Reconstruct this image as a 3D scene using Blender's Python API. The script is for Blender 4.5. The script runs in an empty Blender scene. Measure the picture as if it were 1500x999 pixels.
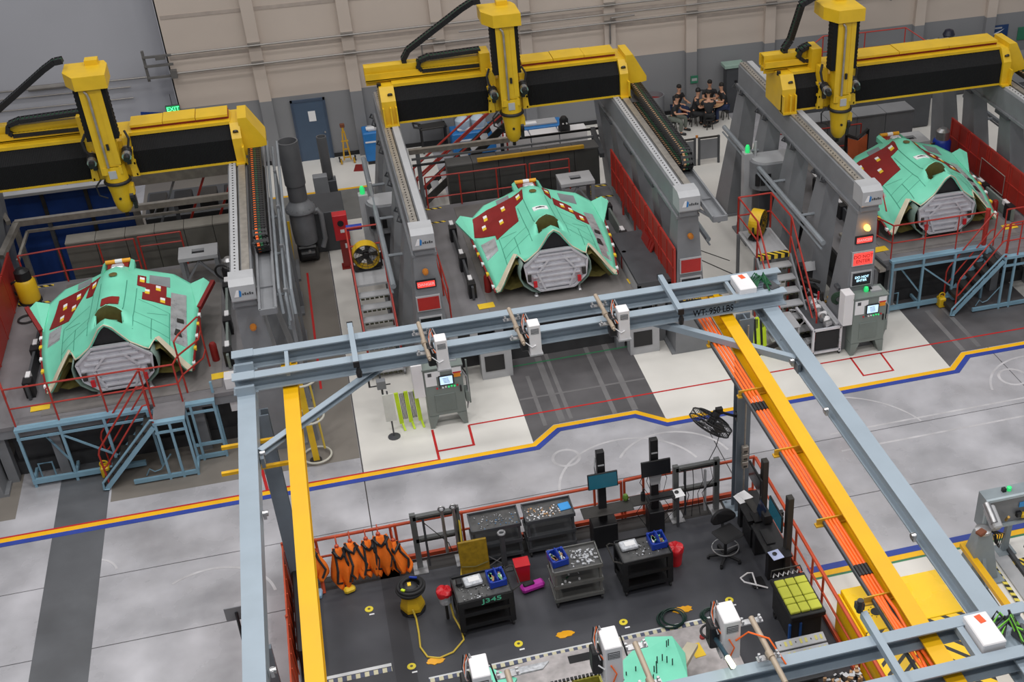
import bpy, math, random
from mathutils import Vector, Matrix
random.seed(7)
SC = bpy.context.scene
COL = SC.collection
# ---------------------------------------------------------------- camera
cam_d = bpy.data.cameras.new('camera'); CAM = bpy.data.objects.new('camera', cam_d); COL.objects.link(CAM)
CAM.matrix_world = Matrix(((0.96219309, 0.17128547, -0.21176814, 0), (-0.27173016, 0.55049217, -0.78938019, 0), (-0.01863265, 0.81707996, 0.57622319, 18.0), (0, 0, 0, 1)))
cam_d.sensor_width = 36.0; cam_d.lens = 36.0 * 1837.6 / 1500
cam_d.shift_x = (750 - 950.37) / 1500; cam_d.shift_y = (598.61 - 499.5) / 1500
cam_d.clip_end = 200
SC.camera = CAM
# ---------------------------------------------------------------- hall light
W = bpy.data.worlds.new('hall_ambient'); SC.world = W; W.use_nodes = True
W.node_tree.nodes['Background'].inputs[0].default_value = (0.93, 0.95, 1.0, 1)
W.node_tree.nodes['Background'].inputs[1].default_value = 0.26
def lamp(x, y, z, sx, sy, e, col=(1.0, 0.98, 0.955)):
    l = bpy.data.lights.new('high_bay_lamp', 'AREA'); l.shape = 'RECTANGLE'; l.size = sx; l.size_y = sy
    l.energy = e; l.color = col
    o = bpy.data.objects.new('high_bay_lamp', l); o.location = (x, y, z); COL.objects.link(o)
for lx in (-9.5, -1.5, 6.5, 14.5, 22.5):
    for ly, e in ((3.0, 330), (11.5, 460), (20.0, 430), (28.5, 290), (37.0, 235)):
        lamp(lx, ly, 22.0, 1.6, 1.6, e * (1.16 if lx < 0 else 0.8 if lx > 12 else 0.94))
SC.view_settings.view_transform = 'Standard'; SC.view_settings.look = 'None'
SC.view_settings.exposure = 0.0; SC.view_settings.gamma = 1.0; SC.view_settings.use_curve_mapping = False
SC.cycles.max_bounces = 6; SC.cycles.diffuse_bounces = 3; SC.cycles.glossy_bounces = 3; SC.cycles.transparent_max_bounces = 8
# ---------------------------------------------------------------- helpers
class MB:
    def __init__(s): s.v = []; s.f = []; s.m = []
    def add(s, vs, fs, mi=0):
        b = len(s.v); s.v += [tuple(v) for v in vs]
        s.f += [tuple(b + i for i in f) for f in fs]; s.m += [mi] * len(fs); return s
    def box(s, c, d, rz=0.0, bev=0.0, mi=0, rot=None):
        hx, hy, hz = d[0] / 2, d[1] / 2, d[2] / 2
        if bev > 0 and min(hx, hy, hz) > bev * 1.05:
            pts = []; b = bev
            for z, k in ((-hz, b), (-hz + b, 0), (hz - b, 0), (hz, b)):
                X, Y = hx - k, hy - k
                pts += [(-X + (b if k == 0 else 0), -Y, z), (X - (b if k == 0 else 0), -Y, z), (X, -Y + (b if k == 0 else 0), z), (X, Y - (b if k == 0 else 0), z),
                        (X - (b if k == 0 else 0), Y, z), (-X + (b if k == 0 else 0), Y, z), (-X, Y - (b if k == 0 else 0), z), (-X, -Y + (b if k == 0 else 0), z)]
            fs = [tuple(range(7, -1, -1)), tuple(range(24, 32))]
            for r in range(3):
                for i in range(8):
                    j = (i + 1) % 8; fs.append((r * 8 + i, r * 8 + j, r * 8 + 8 + j, r * 8 + 8 + i))
        else:
            pts = [(x, y, z) for z in (-hz, hz) for x, y in ((-hx, -hy), (hx, -hy), (hx, hy), (-hx, hy))]
            fs = [(3, 2, 1, 0), (4, 5, 6, 7), (0, 1, 5, 4), (1, 2, 6, 5), (2, 3, 7, 6), (3, 0, 4, 7)]
        M = rot if rot is not None else Matrix.Rotation(rz, 3, 'Z')
        c = Vector(c)
        return s.add([c + M @ Vector(p) for p in pts], fs, mi)
    def span(s, a, b, bev=0.0, mi=0):
        return s.box([(a[i] + b[i]) / 2 for i in range(3)], [abs(b[i] - a[i]) for i in range(3)], bev=bev, mi=mi)
    @staticmethod
    def frame(d, up=(0, 0, 1)):
        d = Vector(d).normalized(); u = Vector(up)
        if abs(d.dot(u)) > 0.98: u = Vector((0, 1, 0))
        x = d.cross(u).normalized(); return x, x.cross(d).normalized(), d
    def bar(s, p0, p1, w, h, up=(0, 0, 1), mi=0):
        p0, p1 = Vector(p0), Vector(p1); x, u, d = s.frame(p1 - p0, up)
        q = [(-w / 2, -h / 2), (w / 2, -h / 2), (w / 2, h / 2), (-w / 2, h / 2)]
        vs = [p + x * a + u * b for p in (p0, p1) for a, b in q]
        return s.add(vs, [(3, 2, 1, 0), (4, 5, 6, 7), (0, 1, 5, 4), (1, 2, 6, 5), (2, 3, 7, 6), (3, 0, 4, 7)], mi)
    def sect(s, p0, p1, poly, up=(0, 0, 1), mi=0):
        p0, p1 = Vector(p0), Vector(p1); x, u, d = s.frame(p1 - p0, up); n = len(poly)
        vs = [p + x * a + u * b for p in (p0, p1) for a, b in poly]
        return s.add(vs, [tuple(range(n - 1, -1, -1)), tuple(range(n, 2 * n))] + [(i, (i + 1) % n, n + (i + 1) % n, n + i) for i in range(n)], mi)
    def ibeam(s, p0, p1, w, h, t=0.02, up=(0, 0, 1), mi=0):
        a, b, k = w / 2, h / 2, t / 2
        return s.sect(p0, p1, [(-a, -b), (a, -b), (a, -b + t), (k, -b + t), (k, b - t), (a, b - t), (a, b), (-a, b), (-a, b - t), (-k, b - t), (-k, -b + t), (-a, -b + t)], up, mi)
    def chan(s, p0, p1, w, h, t=0.02, up=(0, 0, 1), flip=1, mi=0):
        a, b = w / 2, h / 2
        poly = [(-a, -b), (a, -b), (a, -b + t), (-a + t, -b + t), (-a + t, b - t), (a, b - t), (a, b), (-a, b)]
        if flip < 0: poly = [(-x, y) for x, y in poly[::-1]]
        return s.sect(p0, p1, poly, up, mi)
    def tube(s, p0, p1, r, n=8, r2=None, mi=0):
        r2 = r if r2 is None else r2
        p0, p1 = Vector(p0), Vector(p1); x, u, d = s.frame(p1 - p0)
        vs = [p + (x * math.cos(2 * math.pi * i / n) + u * math.sin(2 * math.pi * i / n)) * rr for p, rr in ((p0, r), (p1, r2)) for i in range(n)]
        return s.add(vs, [tuple(range(n - 1, -1, -1)), tuple(range(n, 2 * n))] + [(i, (i + 1) % n, n + (i + 1) % n, n + i) for i in range(n)], mi)
    def path(s, pts, r, n=6, closed=False, mi=0):
        P = [Vector(p) for p in pts]; m = len(P); rings = []; px = None
        for i in range(m):
            if closed: d = (P[(i + 1) % m] - P[i - 1])
            else: d = P[min(i + 1, m - 1)] - P[max(i - 1, 0)]
            d.normalize()
            if px is None: x, u, d = s.frame(d)
            else:
                x = px - d * px.dot(d)
                if x.length < 1e-5: x, u, d = s.frame(d)
                x.normalize(); u = x.cross(d).normalized()
            px = x
            rings.append([P[i] + (x * math.cos(2 * math.pi * k / n) + u * math.sin(2 * math.pi * k / n)) * r for k in range(n)])
        vs = [v for rg in rings for v in rg]; fs = []
        for i in range(m if closed else m - 1):
            a, b = i * n, ((i + 1) % m) * n
            fs += [(a + k, a + (k + 1) % n, b + (k + 1) % n, b + k) for k in range(n)]
        if not closed: fs += [tuple(range(n - 1, -1, -1)), tuple(range((m - 1) * n, m * n))]
        return s.add(vs, fs, mi)
    def lathe(s, prof, c=(0, 0, 0), n=16, axis=(0, 0, 1), mi=0):
        x, u, d = s.frame(axis) if abs(axis[2]) < 0.98 else (Vector((1, 0, 0)), Vector((0, 1, 0)), Vector((0, 0, 1)))
        c = Vector(c); vs = []; m = len(prof)
        for r, z in prof:
            r = max(r, 0.0005)
            vs += [c + d * z + (x * math.cos(2 * math.pi * k / n) + u * math.sin(2 * math.pi * k / n)) * r for k in range(n)]
        fs = [tuple(range(n - 1, -1, -1)), tuple(range((m - 1) * n, m * n))]
        for i in range(m - 1):
            fs += [(i * n + k, i * n + (k + 1) % n, (i + 1) * n + (k + 1) % n, (i + 1) * n + k) for k in range(n)]
        return s.add(vs, fs, mi)
    def prism(s, poly, axis, a, b, mi=0):
        # poly in the two other axes (x: (y,z), y: (x,z), z: (x,y))
        def P(p, t): return {'x': (t, p[0], p[1]), 'y': (p[0], t, p[1]), 'z': (p[0], p[1], t)}[axis]
        n = len(poly); vs = [P(p, a) for p in poly] + [P(p, b) for p in poly]
        return s.add(vs, [tuple(range(n - 1, -1, -1)), tuple(range(n, 2 * n))] + [(i, (i + 1) % n, n + (i + 1) % n, n + i) for i in range(n)], mi)
    def torus(s, c, R, r, n=20, k=6, axis=(0, 0, 1), mi=0, arc=1.0, a0=0.0):
        x, u, d = s.frame(axis) if abs(axis[2]) < 0.98 else (Vector((1, 0, 0)), Vector((0, 1, 0)), Vector((0, 0, 1)))
        c = Vector(c); full = arc >= 0.999
        pts = [c + x * math.cos(a0 + 2 * math.pi * arc * i / n) * R + u * math.sin(a0 + 2 * math.pi * arc * i / n) * R for i in range(n if full else n + 1)]
        return s.path(pts, r, k, full, mi)
    def sheet(s, pts, fs_, t, mi=0):
        return s.add(pts, fs_, mi)
    def build(s, name, mats, parent=None, smooth=False, world=False, label=None, kind=None):
        me = bpy.data.meshes.new(name); vs = s.v
        if world and parent is not None:
            root = parent
            while root.parent is not None: root = root.parent
            Mi = root.matrix_basis.inverted(); vs = [tuple(Mi @ Vector(v)) for v in vs]
        me.from_pydata(vs, [], s.f)
        if not isinstance(mats, (list, tuple)): mats = [mats]
        for m in mats: me.materials.append(m)
        if len(mats) > 1: me.polygons.foreach_set('material_index', s.m)
        if smooth:
            me.polygons.foreach_set('use_smooth', [True] * len(s.f))
            try: me.set_sharp_from_angle(angle=math.radians(40))
            except Exception: pass
        me.update()
        o = bpy.data.objects.new(name, me); COL.objects.link(o)
        if parent is not None: o.parent = parent
        if label: o['label'] = label
        if kind: o['kind'] = kind
        return o
def tag(o, label=None, cat=None, group=None, kind=None):
    if label: o['label'] = label
    if cat: o['category'] = cat
    if group: o['group'] = group
    if kind: o['kind'] = kind
    return o
def thing(name, label, cat, loc=(0, 0, 0), rz=0.0, group=None):
    o = bpy.data.objects.new(name, None); COL.objects.link(o); o.empty_display_size = 0.2
    o.location = loc; o.rotation_euler = (0, 0, rz)
    o.matrix_basis = Matrix.Translation(loc) @ Matrix.Rotation(rz, 4, 'Z')
    return tag(o, label, cat, group)
def dup(root, loc, rz=0.0, label=None, group=None):
    def cp(o, par):
        c = o.copy(); COL.objects.link(c); c.parent = par
        for ch in o.children: cp(ch, c)
        return c
    r = cp(root, None); r.location = loc; r.rotation_euler = (0, 0, rz)
    r.matrix_basis = Matrix.Translation(loc) @ Matrix.Rotation(rz, 4, 'Z')
    if label: r['label'] = label
    if group: r['group'] = group
    return r
def structure(mb, name, m, **k):
    o = mb.build(name, m, **k); o['kind'] = 'structure'; return o
# ---------------------------------------------------------------- materials
MATS = {}
def mat(name, col, rough=0.5, metal=0.0, var=0.12, scale=3.0, bump=0.0, emit=None, es=0.0, dirt=0.0, spec=0.5, alpha=1.0, detail=5.0):
    if name in MATS: return MATS[name]
    m = bpy.data.materials.new(name); m.use_nodes = True; nt = m.node_tree; N = nt.nodes; L = nt.links
    b = N['Principled BSDF']; b.inputs['Roughness'].default_value = rough; b.inputs['Metallic'].default_value = metal
    b.inputs['Specular IOR Level'].default_value = spec
    tc = N.new('ShaderNodeTexCoord'); no = N.new('ShaderNodeTexNoise'); no.inputs['Scale'].default_value = scale; no.inputs['Detail'].default_value = detail
    L.new(tc.outputs['Object'], no.inputs['Vector'])
    rp = N.new('ShaderNodeValToRGB'); rp.color_ramp.elements[0].position = 0.3; rp.color_ramp.elements[1].position = 0.72
    lo = [max(0, c * (1 - var)) for c in col[:3]]; hi = [min(1, c * (1 + var * 0.6)) for c in col[:3]]
    rp.color_ramp.elements[0].color = (*lo, 1); rp.color_ramp.elements[1].color = (*hi, 1)
    L.new(no.outputs['Fac'], rp.inputs['Fac']); out = rp.outputs['Color']
    if dirt > 0:
        n2 = N.new('ShaderNodeTexNoise'); n2.inputs['Scale'].default_value = scale * 0.35; n2.inputs['Detail'].default_value = 8; n2.inputs['Roughness'].default_value = 0.65
        L.new(tc.outputs['Object'], n2.inputs['Vector'])
        r2 = N.new('ShaderNodeValToRGB'); r2.color_ramp.elements[0].position = 0.5; r2.color_ramp.elements[1].position = 0.68
        L.new(n2.outputs['Fac'], r2.inputs['Fac'])
        mx = N.new('ShaderNodeMixRGB'); mx.inputs[2].default_value = (col[0] * 0.55, col[1] * 0.52, col[2] * 0.48, 1)
        ml = N.new('ShaderNodeMath'); ml.operation = 'MULTIPLY'; ml.inputs[1].default_value = dirt
        L.new(r2.outputs['Color'], ml.inputs[0]); L.new(ml.outputs[0], mx.inputs[0]); L.new(out, mx.inputs[1]); out = mx.outputs[0]
    L.new(out, b.inputs['Base Color'])
    rr = N.new('ShaderNodeMapRange'); rr.inputs[3].default_value = max(0.02, rough - 0.1); rr.inputs[4].default_value = min(1, rough + 0.12)
    L.new(no.outputs['Fac'], rr.inputs[0]); L.new(rr.outputs[0], b.inputs['Roughness'])
    if bump > 0:
        bp = N.new('ShaderNodeBump'); bp.inputs['Strength'].default_value = bump; bp.inputs['Distance'].default_value = 0.02
        n3 = N.new('ShaderNodeTexNoise'); n3.inputs['Scale'].default_value = scale * 12; L.new(tc.outputs['Object'], n3.inputs['Vector'])
        L.new(n3.outputs['Fac'], bp.inputs['Height']); L.new(bp.outputs['Normal'], b.inputs['Normal'])
    if emit: b.inputs['Emission Color'].default_value = (*emit, 1); b.inputs['Emission Strength'].default_value = es
    if alpha < 1: b.inputs['Alpha'].default_value = alpha
    MATS[name] = m; return m
def S(r, g, b):   # display colour 0-255 to linear
    return tuple(((c / 255) / 12.92 if c <= 10.3 else ((c / 255 + 0.055) / 1.055) ** 2.4) for c in (r, g, b))
M = dict(
 yellow=mat('machine_yellow_paint', S(222, 181, 34), 0.38, dirt=0.12, var=0.08),
 beam_yellow=mat('beam_yellow_paint', S(230, 176, 2), 0.42, dirt=0.12, var=0.06, scale=1.2),
 blue_grey=mat('pale_blue_grey_paint', S(152, 166, 178), 0.4, var=0.06, scale=1.5, dirt=0.15),
 stair_blue=mat('stair_blue_paint', S(128, 165, 185), 0.45, var=0.1),
 grey=mat('machine_grey_paint', S(128, 130, 134), 0.45, var=0.1, scale=2, dirt=0.2),
 lgrey=mat('light_grey_paint', S(176, 177, 180), 0.4, var=0.06),
 dgrey=mat('dark_grey_paint', S(72, 74, 78), 0.5, var=0.15),
 cab=mat('cabinet_grey_green_paint', S(124, 134, 130), 0.42, var=0.05),
 white=mat('white_enamel', S(232, 230, 232), 0.35, var=0.03),
 paper=mat('white_paper', S(238, 238, 240), 0.7, var=0.02),
 black=mat('black_plastic', (0.012, 0.012, 0.014), 0.45, var=0.3),
 rubber=mat('black_rubber', (0.018, 0.018, 0.02), 0.7, var=0.3),
 bellow=mat('black_bellows_fabric', (0.006, 0.006, 0.007), 0.75, var=0.2, scale=8, spec=0.3),
 red=mat('railing_red_paint', S(176, 52, 42), 0.45, var=0.12, dirt=0.25),
 dred=mat('dark_red_panel', S(140, 34, 30), 0.4, var=0.12),
 orange_rail=mat('orange_rail_paint', S(206, 84, 50), 0.45, var=0.1, dirt=0.2),
 steel=mat('brushed_steel', S(190, 190, 192), 0.32, 0.85, var=0.15, scale=6),
 alu=mat('aluminium_bulkhead', S(216, 216, 222), 0.3, 0.3, var=0.1, scale=4),
 rail_steel=mat('worn_rail_steel', S(172, 166, 158), 0.4, 0.55, var=0.2, scale=6),
 dsteel=mat('dark_steel', S(66, 64, 62), 0.45, 0.4, var=0.25, scale=6),
 teal=mat('teal_green_primer', S(126, 222, 190), 0.42, var=0.06, scale=2.5),
 teal_edge=mat('pale_edge_sealant', S(214, 204, 180), 0.6, var=0.1),
 olive=mat('olive_composite', S(104, 96, 52), 0.45, var=0.25, scale=5),
 maroon=mat('maroon_cover_panel', S(134, 28, 28), 0.5, var=0.1, scale=4),
 tape_y=mat('yellow_tape', S(240, 200, 50), 0.5, var=0.05),
 green=mat('dark_green_cable', S(30, 92, 58), 0.5),
 lime=mat('lime_green_rubber', S(202, 232, 40), 0.45, var=0.08),
 hiviz=mat('orange_fabric', S(244, 118, 20), 0.75, var=0.18, scale=5, bump=0.2),
 cable_o=mat('orange_cable', S(250, 112, 40), 0.4, var=0.06),
 cable_y=mat('yellow_hose', S(214, 186, 70), 0.45),
 blue=mat('blue_bin_plastic', S(28, 62, 168), 0.35, var=0.1),
 blue_cover=mat('blue_curtain', S(18, 58, 128), 0.6, var=0.15),
 blue_mach=mat('blue_machine_paint', S(38, 120, 190), 0.4),
 sky=mat('bright_blue_foam', S(60, 150, 220), 0.6),
 redp=mat('red_plastic', S(206, 34, 44), 0.35, var=0.1),
 magenta=mat('magenta_plastic', S(190, 50, 170), 0.4),
 tube=mat('tan_grey_tube', S(172, 156, 138), 0.4, 0.2),
 tan=mat('tan_cardboard', S(190, 150, 110), 0.7),
 skin=mat('skin', S(200, 150, 122), 0.55, var=0.05),
 hair=mat('dark_hair', (0.015, 0.012, 0.01), 0.7),
 shirt=mat('black_shirt', (0.02, 0.021, 0.024), 0.8, var=0.3),
 jeans=mat('dark_blue_jeans', S(44, 58, 92), 0.8, var=0.2),
 khaki=mat('grey_green_trousers', S(110, 116, 108), 0.8),
 scr=mat('lit_screen', (0.5, 0.7, 0.9), 0.2, emit=(0.55, 0.75, 1.0), es=0.85),
 scr_teal=mat('teal_screen', (0.006, 0.09, 0.14), 0.15, emit=(0.02, 0.2, 0.28), es=0.12),
 scr_off=mat('dark_screen', (0.012, 0.013, 0.016), 0.15),
 led_g=mat('green_lamp', (0.05, 0.8, 0.25), 0.3, emit=(0.02, 0.75, 0.16), es=0.45),
 led_o=mat('amber_lamp', (0.9, 0.4, 0.05), 0.3, emit=(1.0, 0.42, 0.05), es=7.0),
 amber=mat('amber_lens', S(196, 120, 40), 0.25),
 red_lit=mat('lit_red_sign', (0.8, 0.05, 0.05), 0.3, emit=(1.0, 0.07, 0.05), es=0.9),
 red_sign=mat('red_sign_face', S(176, 40, 36), 0.3),
 plast=mat('clear_wrap', S(205, 208, 214), 0.18, var=0.3, scale=14, spec=0.8),
 tray=mat('silver_tray', S(206, 208, 212), 0.28, 0.45, var=0.22, scale=5),
 gold=mat('amber_hardener', S(236, 170, 40), 0.2, var=0.15),
 olive_foam=mat('mustard_board', S(150, 120, 20), 0.6, var=0.3, scale=9),
 foam_yg=mat('yellow_green_foam', S(196, 200, 70), 0.7, var=0.08),
 blue_pad=mat('teal_pad', S(40, 120, 130), 0.5),
)
# ================================================================ setting
concrete = mat('polished_concrete', S(182, 181, 186), 0.27, var=0.34, scale=0.7, dirt=0.28, bump=0.02, detail=9)
trench = mat('dark_trench_cover', S(96, 98, 102), 0.4, var=0.22, scale=0.9, dirt=0.35, detail=9)
beige_f = mat('beige_floor_paint', S(228, 225, 219), 0.42, var=0.07, scale=0.6, dirt=0.12, detail=8)
taupe_f = mat('taupe_floor_paint', S(128, 122, 115), 0.5, var=0.16, scale=0.6, dirt=0.2, detail=8)
dark_f = mat('dark_floor_paint', S(98, 96, 98), 0.42, var=0.3, scale=0.9, dirt=0.25, detail=9)
mat_f = mat('black_floor_mat', S(66, 67, 73), 0.5, var=0.22, scale=1.1, dirt=0.2, detail=8)
scuff = mat('pale_scuff', S(205, 203, 205), 0.4, var=0.1, scale=2)
scuff_d = mat('faint_scuff', S(120, 118, 119), 0.45, var=0.15, scale=2)
line_y = mat('yellow_line_paint', S(250, 190, 20), 0.4, var=0.06, dirt=0.1)
line_b = mat('blue_line_paint', S(50, 72, 160), 0.4, var=0.1)
line_r = mat('red_line_paint', S(196, 40, 40), 0.4, var=0.08)
line_g = mat('green_line_paint', S(60, 130, 90), 0.4, var=0.08)
line_k = mat('black_line_paint', S(40, 40, 42), 0.5)
FLOOR = structure(MB().span((-22, 4, -0.3), (33, 46, -0.03)), 'floor', mat('joint_filler', S(84, 80, 78), 0.8))
xs = [-22, -16.9, -8.69, -0.47, 7.75, 15.97, 24.19, 33]; ys = [4, 12.5, 20.0, 22.15, 28.4, 35.0, 46]
for i in range(len(xs) - 1):
    for j in range(len(ys) - 1):
        g = 0.012
        MB().span((xs[i] + g, ys[j] + g, -0.03), (xs[i + 1] - g, ys[j + 1] - g, 0)).build('concrete_slab', concrete, FLOOR)
def sheet(poly, z, m, name, t=0.003):
    return MB().prism(poly, 'z', z - t, z).build(name, m, FLOOR)
def rect(x0, y0, x1, y1): return [(x0, y0), (x1, y0), (x1, y1), (x0, y1)]
# painted bays
sheet(rect(-20, 24.75, -8.15, 42.7), 0.003, taupe_f, 'painted_bay')
sheet(rect(-6.12, 24.75, -0.49, 42.7), 0.003, taupe_f, 'painted_bay')
sheet(rect(-0.45, 24.1, 3.58, 42.7), 0.003, beige_f, 'painted_bay')
sheet([(6.9, 24.1), (14.58, 24.1), (14.58, 42.7), (6.9, 42.7)], 0.003, beige_f, 'painted_bay')
sheet([(18.2, 24.7), (30, 24.7), (30, 42.7), (18.2, 42.7)], 0.003, beige_f, 'painted_bay')
sheet(rect(8.2, 6, 33, 17.72), 0.003, beige_f, 'painted_bay')
sheet(rect(-3.2, 37.6, 2.6, 39.9), 0.005, mat('grey_walkway_paint', S(120, 120, 118), 0.45, var=0.1), 'painted_walkway')
sheet(rect(-3.2, 39.9, 2.6, 40.02), 0.007, line_y, 'painted_line'); sheet(rect(-3.2, 40.03, 2.6, 42.7), 0.006, beige_f, 'painted_bay')
# dark strips running under the machines
def strip(poly): sheet(poly, 0.004, dark_f, 'trench_strip')
strip([(3.58, 24.15), (4.2, 24.7), (6.28, 24.7), (6.9, 24.1), (6.9, 33), (3.58, 33)])
strip([(14.58, 24.15), (15.19, 24.7), (18.2, 24.7), (18.2, 33), (14.58, 33)])
sheet(rect(-7.28, 5, -6.17, 31), 0.005, trench, 'trench_strip')
for x0, x1, y0, y1 in ((4.35, 4.52, 24.75, 27.8), (4.62, 4.72, 24.8, 28.4), (5.7, 5.82, 24.7, 28.2), (6.2, 6.36, 24.7, 28.3), (15.2, 15.34, 24.75, 26.9), (15.7, 15.83, 24.8, 26.9), (3.95, 4.05, 24.7, 27.0)):
    sheet(rect(x0, y0, x1, y1), 0.007, scuff_d, 'wheel_scuff')
sheet(rect(3.6, 25.95, 6.88, 26.02), 0.0078, scuff_d, 'wheel_scuff')
# lines
def offs(pl, d):
    out = []
    for i, p in enumerate(pl):
        n = Vector((0, 0))
        for a, b in ((i - 1, i), (i, i + 1)):
            if a >= 0 and b < len(pl):
                t = Vector(pl[b]) - Vector(pl[a]); t.normalize(); n += Vector((-t.y, t.x))
        n.normalize()
        k = 1.0
        if 0 < i < len(pl) - 1:
            t = (Vector(pl[i]) - Vector(pl[i - 1])).normalized(); k = 1 / max(0.5, n.dot(Vector((-t.y, t.x))))
        out.append((p[0] + n.x * d * k, p[1] + n.y * d * k))
    return out
def line(pl, w, m, z=0.008, off=0.0):
    a, b = offs(pl, off - w / 2), offs(pl, off + w / 2); mb = MB()
    for i in range(len(pl) - 1):
        mb.prism([a[i], a[i + 1], b[i + 1], b[i]], 'z', z - 0.003, z)
    mb.build('painted_line', m, FLOOR)
YL = [(-20, 24.02), (3.58, 24.02), (4.22, 24.6), (6.26, 24.6), (6.92, 24.02), (14.6, 24.04), (15.2, 24.6), (33, 24.6)]
line(YL, 0.14, line_y); line(YL, 0.15, line_b, off=-0.145)
line([(-20, 24.12), (-0.5, 24.12), (1.3, 24.11)], 0.05, line_r, 0.007)
line([(2.2, 25.29), (13.2, 25.28)], 0.05, line_r); line([(13.2, 25.28), (28, 25.27)], 0.05, line_r, 0.0085)
line([(1.31, 25.36), (1.31, 24.1)], 0.06, line_r); line([(2.2, 25.29), (2.19, 24.45), (1.31, 24.45)], 0.06, line_r, 0.0085)
line([(12.31, 25.32), (12.29, 24.43), (13.12, 24.43), (13.15, 25.3)], 0.05, line_r)
line([(-1.18, 34.4), (-1.19, 28.0)], 0.06, line_r); line([(-2.75, 24.95), (-2.65, 24.13)], 0.07, line_r)
line([(0.02, 28.9), (0.02, 27.7), (0.55, 27.7)], 0.05, line_k); line([(0.02, 28.9), (0.5, 28.9)], 0.05, line_k)
line([(10.35, 33.3), (10.35, 32.2), (11.0, 31.3)], 0.04, line_k); line([(10.2, 31.6), (11.1, 30.0), (11.1, 29.8)], 0.04, line_k, 0.0085)
line([(3.6, 27.55), (6.88, 27.6)], 0.05, line_g, 0.008)
line([(8.2, 17.98), (33, 17.98)], 0.17, line_b); line([(8.2, 17.81), (33, 17.81)], 0.15, line_y); line([(8.2, 17.7), (33, 17.7)], 0.05, line_g)
# pale tyre rings on the concrete
RZ = [0.0012]
def ring(cx, cy, r, w, a0=0.0, a1=6.283, m=scuff, n=40):
    mb = MB(); RZ[0] += 0.0004
    for i in range(n):
        p, q = a0 + (a1 - a0) * i / n, a0 + (a1 - a0) * (i + 1) / n
        mb.prism([(cx + r * math.cos(p), cy + r * math.sin(p)), (cx + (r + w) * math.cos(p), cy + (r + w) * math.sin(p)),
                  (cx + (r + w) * math.cos(q), cy + (r + w) * math.sin(q)), (cx + r * math.cos(q), cy + r * math.sin(q))], 'z', 0.0, RZ[0])
    mb.build('tyre_scuff', m, FLOOR)
pale = mat('pale_tyre_scuff', S(198, 196, 199), 0.35, var=0.22, scale=2.2, detail=9)
for cx, cy, r, w, a0, a1 in ((4.2, 23.3, 0.28, 0.07, 0, 6.28), (5.5, 21.9, 1.7, 0.06, 0.3, 3.0), (6.6, 22.2, 1.35, 0.06, 0.2, 2.6), (15.9, 23.25, 0.32, 0.07, 0, 6.28),
                             (16.6, 22.5, 1.5, 0.06, 0.8, 2.9), (-9.2, 17.6, 1.6, 0.07, -0.6, 1.0), (-3.9, 20.4, 1.3, 0.06, 0.2, 2.2), (10.6, 21.5, 2.3, 0.05, 0.3, 1.3), (-6.4, 22.2, 0.55, 0.05, 0.2, 5.0)):
    ring(cx, cy, r, w, a0, a1, pale)
for y0, y1 in ((21.6, 21.66), (22.3, 22.36)):
    MB().prism(rect(10.5, y0, 18, y1), 'z', 0, 0.0015).build('tyre_scuff', pale, FLOOR)
# ---- back wall
wl_b = mat('beige_wall_paint', S(200, 187, 176), 0.75, var=0.05, scale=0.5)
wl_g = mat('grey_wall_paint', S(136, 137, 140), 0.7, var=0.07, scale=0.5)
wl_l = mat('grey_cladding', S(178, 179, 186), 0.7, var=0.05, scale=0.4)
WALL = structure(MB().span((-4.5, 42.75, 2.36), (33, 43.05, 11)), 'wall_back', wl_b)
MB().span((-4.5, 42.75, -0.02), (33, 43.05, 2.36)).build('painted_dado', wl_g, WALL)
for i in range(12):
    x = -1.7 + 3.005 * i
    if x > 32: break
    MB().span((x - 0.2, 42.55, 2.34), (x + 0.2, 42.752, 11)).build('pilaster', wl_b, WALL)
    MB().span((x - 0.2, 42.55, -0.02), (x + 0.2, 42.752, 2.34)).build('pilaster_base', wl_g, WALL)
for z in (4.08, 3.55, 5.4, 6.8):
    MB().span((-4.4, 42.735, z - 0.06), (33, 42.752, z + 0.06)).build('wall_groove', mat('wall_groove_paint', S(176, 164, 155), 0.8), WALL)
WL2 = structure(MB().span((-20, 43.6, -0.02), (-4.5, 43.9, 11)), 'wall_left', wl_l)
MB().span((-4.52, 42.75, -0.02), (-4.46, 43.7, 11)).build('wall_return', wl_l, WL2)
cond = mat('conduit_grey', S(140, 136, 132), 0.4, 0.5)
def conduit(pts, r=0.035, parent=WALL, name='conduit'):
    return MB().path(pts, r, 6).build(name, cond, parent)
conduit([(-4.4, 42.4, 4.3), (33, 42.4, 4.55)]); conduit([(-4.35, 42.4, 3.68), (33, 42.4, 3.95)]); conduit([(5, 42.38, 4.05), (33, 42.38, 4.28)], 0.03)
conduit([(11.2, 42.45, 3.95), (10.35, 42.45, 3.93), (10.3, 42.45, 3.8), (10.3, 42.5, 3.0)], 0.03)
conduit([(4.2, 42.45, 3.9), (3.8, 42.45, 3.88), (3.7, 42.45, 3.75), (3.7, 42.5, 2.9)], 0.03)
conduit([(21.6, 42.45, 4.1), (22.6, 42.45, 4.1), (22.7, 42.45, 3.9), (22.75, 42.5, 3.3)], 0.035)
MB().path([(18.5, 42.2, 4.2), (22.4, 42.2, 4.2)], 0.06, 8).build('fire_pipe', M['dred'], WALL)
MB().path([(20.8, 42.3, 4.2), (20.8, 42.3, 3.6), (20.95, 42.35, 3.5), (21.2, 42.4, 3.6)], 0.03, 6).build('fire_pipe', cond, WALL)
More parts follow.
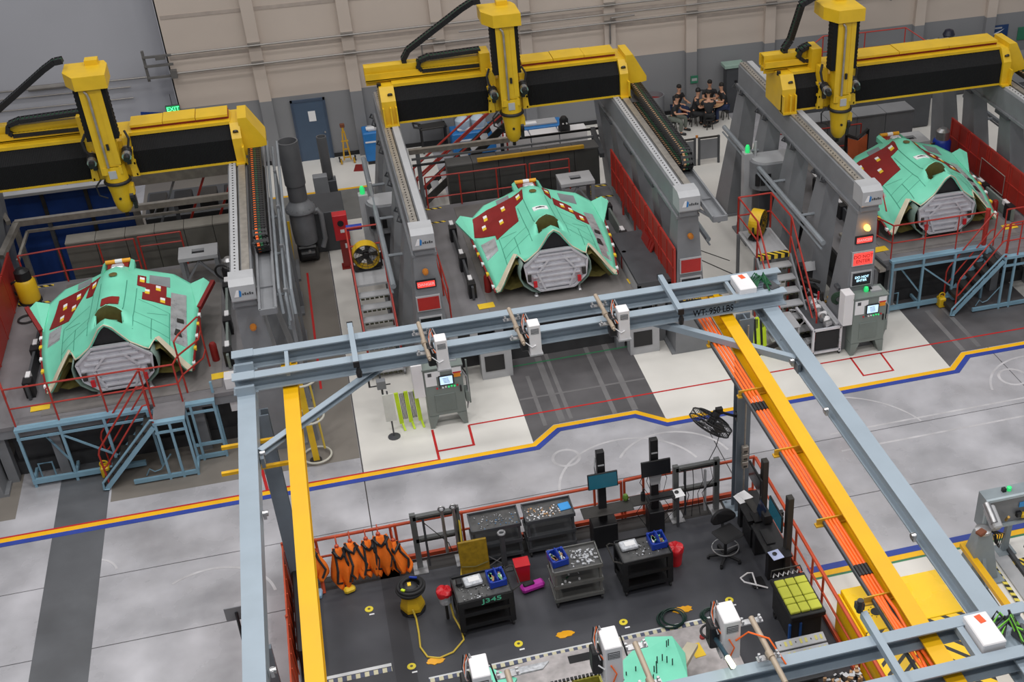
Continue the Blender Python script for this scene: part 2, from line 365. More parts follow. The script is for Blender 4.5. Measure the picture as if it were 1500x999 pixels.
for x in (-1.7, 1.305, 4.31, 7.32, 10.32, 13.33, 16.33):
    for z in (4.3, 3.68):
        MB().span((x - 0.2, 42.38, z + (x + 4.4) * 0.0067 - 0.03), (x + 0.2, 42.55, z + (x + 4.4) * 0.0067 + 0.05)).build('conduit_bracket', cond, WALL)
for z, r in ((3.36, 0.03), (3.1, 0.025), (2.72, 0.025)):
    MB().path([(-12, 43.45, z), (-5.3 + (0.0 if r > .028 else -0.6), 43.45, z - 0.05)], r, 6).build('conduit', cond, WL2)
MB().path([(-9.0, 43.4, 3.36), (-7.2, 43.4, 3.36)], 0.09, 10).build('lagged_pipe', cond, WL2)
# bracket rack at the corner
br = MB()
br.span((-5.2, 42.4, 3.5), (-5.12, 42.5, 4.5))
for z in (4.3, 4.0, 3.62): br.span((-5.2, 42.35, z - 0.03), (-4.3, 42.45, z + 0.03))
br.span((-4.8, 42.3, 4.2), (-4.5, 42.5, 4.3)); br.span((-4.45, 42.3, 3.55), (-4.25, 42.5, 3.8))
br.build('pipe_bracket', mat('bracket_grey', S(104, 102, 100), 0.5), WALL)
# baseboard
structure(MB().span((-4.4, 42.70, 0), (33, 42.75, 0.14)), 'baseboard_back', M['rubber'])
# door
D = structure(MB().span((-0.86, 42.68, 0.0), (0.16, 42.76, 2.13)), 'door_1', mat('blue_grey_door', S(72, 90, 112), 0.5, var=0.05))
fr = MB(); fr.span((-0.93, 42.66, 0), (-0.86, 42.76, 2.2)); fr.span((0.16, 42.66, 0), (0.23, 42.76, 2.2)); fr.span((-0.93, 42.66, 2.13), (0.23, 42.76, 2.2))
fr.build('door_frame', mat('door_frame_paint', S(66, 80, 100), 0.5), D)
MB().span((-0.4, 42.665, 1.42), (-0.16, 42.682, 1.78)).build('door_notice', M['paper'], D)
MB().tube((0.06, 42.68, 1.0), (0.06, 42.6, 1.0), 0.03, 8).build('door_handle', M['steel'], D)
# text
def text_mesh(name, s, size, m, parent, mw, sx=1.0):
    c = bpy.data.curves.new(name, 'FONT'); c.body = s; c.size = size; c.align_x = 'CENTER'; c.align_y = 'CENTER'; c.extrude = 0.001; c.offset = 0.0 if size > 0.21 else size * 0.012
    t = bpy.data.objects.new(name, c); COL.objects.link(t)
    me = bpy.data.meshes.new_from_object(t.evaluated_get(bpy.context.evaluated_depsgraph_get()))
    bpy.data.objects.remove(t)
    R = mw @ Matrix.Diagonal((sx, 1, 1, 1)); me.transform(R); me.materials.clear(); me.materials.append(m); me.name = name
    o = bpy.data.objects.new(name, me); COL.objects.link(o); o.parent = parent; return o
FRONT = Matrix(((1, 0, 0, 0), (0, 0, -1, 0), (0, 1, 0, 0), (0, 0, 0, 1)))      # text plane facing -y
def at_front(x, y, z, tilt=0.0): return Matrix.Translation((x, y, z)) @ Matrix.Rotation(tilt, 4, 'X') @ FRONT
# ================================================================ gantry milling machines
# local frame: x = 0 midway between the rails, y = 0 at the near end of the rails
RL = 3.265; ZR = 4.6
def chain_belt(pts, w, mats, name, parent, axis=(0, 1, 0), t=0.11, pitch=0.14, rows=3):
    # segmented cable carrier: links along a polyline, `axis` is the direction of its width
    P = [Vector(p) for p in pts]; ax = Vector(axis).normalized(); mb = MB()
    seg = [(P[i + 1] - P[i]).length for i in range(len(P) - 1)]; tot = sum(seg); n = int(tot / pitch)
    def at(d):
        for i, l in enumerate(seg):
            if d <= l or i == len(seg) - 1: return P[i] + (P[i + 1] - P[i]) * (d / l), (P[i + 1] - P[i]).normalized()
            d -= l
    for k in range(n):
        p, d = at((k + 0.5) * tot / n); up = ax.cross(d).normalized()
        R = Matrix((d, ax, up)).transposed(); L = pitch * 0.92
        for sgn in (-1, 1): mb.box(p + ax * sgn * (w / 2 - 0.02), (L * 1.06, 0.035, t), rot=R)
        mb.box(p + up * (t / 2 - 0.015) + d * (L * 0.34), (L * 0.34, w - 0.03, 0.03), rot=R)
        mb.box(p - up * (t / 2 - 0.015), (L * 0.6, w - 0.03, 0.02), rot=R)
        for r in range(rows):
            mb.box(p + ax * ((r + 0.5) / rows - 0.5) * (w - 0.1), (pitch, (w - 0.12) / rows * 0.85, t * 0.78), rot=R, mi=1 + r % (len(mats) - 1))
    return mb.build(name, mats, parent, kind='stuff')
def bellow(parent, x0, x1, y0, y1, za, zb, zc):
    mb = MB(); n = max(4, int((x1 - x0) / 0.04)); vs = []; fs = []
    for i in range(2 * n + 1):
        x = x0 + (x1 - x0) * i / (2 * n); d = 0.0 if i % 2 == 0 else 0.01
        vs += [(x, y0 + d, za), (x, y0 + d, zb), (x, y1 + d, zc - d * 0.5), (x, y1 + 0.1, zc - d)]
    for i in range(2 * n):
        for k in range(3): fs.append((i * 4 + k, (i + 1) * 4 + k, (i + 1) * 4 + k + 1, i * 4 + k + 1))
    mb.add(vs, fs); mb.span((x0, y0 + 0.05, za), (x1, y0 + 0.12, zb - 0.02))
    return mb.build('bellows', M['bellow'], parent)
def gantry(label, loc, yb, cx, cable, lights, rear=9.3, bx=0.0):
    G = thing('gantry_milling_machine', label, 'machine', loc, group='gantry milling machines')
    for s in (-1, 1):
        X = s * RL
        mb = MB(); mb.span((X - 0.24, 0.04, ZR - 0.62), (X + 0.24, rear, ZR - 0.02), bev=0.015)
        mb.span((X - 0.3, 0.1, ZR - 0.68), (X + 0.3, rear, ZR - 0.61))
        rb = mb.build('rail_beam', M['grey'], G)
        mb = MB(); mb.span((X - 0.2, 0.12, ZR - 0.02), (X - 0.03, rear, ZR + 0.03)); mb.span((X - 0.03, 0.12, ZR - 0.02), (X + 0.0, rear, ZR + 0.0), mi=1)
        mb.span((X + 0.03, 0.12, ZR - 0.02), (X + 0.2, rear, ZR + 0.04), mi=2)
        for k in range(60): mb.tube((X - 0.115, 0.2 + k * 0.155, ZR + 0.03), (X - 0.115, 0.2 + k * 0.155, ZR + 0.042), 0.02, 6, mi=1)
        mb.build('guide_rail', [M['rail_steel'], M['dsteel'], M['lgrey']] if s < 0 else [M['lgrey'], M['dsteel'], M['rail_steel']], rb)
        # legs splay outward
        for k, y in enumerate((0.25, 2.55, 4.75, 6.95, 9.0)):
            front = k == 0
            wt, wb, dt, db = (0.5, 0.92, 0.55, 1.15) if front else (0.42, 0.62, 0.6, 1.15)
            zt = ZR - (0.42 if front else 0.66); xo = 0.1 if front else 0.52
            xi_t, xo_t = X - s * wt / 2, X + s * wt / 2; xi_b = X - s * (wb / 2 - xo); xo_b = X + s * (wb / 2 + xo)
            yf_t, yr_t = (0.12, 0.12 + dt) if front else (y - dt / 2, y + dt / 2)
            yf_b, yr_b = (0.05, 0.05 + db) if front else (y - db / 2, y + db / 2)
            mb = MB()
            vs = [(xi_b, yf_b, 0.06), (xo_b, yf_b, 0.06), (xo_b, yr_b, 0.06), (xi_b, yr_b, 0.06), (xi_t, yf_t, zt), (xo_t, yf_t, zt), (xo_t, yr_t, zt), (xi_t, yr_t, zt)]
            fs = [(3, 2, 1, 0), (4, 5, 6, 7), (0, 1, 5, 4), (1, 2, 6, 5), (2, 3, 7, 6), (3, 0, 4, 7)]
            if s < 0: fs = [f[::-1] for f in fs]
            mb.add(vs, fs)
            c = ((xi_b + xo_b) / 2, (yf_b + yr_b) / 2)
            mb.span((c[0] - wb / 2 - 0.1, yf_b - (0.0 if front else 0.06), 0), (c[0] + wb / 2 + 0.1, yr_b + 0.08, 0.07))
            lg = mb.build('leg', M['grey'], G)
            if not front:
                b = MB(); b.span((X - 0.34, y - 0.36, ZR - 0.75), (X + 0.34, y + 0.36, ZR - 0.66))
                for q in (-0.3, 0.3): b.path([(X + s * 0.36, y + q * 0.8, ZR - 0.6), (X + s * 0.42, y + q, ZR - 0.72), (X + s * 0.3, y + q, ZR - 0.78)], 0.025, 5)
                b.build('flange', M['dgrey'], lg)
        # front head box with its maker plate
        mb = MB(); mb.prism([(-0.03, ZR - 0.44), (0.5, ZR - 0.44), (0.5, ZR + 0.05), (0.12, ZR + 0.05), (-0.06, ZR - 0.04), (-0.06, ZR - 0.4)], 'x', X - 0.27, X + 0.27)
        hb = mb.build('rail_end_box', M['lgrey'], G)
        lo = MB(); lo.prism([(X - 0.2, ZR - 0.3), (X - 0.13, ZR - 0.14), (X - 0.08, ZR - 0.14), (X - 0.1, ZR - 0.3)], 'y', -0.068, -0.06)
        lo.prism([(X - 0.09, ZR - 0.3), (X - 0.07, ZR - 0.14), (X - 0.03, ZR - 0.18), (X - 0.05, ZR - 0.3)], 'y', -0.068, -0.06, mi=1)
        for q in range(5): lo.span((X - 0.02 + q * 0.05, -0.068, ZR - 0.27), (X + 0.015 + q * 0.05, -0.06, ZR - 0.23 + 0.02 * (q % 2)), mi=2)
        lo.build('maker_emblem', [M['white'], M['blue_mach'], M['dgrey']], hb)
        # service pipe along the outside
        p = MB(); xx = X + s * 0.85
        p.tube((X + s * 0.8, 0.9, 2.8), (X + s * 0.8, 8.9, 2.8), 0.07, 8); p.tube((X + s * 0.84, 0.9, 2.64), (X + s * 0.84, 8.9, 2.64), 0.03, 6)
        for y in (2.55, 4.75, 6.95): p.tube((X + s * 0.8, y, 2.8), (X + s * 0.3, y, 2.8), 0.04, 6)
        p.build('service_pipe', mat('pipe_grey', S(138, 144, 150), 0.4), G)
        # signs on the front leg
        ff = lambda z: 0.05 + (0.12 - 0.05) * z / (ZR - 0.42) - 0.012
        def plate(z0, z1, w, m, name, fr=None, x=X + s * 0.06):
            b = MB(); b.span((x - w / 2 - 0.03, ff(z0) - 0.035, z0 - 0.03), (x + w / 2 + 0.03, ff(z0) + 0.1, z1 + 0.03)); b.span((x - w / 2, ff(z0) - 0.045, z0), (x + w / 2, ff(z0) - 0.03, z1), mi=1)
            return b.build(name, [M['lgrey'] if fr is None else fr, m], G)
        a, b2, c3 = lights if s < 0 else ('amber', 'red_sign', 'scr_off')
        be = MB(); be.lathe([(0.075, 0), (0.08, 0.05), (0.06, 0.12), (0.0, 0.15)], (X + s * 0.04, ff(3) - 0.03, 3.55 if s < 0 else 3.45), 12, (0, -1, 0)); be.build('beacon', M[a], G, smooth=True)
        if s < 0:
            dp = plate(3.12, 3.27, 0.42, M['red_lit'], 'warning_plate', M['black'])
            text_mesh('warning_text', 'DANGER', 0.1, M['white'], dp, at_front(X + s * 0.06, ff(3.12) - 0.048, 3.195))
        rs = plate(2.5 if s < 0 else 2.42, 2.84 if s < 0 else 2.78, 0.52, M[b2], 'status_sign')
        if b2 == 'red_lit':
            text_mesh('sign_text', 'DO NOT\nENTER', 0.13, M['red_sign'], rs, at_front(X + s * 0.06, ff(2.5) - 0.048, 2.67))
        dk = plate(1.92 if s < 0 else 1.85, 2.27 if s < 0 else 2.24, 0.5, M['scr_off'], 'status_display')
        if c3 == 'scr':
            text_mesh('display_text', 'DO NOT\nENTER', 0.095, mat('cyan_text', (0.6, 0.85, 1), emit=(0.45, 0.8, 1.0), es=1.6), dk, at_front(X + s * 0.06, ff(1.92) - 0.05, 2.1))
    # ------- bridge
    n_before = set(G.children)
    B = MB(); B.span((-3.1, yb + 0.3, ZR + 0.06), (3.4, yb + 1.05, ZR + 0.95)); B.span((-3.05, yb + 0.24, ZR + 0.98), (3.3, yb + 1.08, ZR + 1.06))
    B.span((-3.0, yb - 0.02, ZR + 0.02), (3.3, yb + 0.4, ZR + 0.07))
    br = B.build('bridge_beam', M['yellow'], G)
    bellow(br, -3.03, cx - 0.5, yb, yb + 0.28, ZR + 0.06, ZR + 0.66, ZR + 1.0)
    bellow(br, cx + 0.5, 3.27, yb, yb + 0.28, ZR + 0.06, ZR + 0.66, ZR + 1.0)
    # left end truck
    B = MB(); B.prism([(yb - 0.08, ZR + 0.05), (yb + 1.2, ZR + 0.05), (yb + 1.2, ZR + 1.0), (yb + 0.16, ZR + 1.04), (yb - 0.08, ZR + 0.7)], 'x', -3.42, -3.03)
    for x in (-3.4, -3.2, -3.05): B.span((x - 0.02, yb - 0.2, ZR + 0.05), (x + 0.02, yb, ZR + 0.55))
    B.span((-3.42, yb - 0.22, ZR + 0.03), (-3.02, yb + 0.1, ZR + 0.08)); B.tube((-3.16, yb + 0.02, ZR + 0.87), (-3.16, yb - 0.01, ZR + 0.84), 0.07, 10, mi=1); B.tube((-3.4, yb + 0.3, ZR + 1.0), (-3.4, yb + 0.3, ZR + 1.1), 0.06, 8, mi=1)
    B.build('end_truck', [M['yellow'], M['black']], G)
    # right end truck with sloped cover
    B = MB(); B.prism([(yb - 0.08, ZR + 0.05), (yb + 1.2, ZR + 0.05), (yb + 1.2, ZR + 1.0), (yb + 0.16, ZR + 1.04), (yb - 0.08, ZR + 0.7)], 'x', 3.28, 3.52)
    B.prism([(3.5, ZR + 0.15), (3.72, ZR + 0.15), (3.78, ZR + 0.3), (4.1, ZR + 0.36), (4.1, ZR + 0.5), (3.72, ZR + 1.16), (3.5, ZR + 1.16)], 'y', yb + 0.1, yb + 1.0)
    B.span((3.48, yb - 0.22, ZR + 0.02), (3.53, yb, ZR + 0.5)); B.span((3.26, yb - 0.22, ZR + 0.02), (3.55, yb + 0.1, ZR + 0.07)); B.tube((3.4, yb + 0.02, ZR + 0.87), (3.4, yb - 0.01, ZR + 0.84), 0.07, 10, mi=1)
    B.build('end_truck', [M['yellow'], M['black']], G)
    # top covers, tray
    B = MB(); B.chan((-3.72, yb + 0.75, ZR + 1.2), (cx - 0.45, yb + 0.75, ZR + 1.2), 0.5, 0.26, 0.03, up=(0, -1, 0)); B.span((-3.72, yb + 0.5, ZR + 1.09), (cx - 0.4, yb + 1.0, ZR + 1.13)); B.span((-3.72, yb + 0.5, ZR + 1.1), (cx - 0.4, yb + 0.53, ZR + 1.3))
    B.span((-3.72, yb + 0.99, ZR + 1.1), (cx - 0.4, yb + 1.02, ZR + 1.42))
    B.build('cable_tray', M['yellow'], br)
    B = MB(); n = 3
    for k in range(n):
        x0 = cx + 0.55 + (3.28 - cx - 0.55) * k / n; x1 = cx + 0.55 + (3.28 - cx - 0.55) * (k + 1) / n - 0.015
        B.span((x0, yb + 0.38, ZR + 1.16 - 0.02), (x1, yb + 1.02, ZR + 1.2 + 0.012 * (k % 2)))
    B.span((cx + 0.55, yb + 0.45, ZR + 1.05), (3.28, yb + 0.95, ZR + 1.16), mi=1)
    B.build('top_cover', [M['yellow'], M['dred']], br)
    chain_belt([(cx - 0.55, yb + 0.62, ZR + 1.62), (cx - 2.0 if cx > -1 else -2.55, yb + 0.62, ZR + 1.58), (cx - 2.25 if cx > -1 else -2.7, yb + 0.62, ZR + 1.5), (cx - 2.3 if cx > -1 else -2.75, yb + 0.62, ZR + 1.35), (cx - 2.2 if cx > -1 else -2.6, yb + 0.62, ZR + 1.24), (cx - 0.6, yb + 0.62, ZR + 1.22)], 0.3, [M['black'], M['rubber'], M['green']], 'cable_chain', br, t=0.1, pitch=0.1)
    xe = cx - 2.65 if cx > -1 else -3.1
    chain_belt([(cx - 0.5, yb + 0.1, 7.72), (cx - 0.72, yb + 0.15, 7.68), (cx - 1.0, yb + 0.25, 7.5), (xe + 0.15, yb + 0.7, 6.4), (xe, yb + 0.75, 6.15), (xe + 0.02, yb + 0.78, 5.9), (xe + 0.1, yb + 0.78, 5.75)], 0.24, [M['black'], M['rubber'], M['green']], 'cable_chain', br, t=0.13, pitch=0.1)
    # ------- carriage + column
    c = cx; yf = yb - 0.55
    B = MB(); B.span((c - 0.46, yb - 0.12, ZR + 0.1), (c + 0.5, yb + 0.3, ZR + 1.02)); B.span((c - 0.5, yb - 0.16, ZR + 0.62), (c - 0.3, yb + 0.2, ZR + 1.22)); B.span((c + 0.36, yb - 0.16, ZR + 0.55), (c + 0.52, yb + 0.2, ZR + 1.1))
    for sg in (-1, 1):
        for k in range(3): B.span((c + sg * 0.52 - 0.02, yb - 0.2, ZR + 0.1 + 0.3 * k), (c + sg * 0.52 + 0.02, yb + 0.25, ZR + 0.16 + 0.3 * k))
        B.prism([(c + sg * 0.4, ZR + 0.08), (c + sg * 0.58, ZR + 0.08), (c + sg * 0.5, ZR + 0.8), (c + sg * 0.4, ZR + 0.9)], 'y', yb - 0.2, yb - 0.12)
    B.span((c - 0.62, yb + 0.25, ZR + 1.05), (c - 0.34, yb + 0.85, ZR + 1.62))
    ca = B.build('carriage', M['yellow'], G)
    for sg, z in ((-1, 5.3), (1, 5.36)):
        B = MB(); B.tube((c + sg * 0.42, yb - 0.1, z + 0.06), (c + sg * 0.42, yb - 0.5, z - 0.02), 0.115, 10); B.tube((c + sg * 0.42, yb - 0.22, z + 0.05), (c + sg * 0.42, yb - 0.36, z), 0.13, 10, mi=1); B.tube((c + sg * 0.42, yb - 0.5, z - 0.02), (c + sg * 0.42, yb - 0.62, z - 0.05), 0.08, 8, mi=1)
        B.span((c + sg * 0.46, yb - 0.3, z - 0.3), (c + sg * 0.36, yb - 0.15, z - 0.1), mi=1)
        B.build('drive_motor', [M['steel'], M['black']], ca, smooth=True)
    B = MB(); B.path([(c - 0.45, yb - 0.1, 5.9), (c - 0.55, yb - 0.25, 5.75), (c - 0.52, yb - 0.3, 5.55), (c - 0.44, yb - 0.3, 5.4)], 0.035, 6); B.build('loose_cable', M['rubber'], ca); B = MB(); B.path([(c + 0.46, yb - 0.05, 5.85), (c + 0.54, yb - 0.22, 5.7), (c + 0.48, yb - 0.28, 5.5)], 0.03, 6); B.build('loose_cable', M['rubber'], ca)
    B = MB(); B.path([(c - 0.35, yb - 0.3, 4.75), (c - 0.5, yb - 0.35, 4.6), (c - 0.48, yb - 0.35, 4.35), (c - 0.3, yb - 0.35, 4.25)], 0.022, 6); B.build('loose_cable', M['rubber'], ca)
    B = MB(); B.span((c - 0.235, yf, 5.1), (c + 0.245, yf + 0.42, 7.2), bev=0.02); B.span((c - 0.25, yf - 0.012, 4.95), (c - 0.12, yf + 0.2, 7.15)); B.span((c + 0.13, yf - 0.012, 5.2), (c + 0.26, yf + 0.2, 7.15))
    co = B.build('column', M['yellow'], G)
    B = MB(); B.path([(c - 0.12, yf - 0.02, 7.12), (c - 0.07, yf - 0.05, 7.06), (c - 0.05, yf - 0.05, 6.95), (c - 0.05, yf - 0.05, 5.15)], 0.03, 8); B.build('conduit', M['rail_steel'], co)
    B = MB(); B.span((c + 0.03, yf - 0.05, 5.6), (c + 0.09, yf, 5.75)); B.build('sensor', M['black'], co)
    for x0, x1 in ((c - 0.38, c - 0.24), (c + 0.25, c + 0.37)):
        B = MB(); k = 26
        for q in range(k): B.span((x0 + 0.01 * (q % 2), yf + 0.02, 5.85 + 1.33 * q / k), (x1 - 0.01 * (q % 2), yf + 0.36, 5.85 + 1.33 * (q + 1) / k))
        B.build('column_bellows', M['bellow'], co)
    B = MB(); B.prism([(c - 0.3, yf - 0.1), (c + 0.45, yf - 0.1), (c + 0.45, yf + 0.75), (c + 0.36, yf + 1.0), (c - 0.55, yf + 1.0), (c - 0.55, yf + 0.35)], 'z', 7.17, 7.5)
    B.span((c - 0.05, yf + 0.7, 7.5), (c + 0.25, yf + 0.98, 7.62)); B.build('column_cap', M['yellow'], co)
    h = yf + 0.2
    B = MB(); B.lathe([(0.26, 5.14), (0.27, 4.98), (0.28, 4.74)][::-1], (c + 0.04, h, 0), 18); B.span((c - 0.2, yf - 0.03, 4.95), (c + 0.25, yf + 0.4, 5.14)); B.build('collar', M['yellow'], co, smooth=True)
    B = MB(); B.span((c - 0.08, h - 0.285, 4.86), (c + 0.1, h - 0.26, 5.06)); B.build('maker_plate', M['lgrey'], co)
    B = MB(); B.lathe([(0.32, 4.66), (0.34, 4.68), (0.34, 4.71), (0.32, 4.74)], (c + 0.04, h, 0), 20); B.build('swivel_ring', M['black'], co, smooth=True)
    B = MB(); B.lathe([(0.0, 3.83), (0.12, 3.86), (0.2, 3.98), (0.23, 4.2), (0.245, 4.4), (0.29, 4.66)], (c + 0.04, h, 0), 18)
    B.prism([(c + 0.2, 4.62), (c + 0.38, 4.55), (c + 0.38, 4.32), (c + 0.26, 4.28)], 'y', h - 0.12, h + 0.12)
    hd = B.build('spindle_head', M['yellow'], co, smooth=True)
    B = MB(); B.tube((c + 0.24, h - 0.02, 4.25), (c + 0.33, h - 0.02, 4.25), 0.15, 14); B.span((c + 0.26, h - 0.05, 3.9), (c + 0.34, h + 0.1, 4.3)); B.build('tool_fork', M['black'], hd); B = MB(); B.tube((c + 0.02, h - 0.22, 4.3), (c + 0.02, h - 0.26, 4.3), 0.035, 8); B.tube((c + 0.04, h, 3.84), (c + 0.04, h, 3.72), 0.05, 8); B.build('tool_tip', M['black'], hd, kind='stuff')
    for ch in G.children:
        if ch not in n_before: ch.location.x = bx
    # ------- cable chain and tray beside the right rail
    T = MB(); xt = RL + 0.5
    for q in (-0.17, 0.17): T.bar((xt + q, -0.9, ZR - 0.3), (xt + q, 8.8, ZR - 0.3), 0.05, 0.14)
    T.span((xt - 0.16, -0.9, ZR - 0.37), (xt + 0.16, 8.8, ZR - 0.35)); T.bar((xt - 0.18, -0.9, ZR - 0.3), (xt + 0.18, -0.9, ZR - 0.3), 0.05, 0.14)
    for y in (0.3, 2.5, 4.8, 7.0): T.bar((xt + 0.16, y, ZR - 0.35), (RL, y, ZR - 0.35), 0.08, 0.08)
    T.bar((xt, -0.85, ZR - 0.4), (RL + 0.2, 0.3, ZR - 0.5), 0.06, 0.06)
    tr = T.build('chain_trough', M['grey'], G)
    ym = cable[0]
    chain_belt([(xt, yb + 0.3, ZR + 0.28), (xt, ym + 0.3, ZR + 0.24), (xt, ym + 0.1, ZR + 0.18), (xt, ym, ZR + 0.02), (xt, ym + 0.1, ZR - 0.16), (xt, ym + 0.35, ZR - 0.24), (xt, yb, ZR - 0.25)], 0.33, [M['black']] + [M[k] for k in cable[1]], 'cable_chain', tr, axis=(1, 0, 0), t=0.12, pitch=0.125)
    if not lights[1] == 'red_lit' and loc[0] > 0:
        q_ = MB(); q_.span((RL - 0.28, 0.0, 1.58), (RL + 0.42, 0.1, 1.78)); q_ = q_.build('rating_plate', M['black'], G); text_mesh('rating_text', 'UVAC2', 0.16, M['tape_y'], q_, at_front(RL + 0.07, -0.004, 1.68))
    if loc[0] < 0:
        for x, z in ((4.02, 4.3), (4.14, 4.1), (4.28, 4.25)): MB().path([(x, -0.2, z - 0.5), (x, 0.0, z), (x, 8.6, z)], 0.035, 6).build('service_pipe', mat('pipe_grey', S(138, 144, 150), 0.4), G)
        for y in (0.2, 2.4, 4.6, 6.8): MB().bar((4.15, y, 0), (4.15, y, 4.2), 0.08, 0.08).build('pipe_post', M['grey'], G)
    return G
gantry('yellow and grey gantry milling machine on the far left, over the blue curtained bay', (-5.57, 25.6, 0), 6.6, 0.32, (1.7, ('cable_o', 'green', 'rubber')), ('amber', 'red_sign', 'scr_off'))
gantry('yellow and grey gantry milling machine in the middle, facing the loading beam', (5.07, 26.8, 0), 6.7, 0.03, (1.75, ('tan', 'green', 'rubber')), ('amber', 'red_sign', 'scr_off'))
gantry('yellow and grey gantry milling machine with a lit red sign and glowing amber beacon', (15.95, 25.7, 0), 5.2, -1.85, (2.0, ('tan', 'green', 'rubber')), ('led_o', 'red_lit', 'scr'), bx=-0.28)
# ================================================================ machine beds, access platforms, workpieces
deck_m = mat('grey_deck_plate', S(126, 124, 127), 0.45, var=0.18, scale=1.2, dirt=0.3, detail=8)
bed_m = mat('dark_machine_bed', S(58, 58, 60), 0.5, var=0.2)
hatch_m = None
def hazard(name, c1, c2, period, angle=0.785, axes='xy', duty=0.5):
    if name in MATS: return MATS[name]
    m = bpy.data.materials.new(name); m.use_nodes = True; nt = m.node_tree; N = nt.nodes; L = nt.links; b = N['Principled BSDF']
    b.inputs['Roughness'].default_value = 0.4
    tc = N.new('ShaderNodeTexCoord'); sp = N.new('ShaderNodeSeparateXYZ'); L.new(tc.outputs['Object'], sp.inputs[0])
    a = N.new('ShaderNodeMath'); a.operation = 'MULTIPLY'; a.inputs[1].default_value = math.cos(angle) / period
    c = N.new('ShaderNodeMath'); c.operation = 'MULTIPLY_ADD'; c.inputs[1].default_value = math.sin(angle) / period
    L.new(sp.outputs[axes[0].upper()], a.inputs[0]); L.new(sp.outputs[axes[1].upper()], c.inputs[0]); L.new(a.outputs[0], c.inputs[2])
    f = N.new('ShaderNodeMath'); f.operation = 'FRACT'; L.new(c.outputs[0], f.inputs[0])
    g = N.new('ShaderNodeMath'); g.operation = 'GREATER_THAN'; g.inputs[1].default_value = duty; L.new(f.outputs[0], g.inputs[0])
    mx = N.new('ShaderNodeMixRGB'); mx.inputs[1].default_value = (*c1, 1); mx.inputs[2].default_value = (*c2, 1); L.new(g.outputs[0], mx.inputs[0]); L.new(mx.outputs[0], b.inputs['Base Color'])
    MATS[name] = m; return m
haz_m = hazard('hazard_tape', S(240, 205, 60), S(30, 30, 30), 0.14)
def railing(parent, pts, m, h=1.05, mid=0.55, posts=None, r=0.022, post_name='rail_post'):
    # pts: list of floor points; rails follow them
    P = [Vector(p) for p in pts]
    MB().path([p + Vector((0, 0, h)) for p in P], r, 6).build('top_rail', m, parent, world=True)
    MB().path([p + Vector((0, 0, mid)) for p in P], r * 0.9, 6).build('mid_rail', m, parent, world=True)
    for p in (P if posts is None else [Vector(q) for q in posts]):
        MB().tube(p, p + Vector((0, 0, h)), r, 6).build(post_name, m, parent, world=True)
def bed(label, cx, yf, front):
    T = thing('machine_bed', label, 'machine bed', (cx, yf, 0), group='machine beds under the gantries')
    mb = MB(); mb.span((-2.98, 0, 1.5), (2.98, 6.85, 1.6)); mb.build('deck', deck_m, T)
    mb = MB(); mb.span((-2.6, 0.5, 0.35), (2.6, 6.5, 1.5)); mb.span((-2.75, 0.4, 0), (2.75, 6.6, 0.35)); mb.build('bed_base', bed_m, T)
    for x in (-2.75, -1.6, 1.6, 2.75):
        MB().span((x - 0.11, 0.12, 0), (x + 0.11, 0.36, 1.5)).build('support_column', M['grey'], T)
    MB().span((-2.98, 0.02, 1.28), (2.98, 0.2, 1.5)).build('edge_beam', M['grey'], T)
    # raised bed plate with the workpiece rails
    MB().span((-1.75, 0.25, 1.6), (2.25, 6.6, 1.612)).build('bed_plate', mat('worn_bed_plate', S(128, 124, 122), 0.5, var=0.2, scale=1.5, dirt=0.4), T)
    for sx in (-2.05, 2.45):
        s = MB(); s.span((sx - 0.03, 1.0, 1.62), (sx + 0.03, 4.9, 1.98)); st = s.build('side_fence', M['cab'] if sx > 0 else M['dgrey'], T)
        for y in (1.25, 2.75, 4.55):
            k = MB(); k.span((sx - 0.1, y - 0.14, 1.6), (sx + 0.1, y + 0.14, 2.02)); k.span((sx - 0.05, y + 0.1, 1.9), (sx + 0.05, y + 0.35, 2.04), mi=1); k.build('clamp', [M['black'], M['white']], st)
    for x, y in ((-1.62, 1.35), (2.12, 1.5)):
        p = MB(); p.lathe([(0.09, 0), (0.09, 0.45), (0.06, 0.5), (0.0, 0.5)], (x, y, 1.6), 12); p.build('locating_post', M['dred'], T, smooth=True)
    for x, y in ((-1.8, 0.62), (2.22, 0.75)):
        MB().box((x, y, 1.616), (0.42, 0.26, 0.01), rz=0.05).build('floor_label', M['tape_y'], T)
    for x0, y0, x1, y1 in ((-2.9, 5.75, -2.1, 6.75), (2.3, 5.9, 2.95, 6.75)):
        h = MB()
        h.span((x0, y0, 1.6), (x1, y0 + 0.08, 1.606)); h.span((x0, y1 - 0.08, 1.6), (x1, y1, 1.606)); h.span((x0, y0 + 0.08, 1.6), (x0 + 0.08, y1 - 0.08, 1.606))
        h.build('hazard_marking', haz_m, T)
    if front:      # grey end table on the near corner of the deck
        b = MB(); b.span((2.02, -0.3, 2.02), (2.9, 2.6, 2.1)); b.span((2.02, -0.3, 1.3), (2.1, -0.2, 2.02)); b.span((2.82, -0.3, 1.3), (2.9, -0.2, 2.02)); b.span((2.05, -0.2, 1.6), (2.09, 2.6, 2.02), mi=1); b.span((2.02, -0.3, 1.9), (2.9, -0.22, 2.02))
        b.build('end_table', [M['dgrey'], M['lgrey']], T)
        b = MB(); b.span((-2.95, -0.3, 1.0), (-2.2, 0.02, 1.75)); b.span((-2.7, -0.32, 1.1), (-2.4, -0.29, 1.6), mi=1); b.build('end_box', [M['lgrey'], M['black']], T)
        for x in (-2.2, 1.75):
            b = MB(); b.span((x, -0.35, 0.0), (x + 0.8, 0.0, 0.9)); b.span((x + 0.1, -0.37, 0.25), (x + 0.6, -0.34, 0.7), mi=1); b.build('pedestal', [M['lgrey'], M['black']], T)
    return T
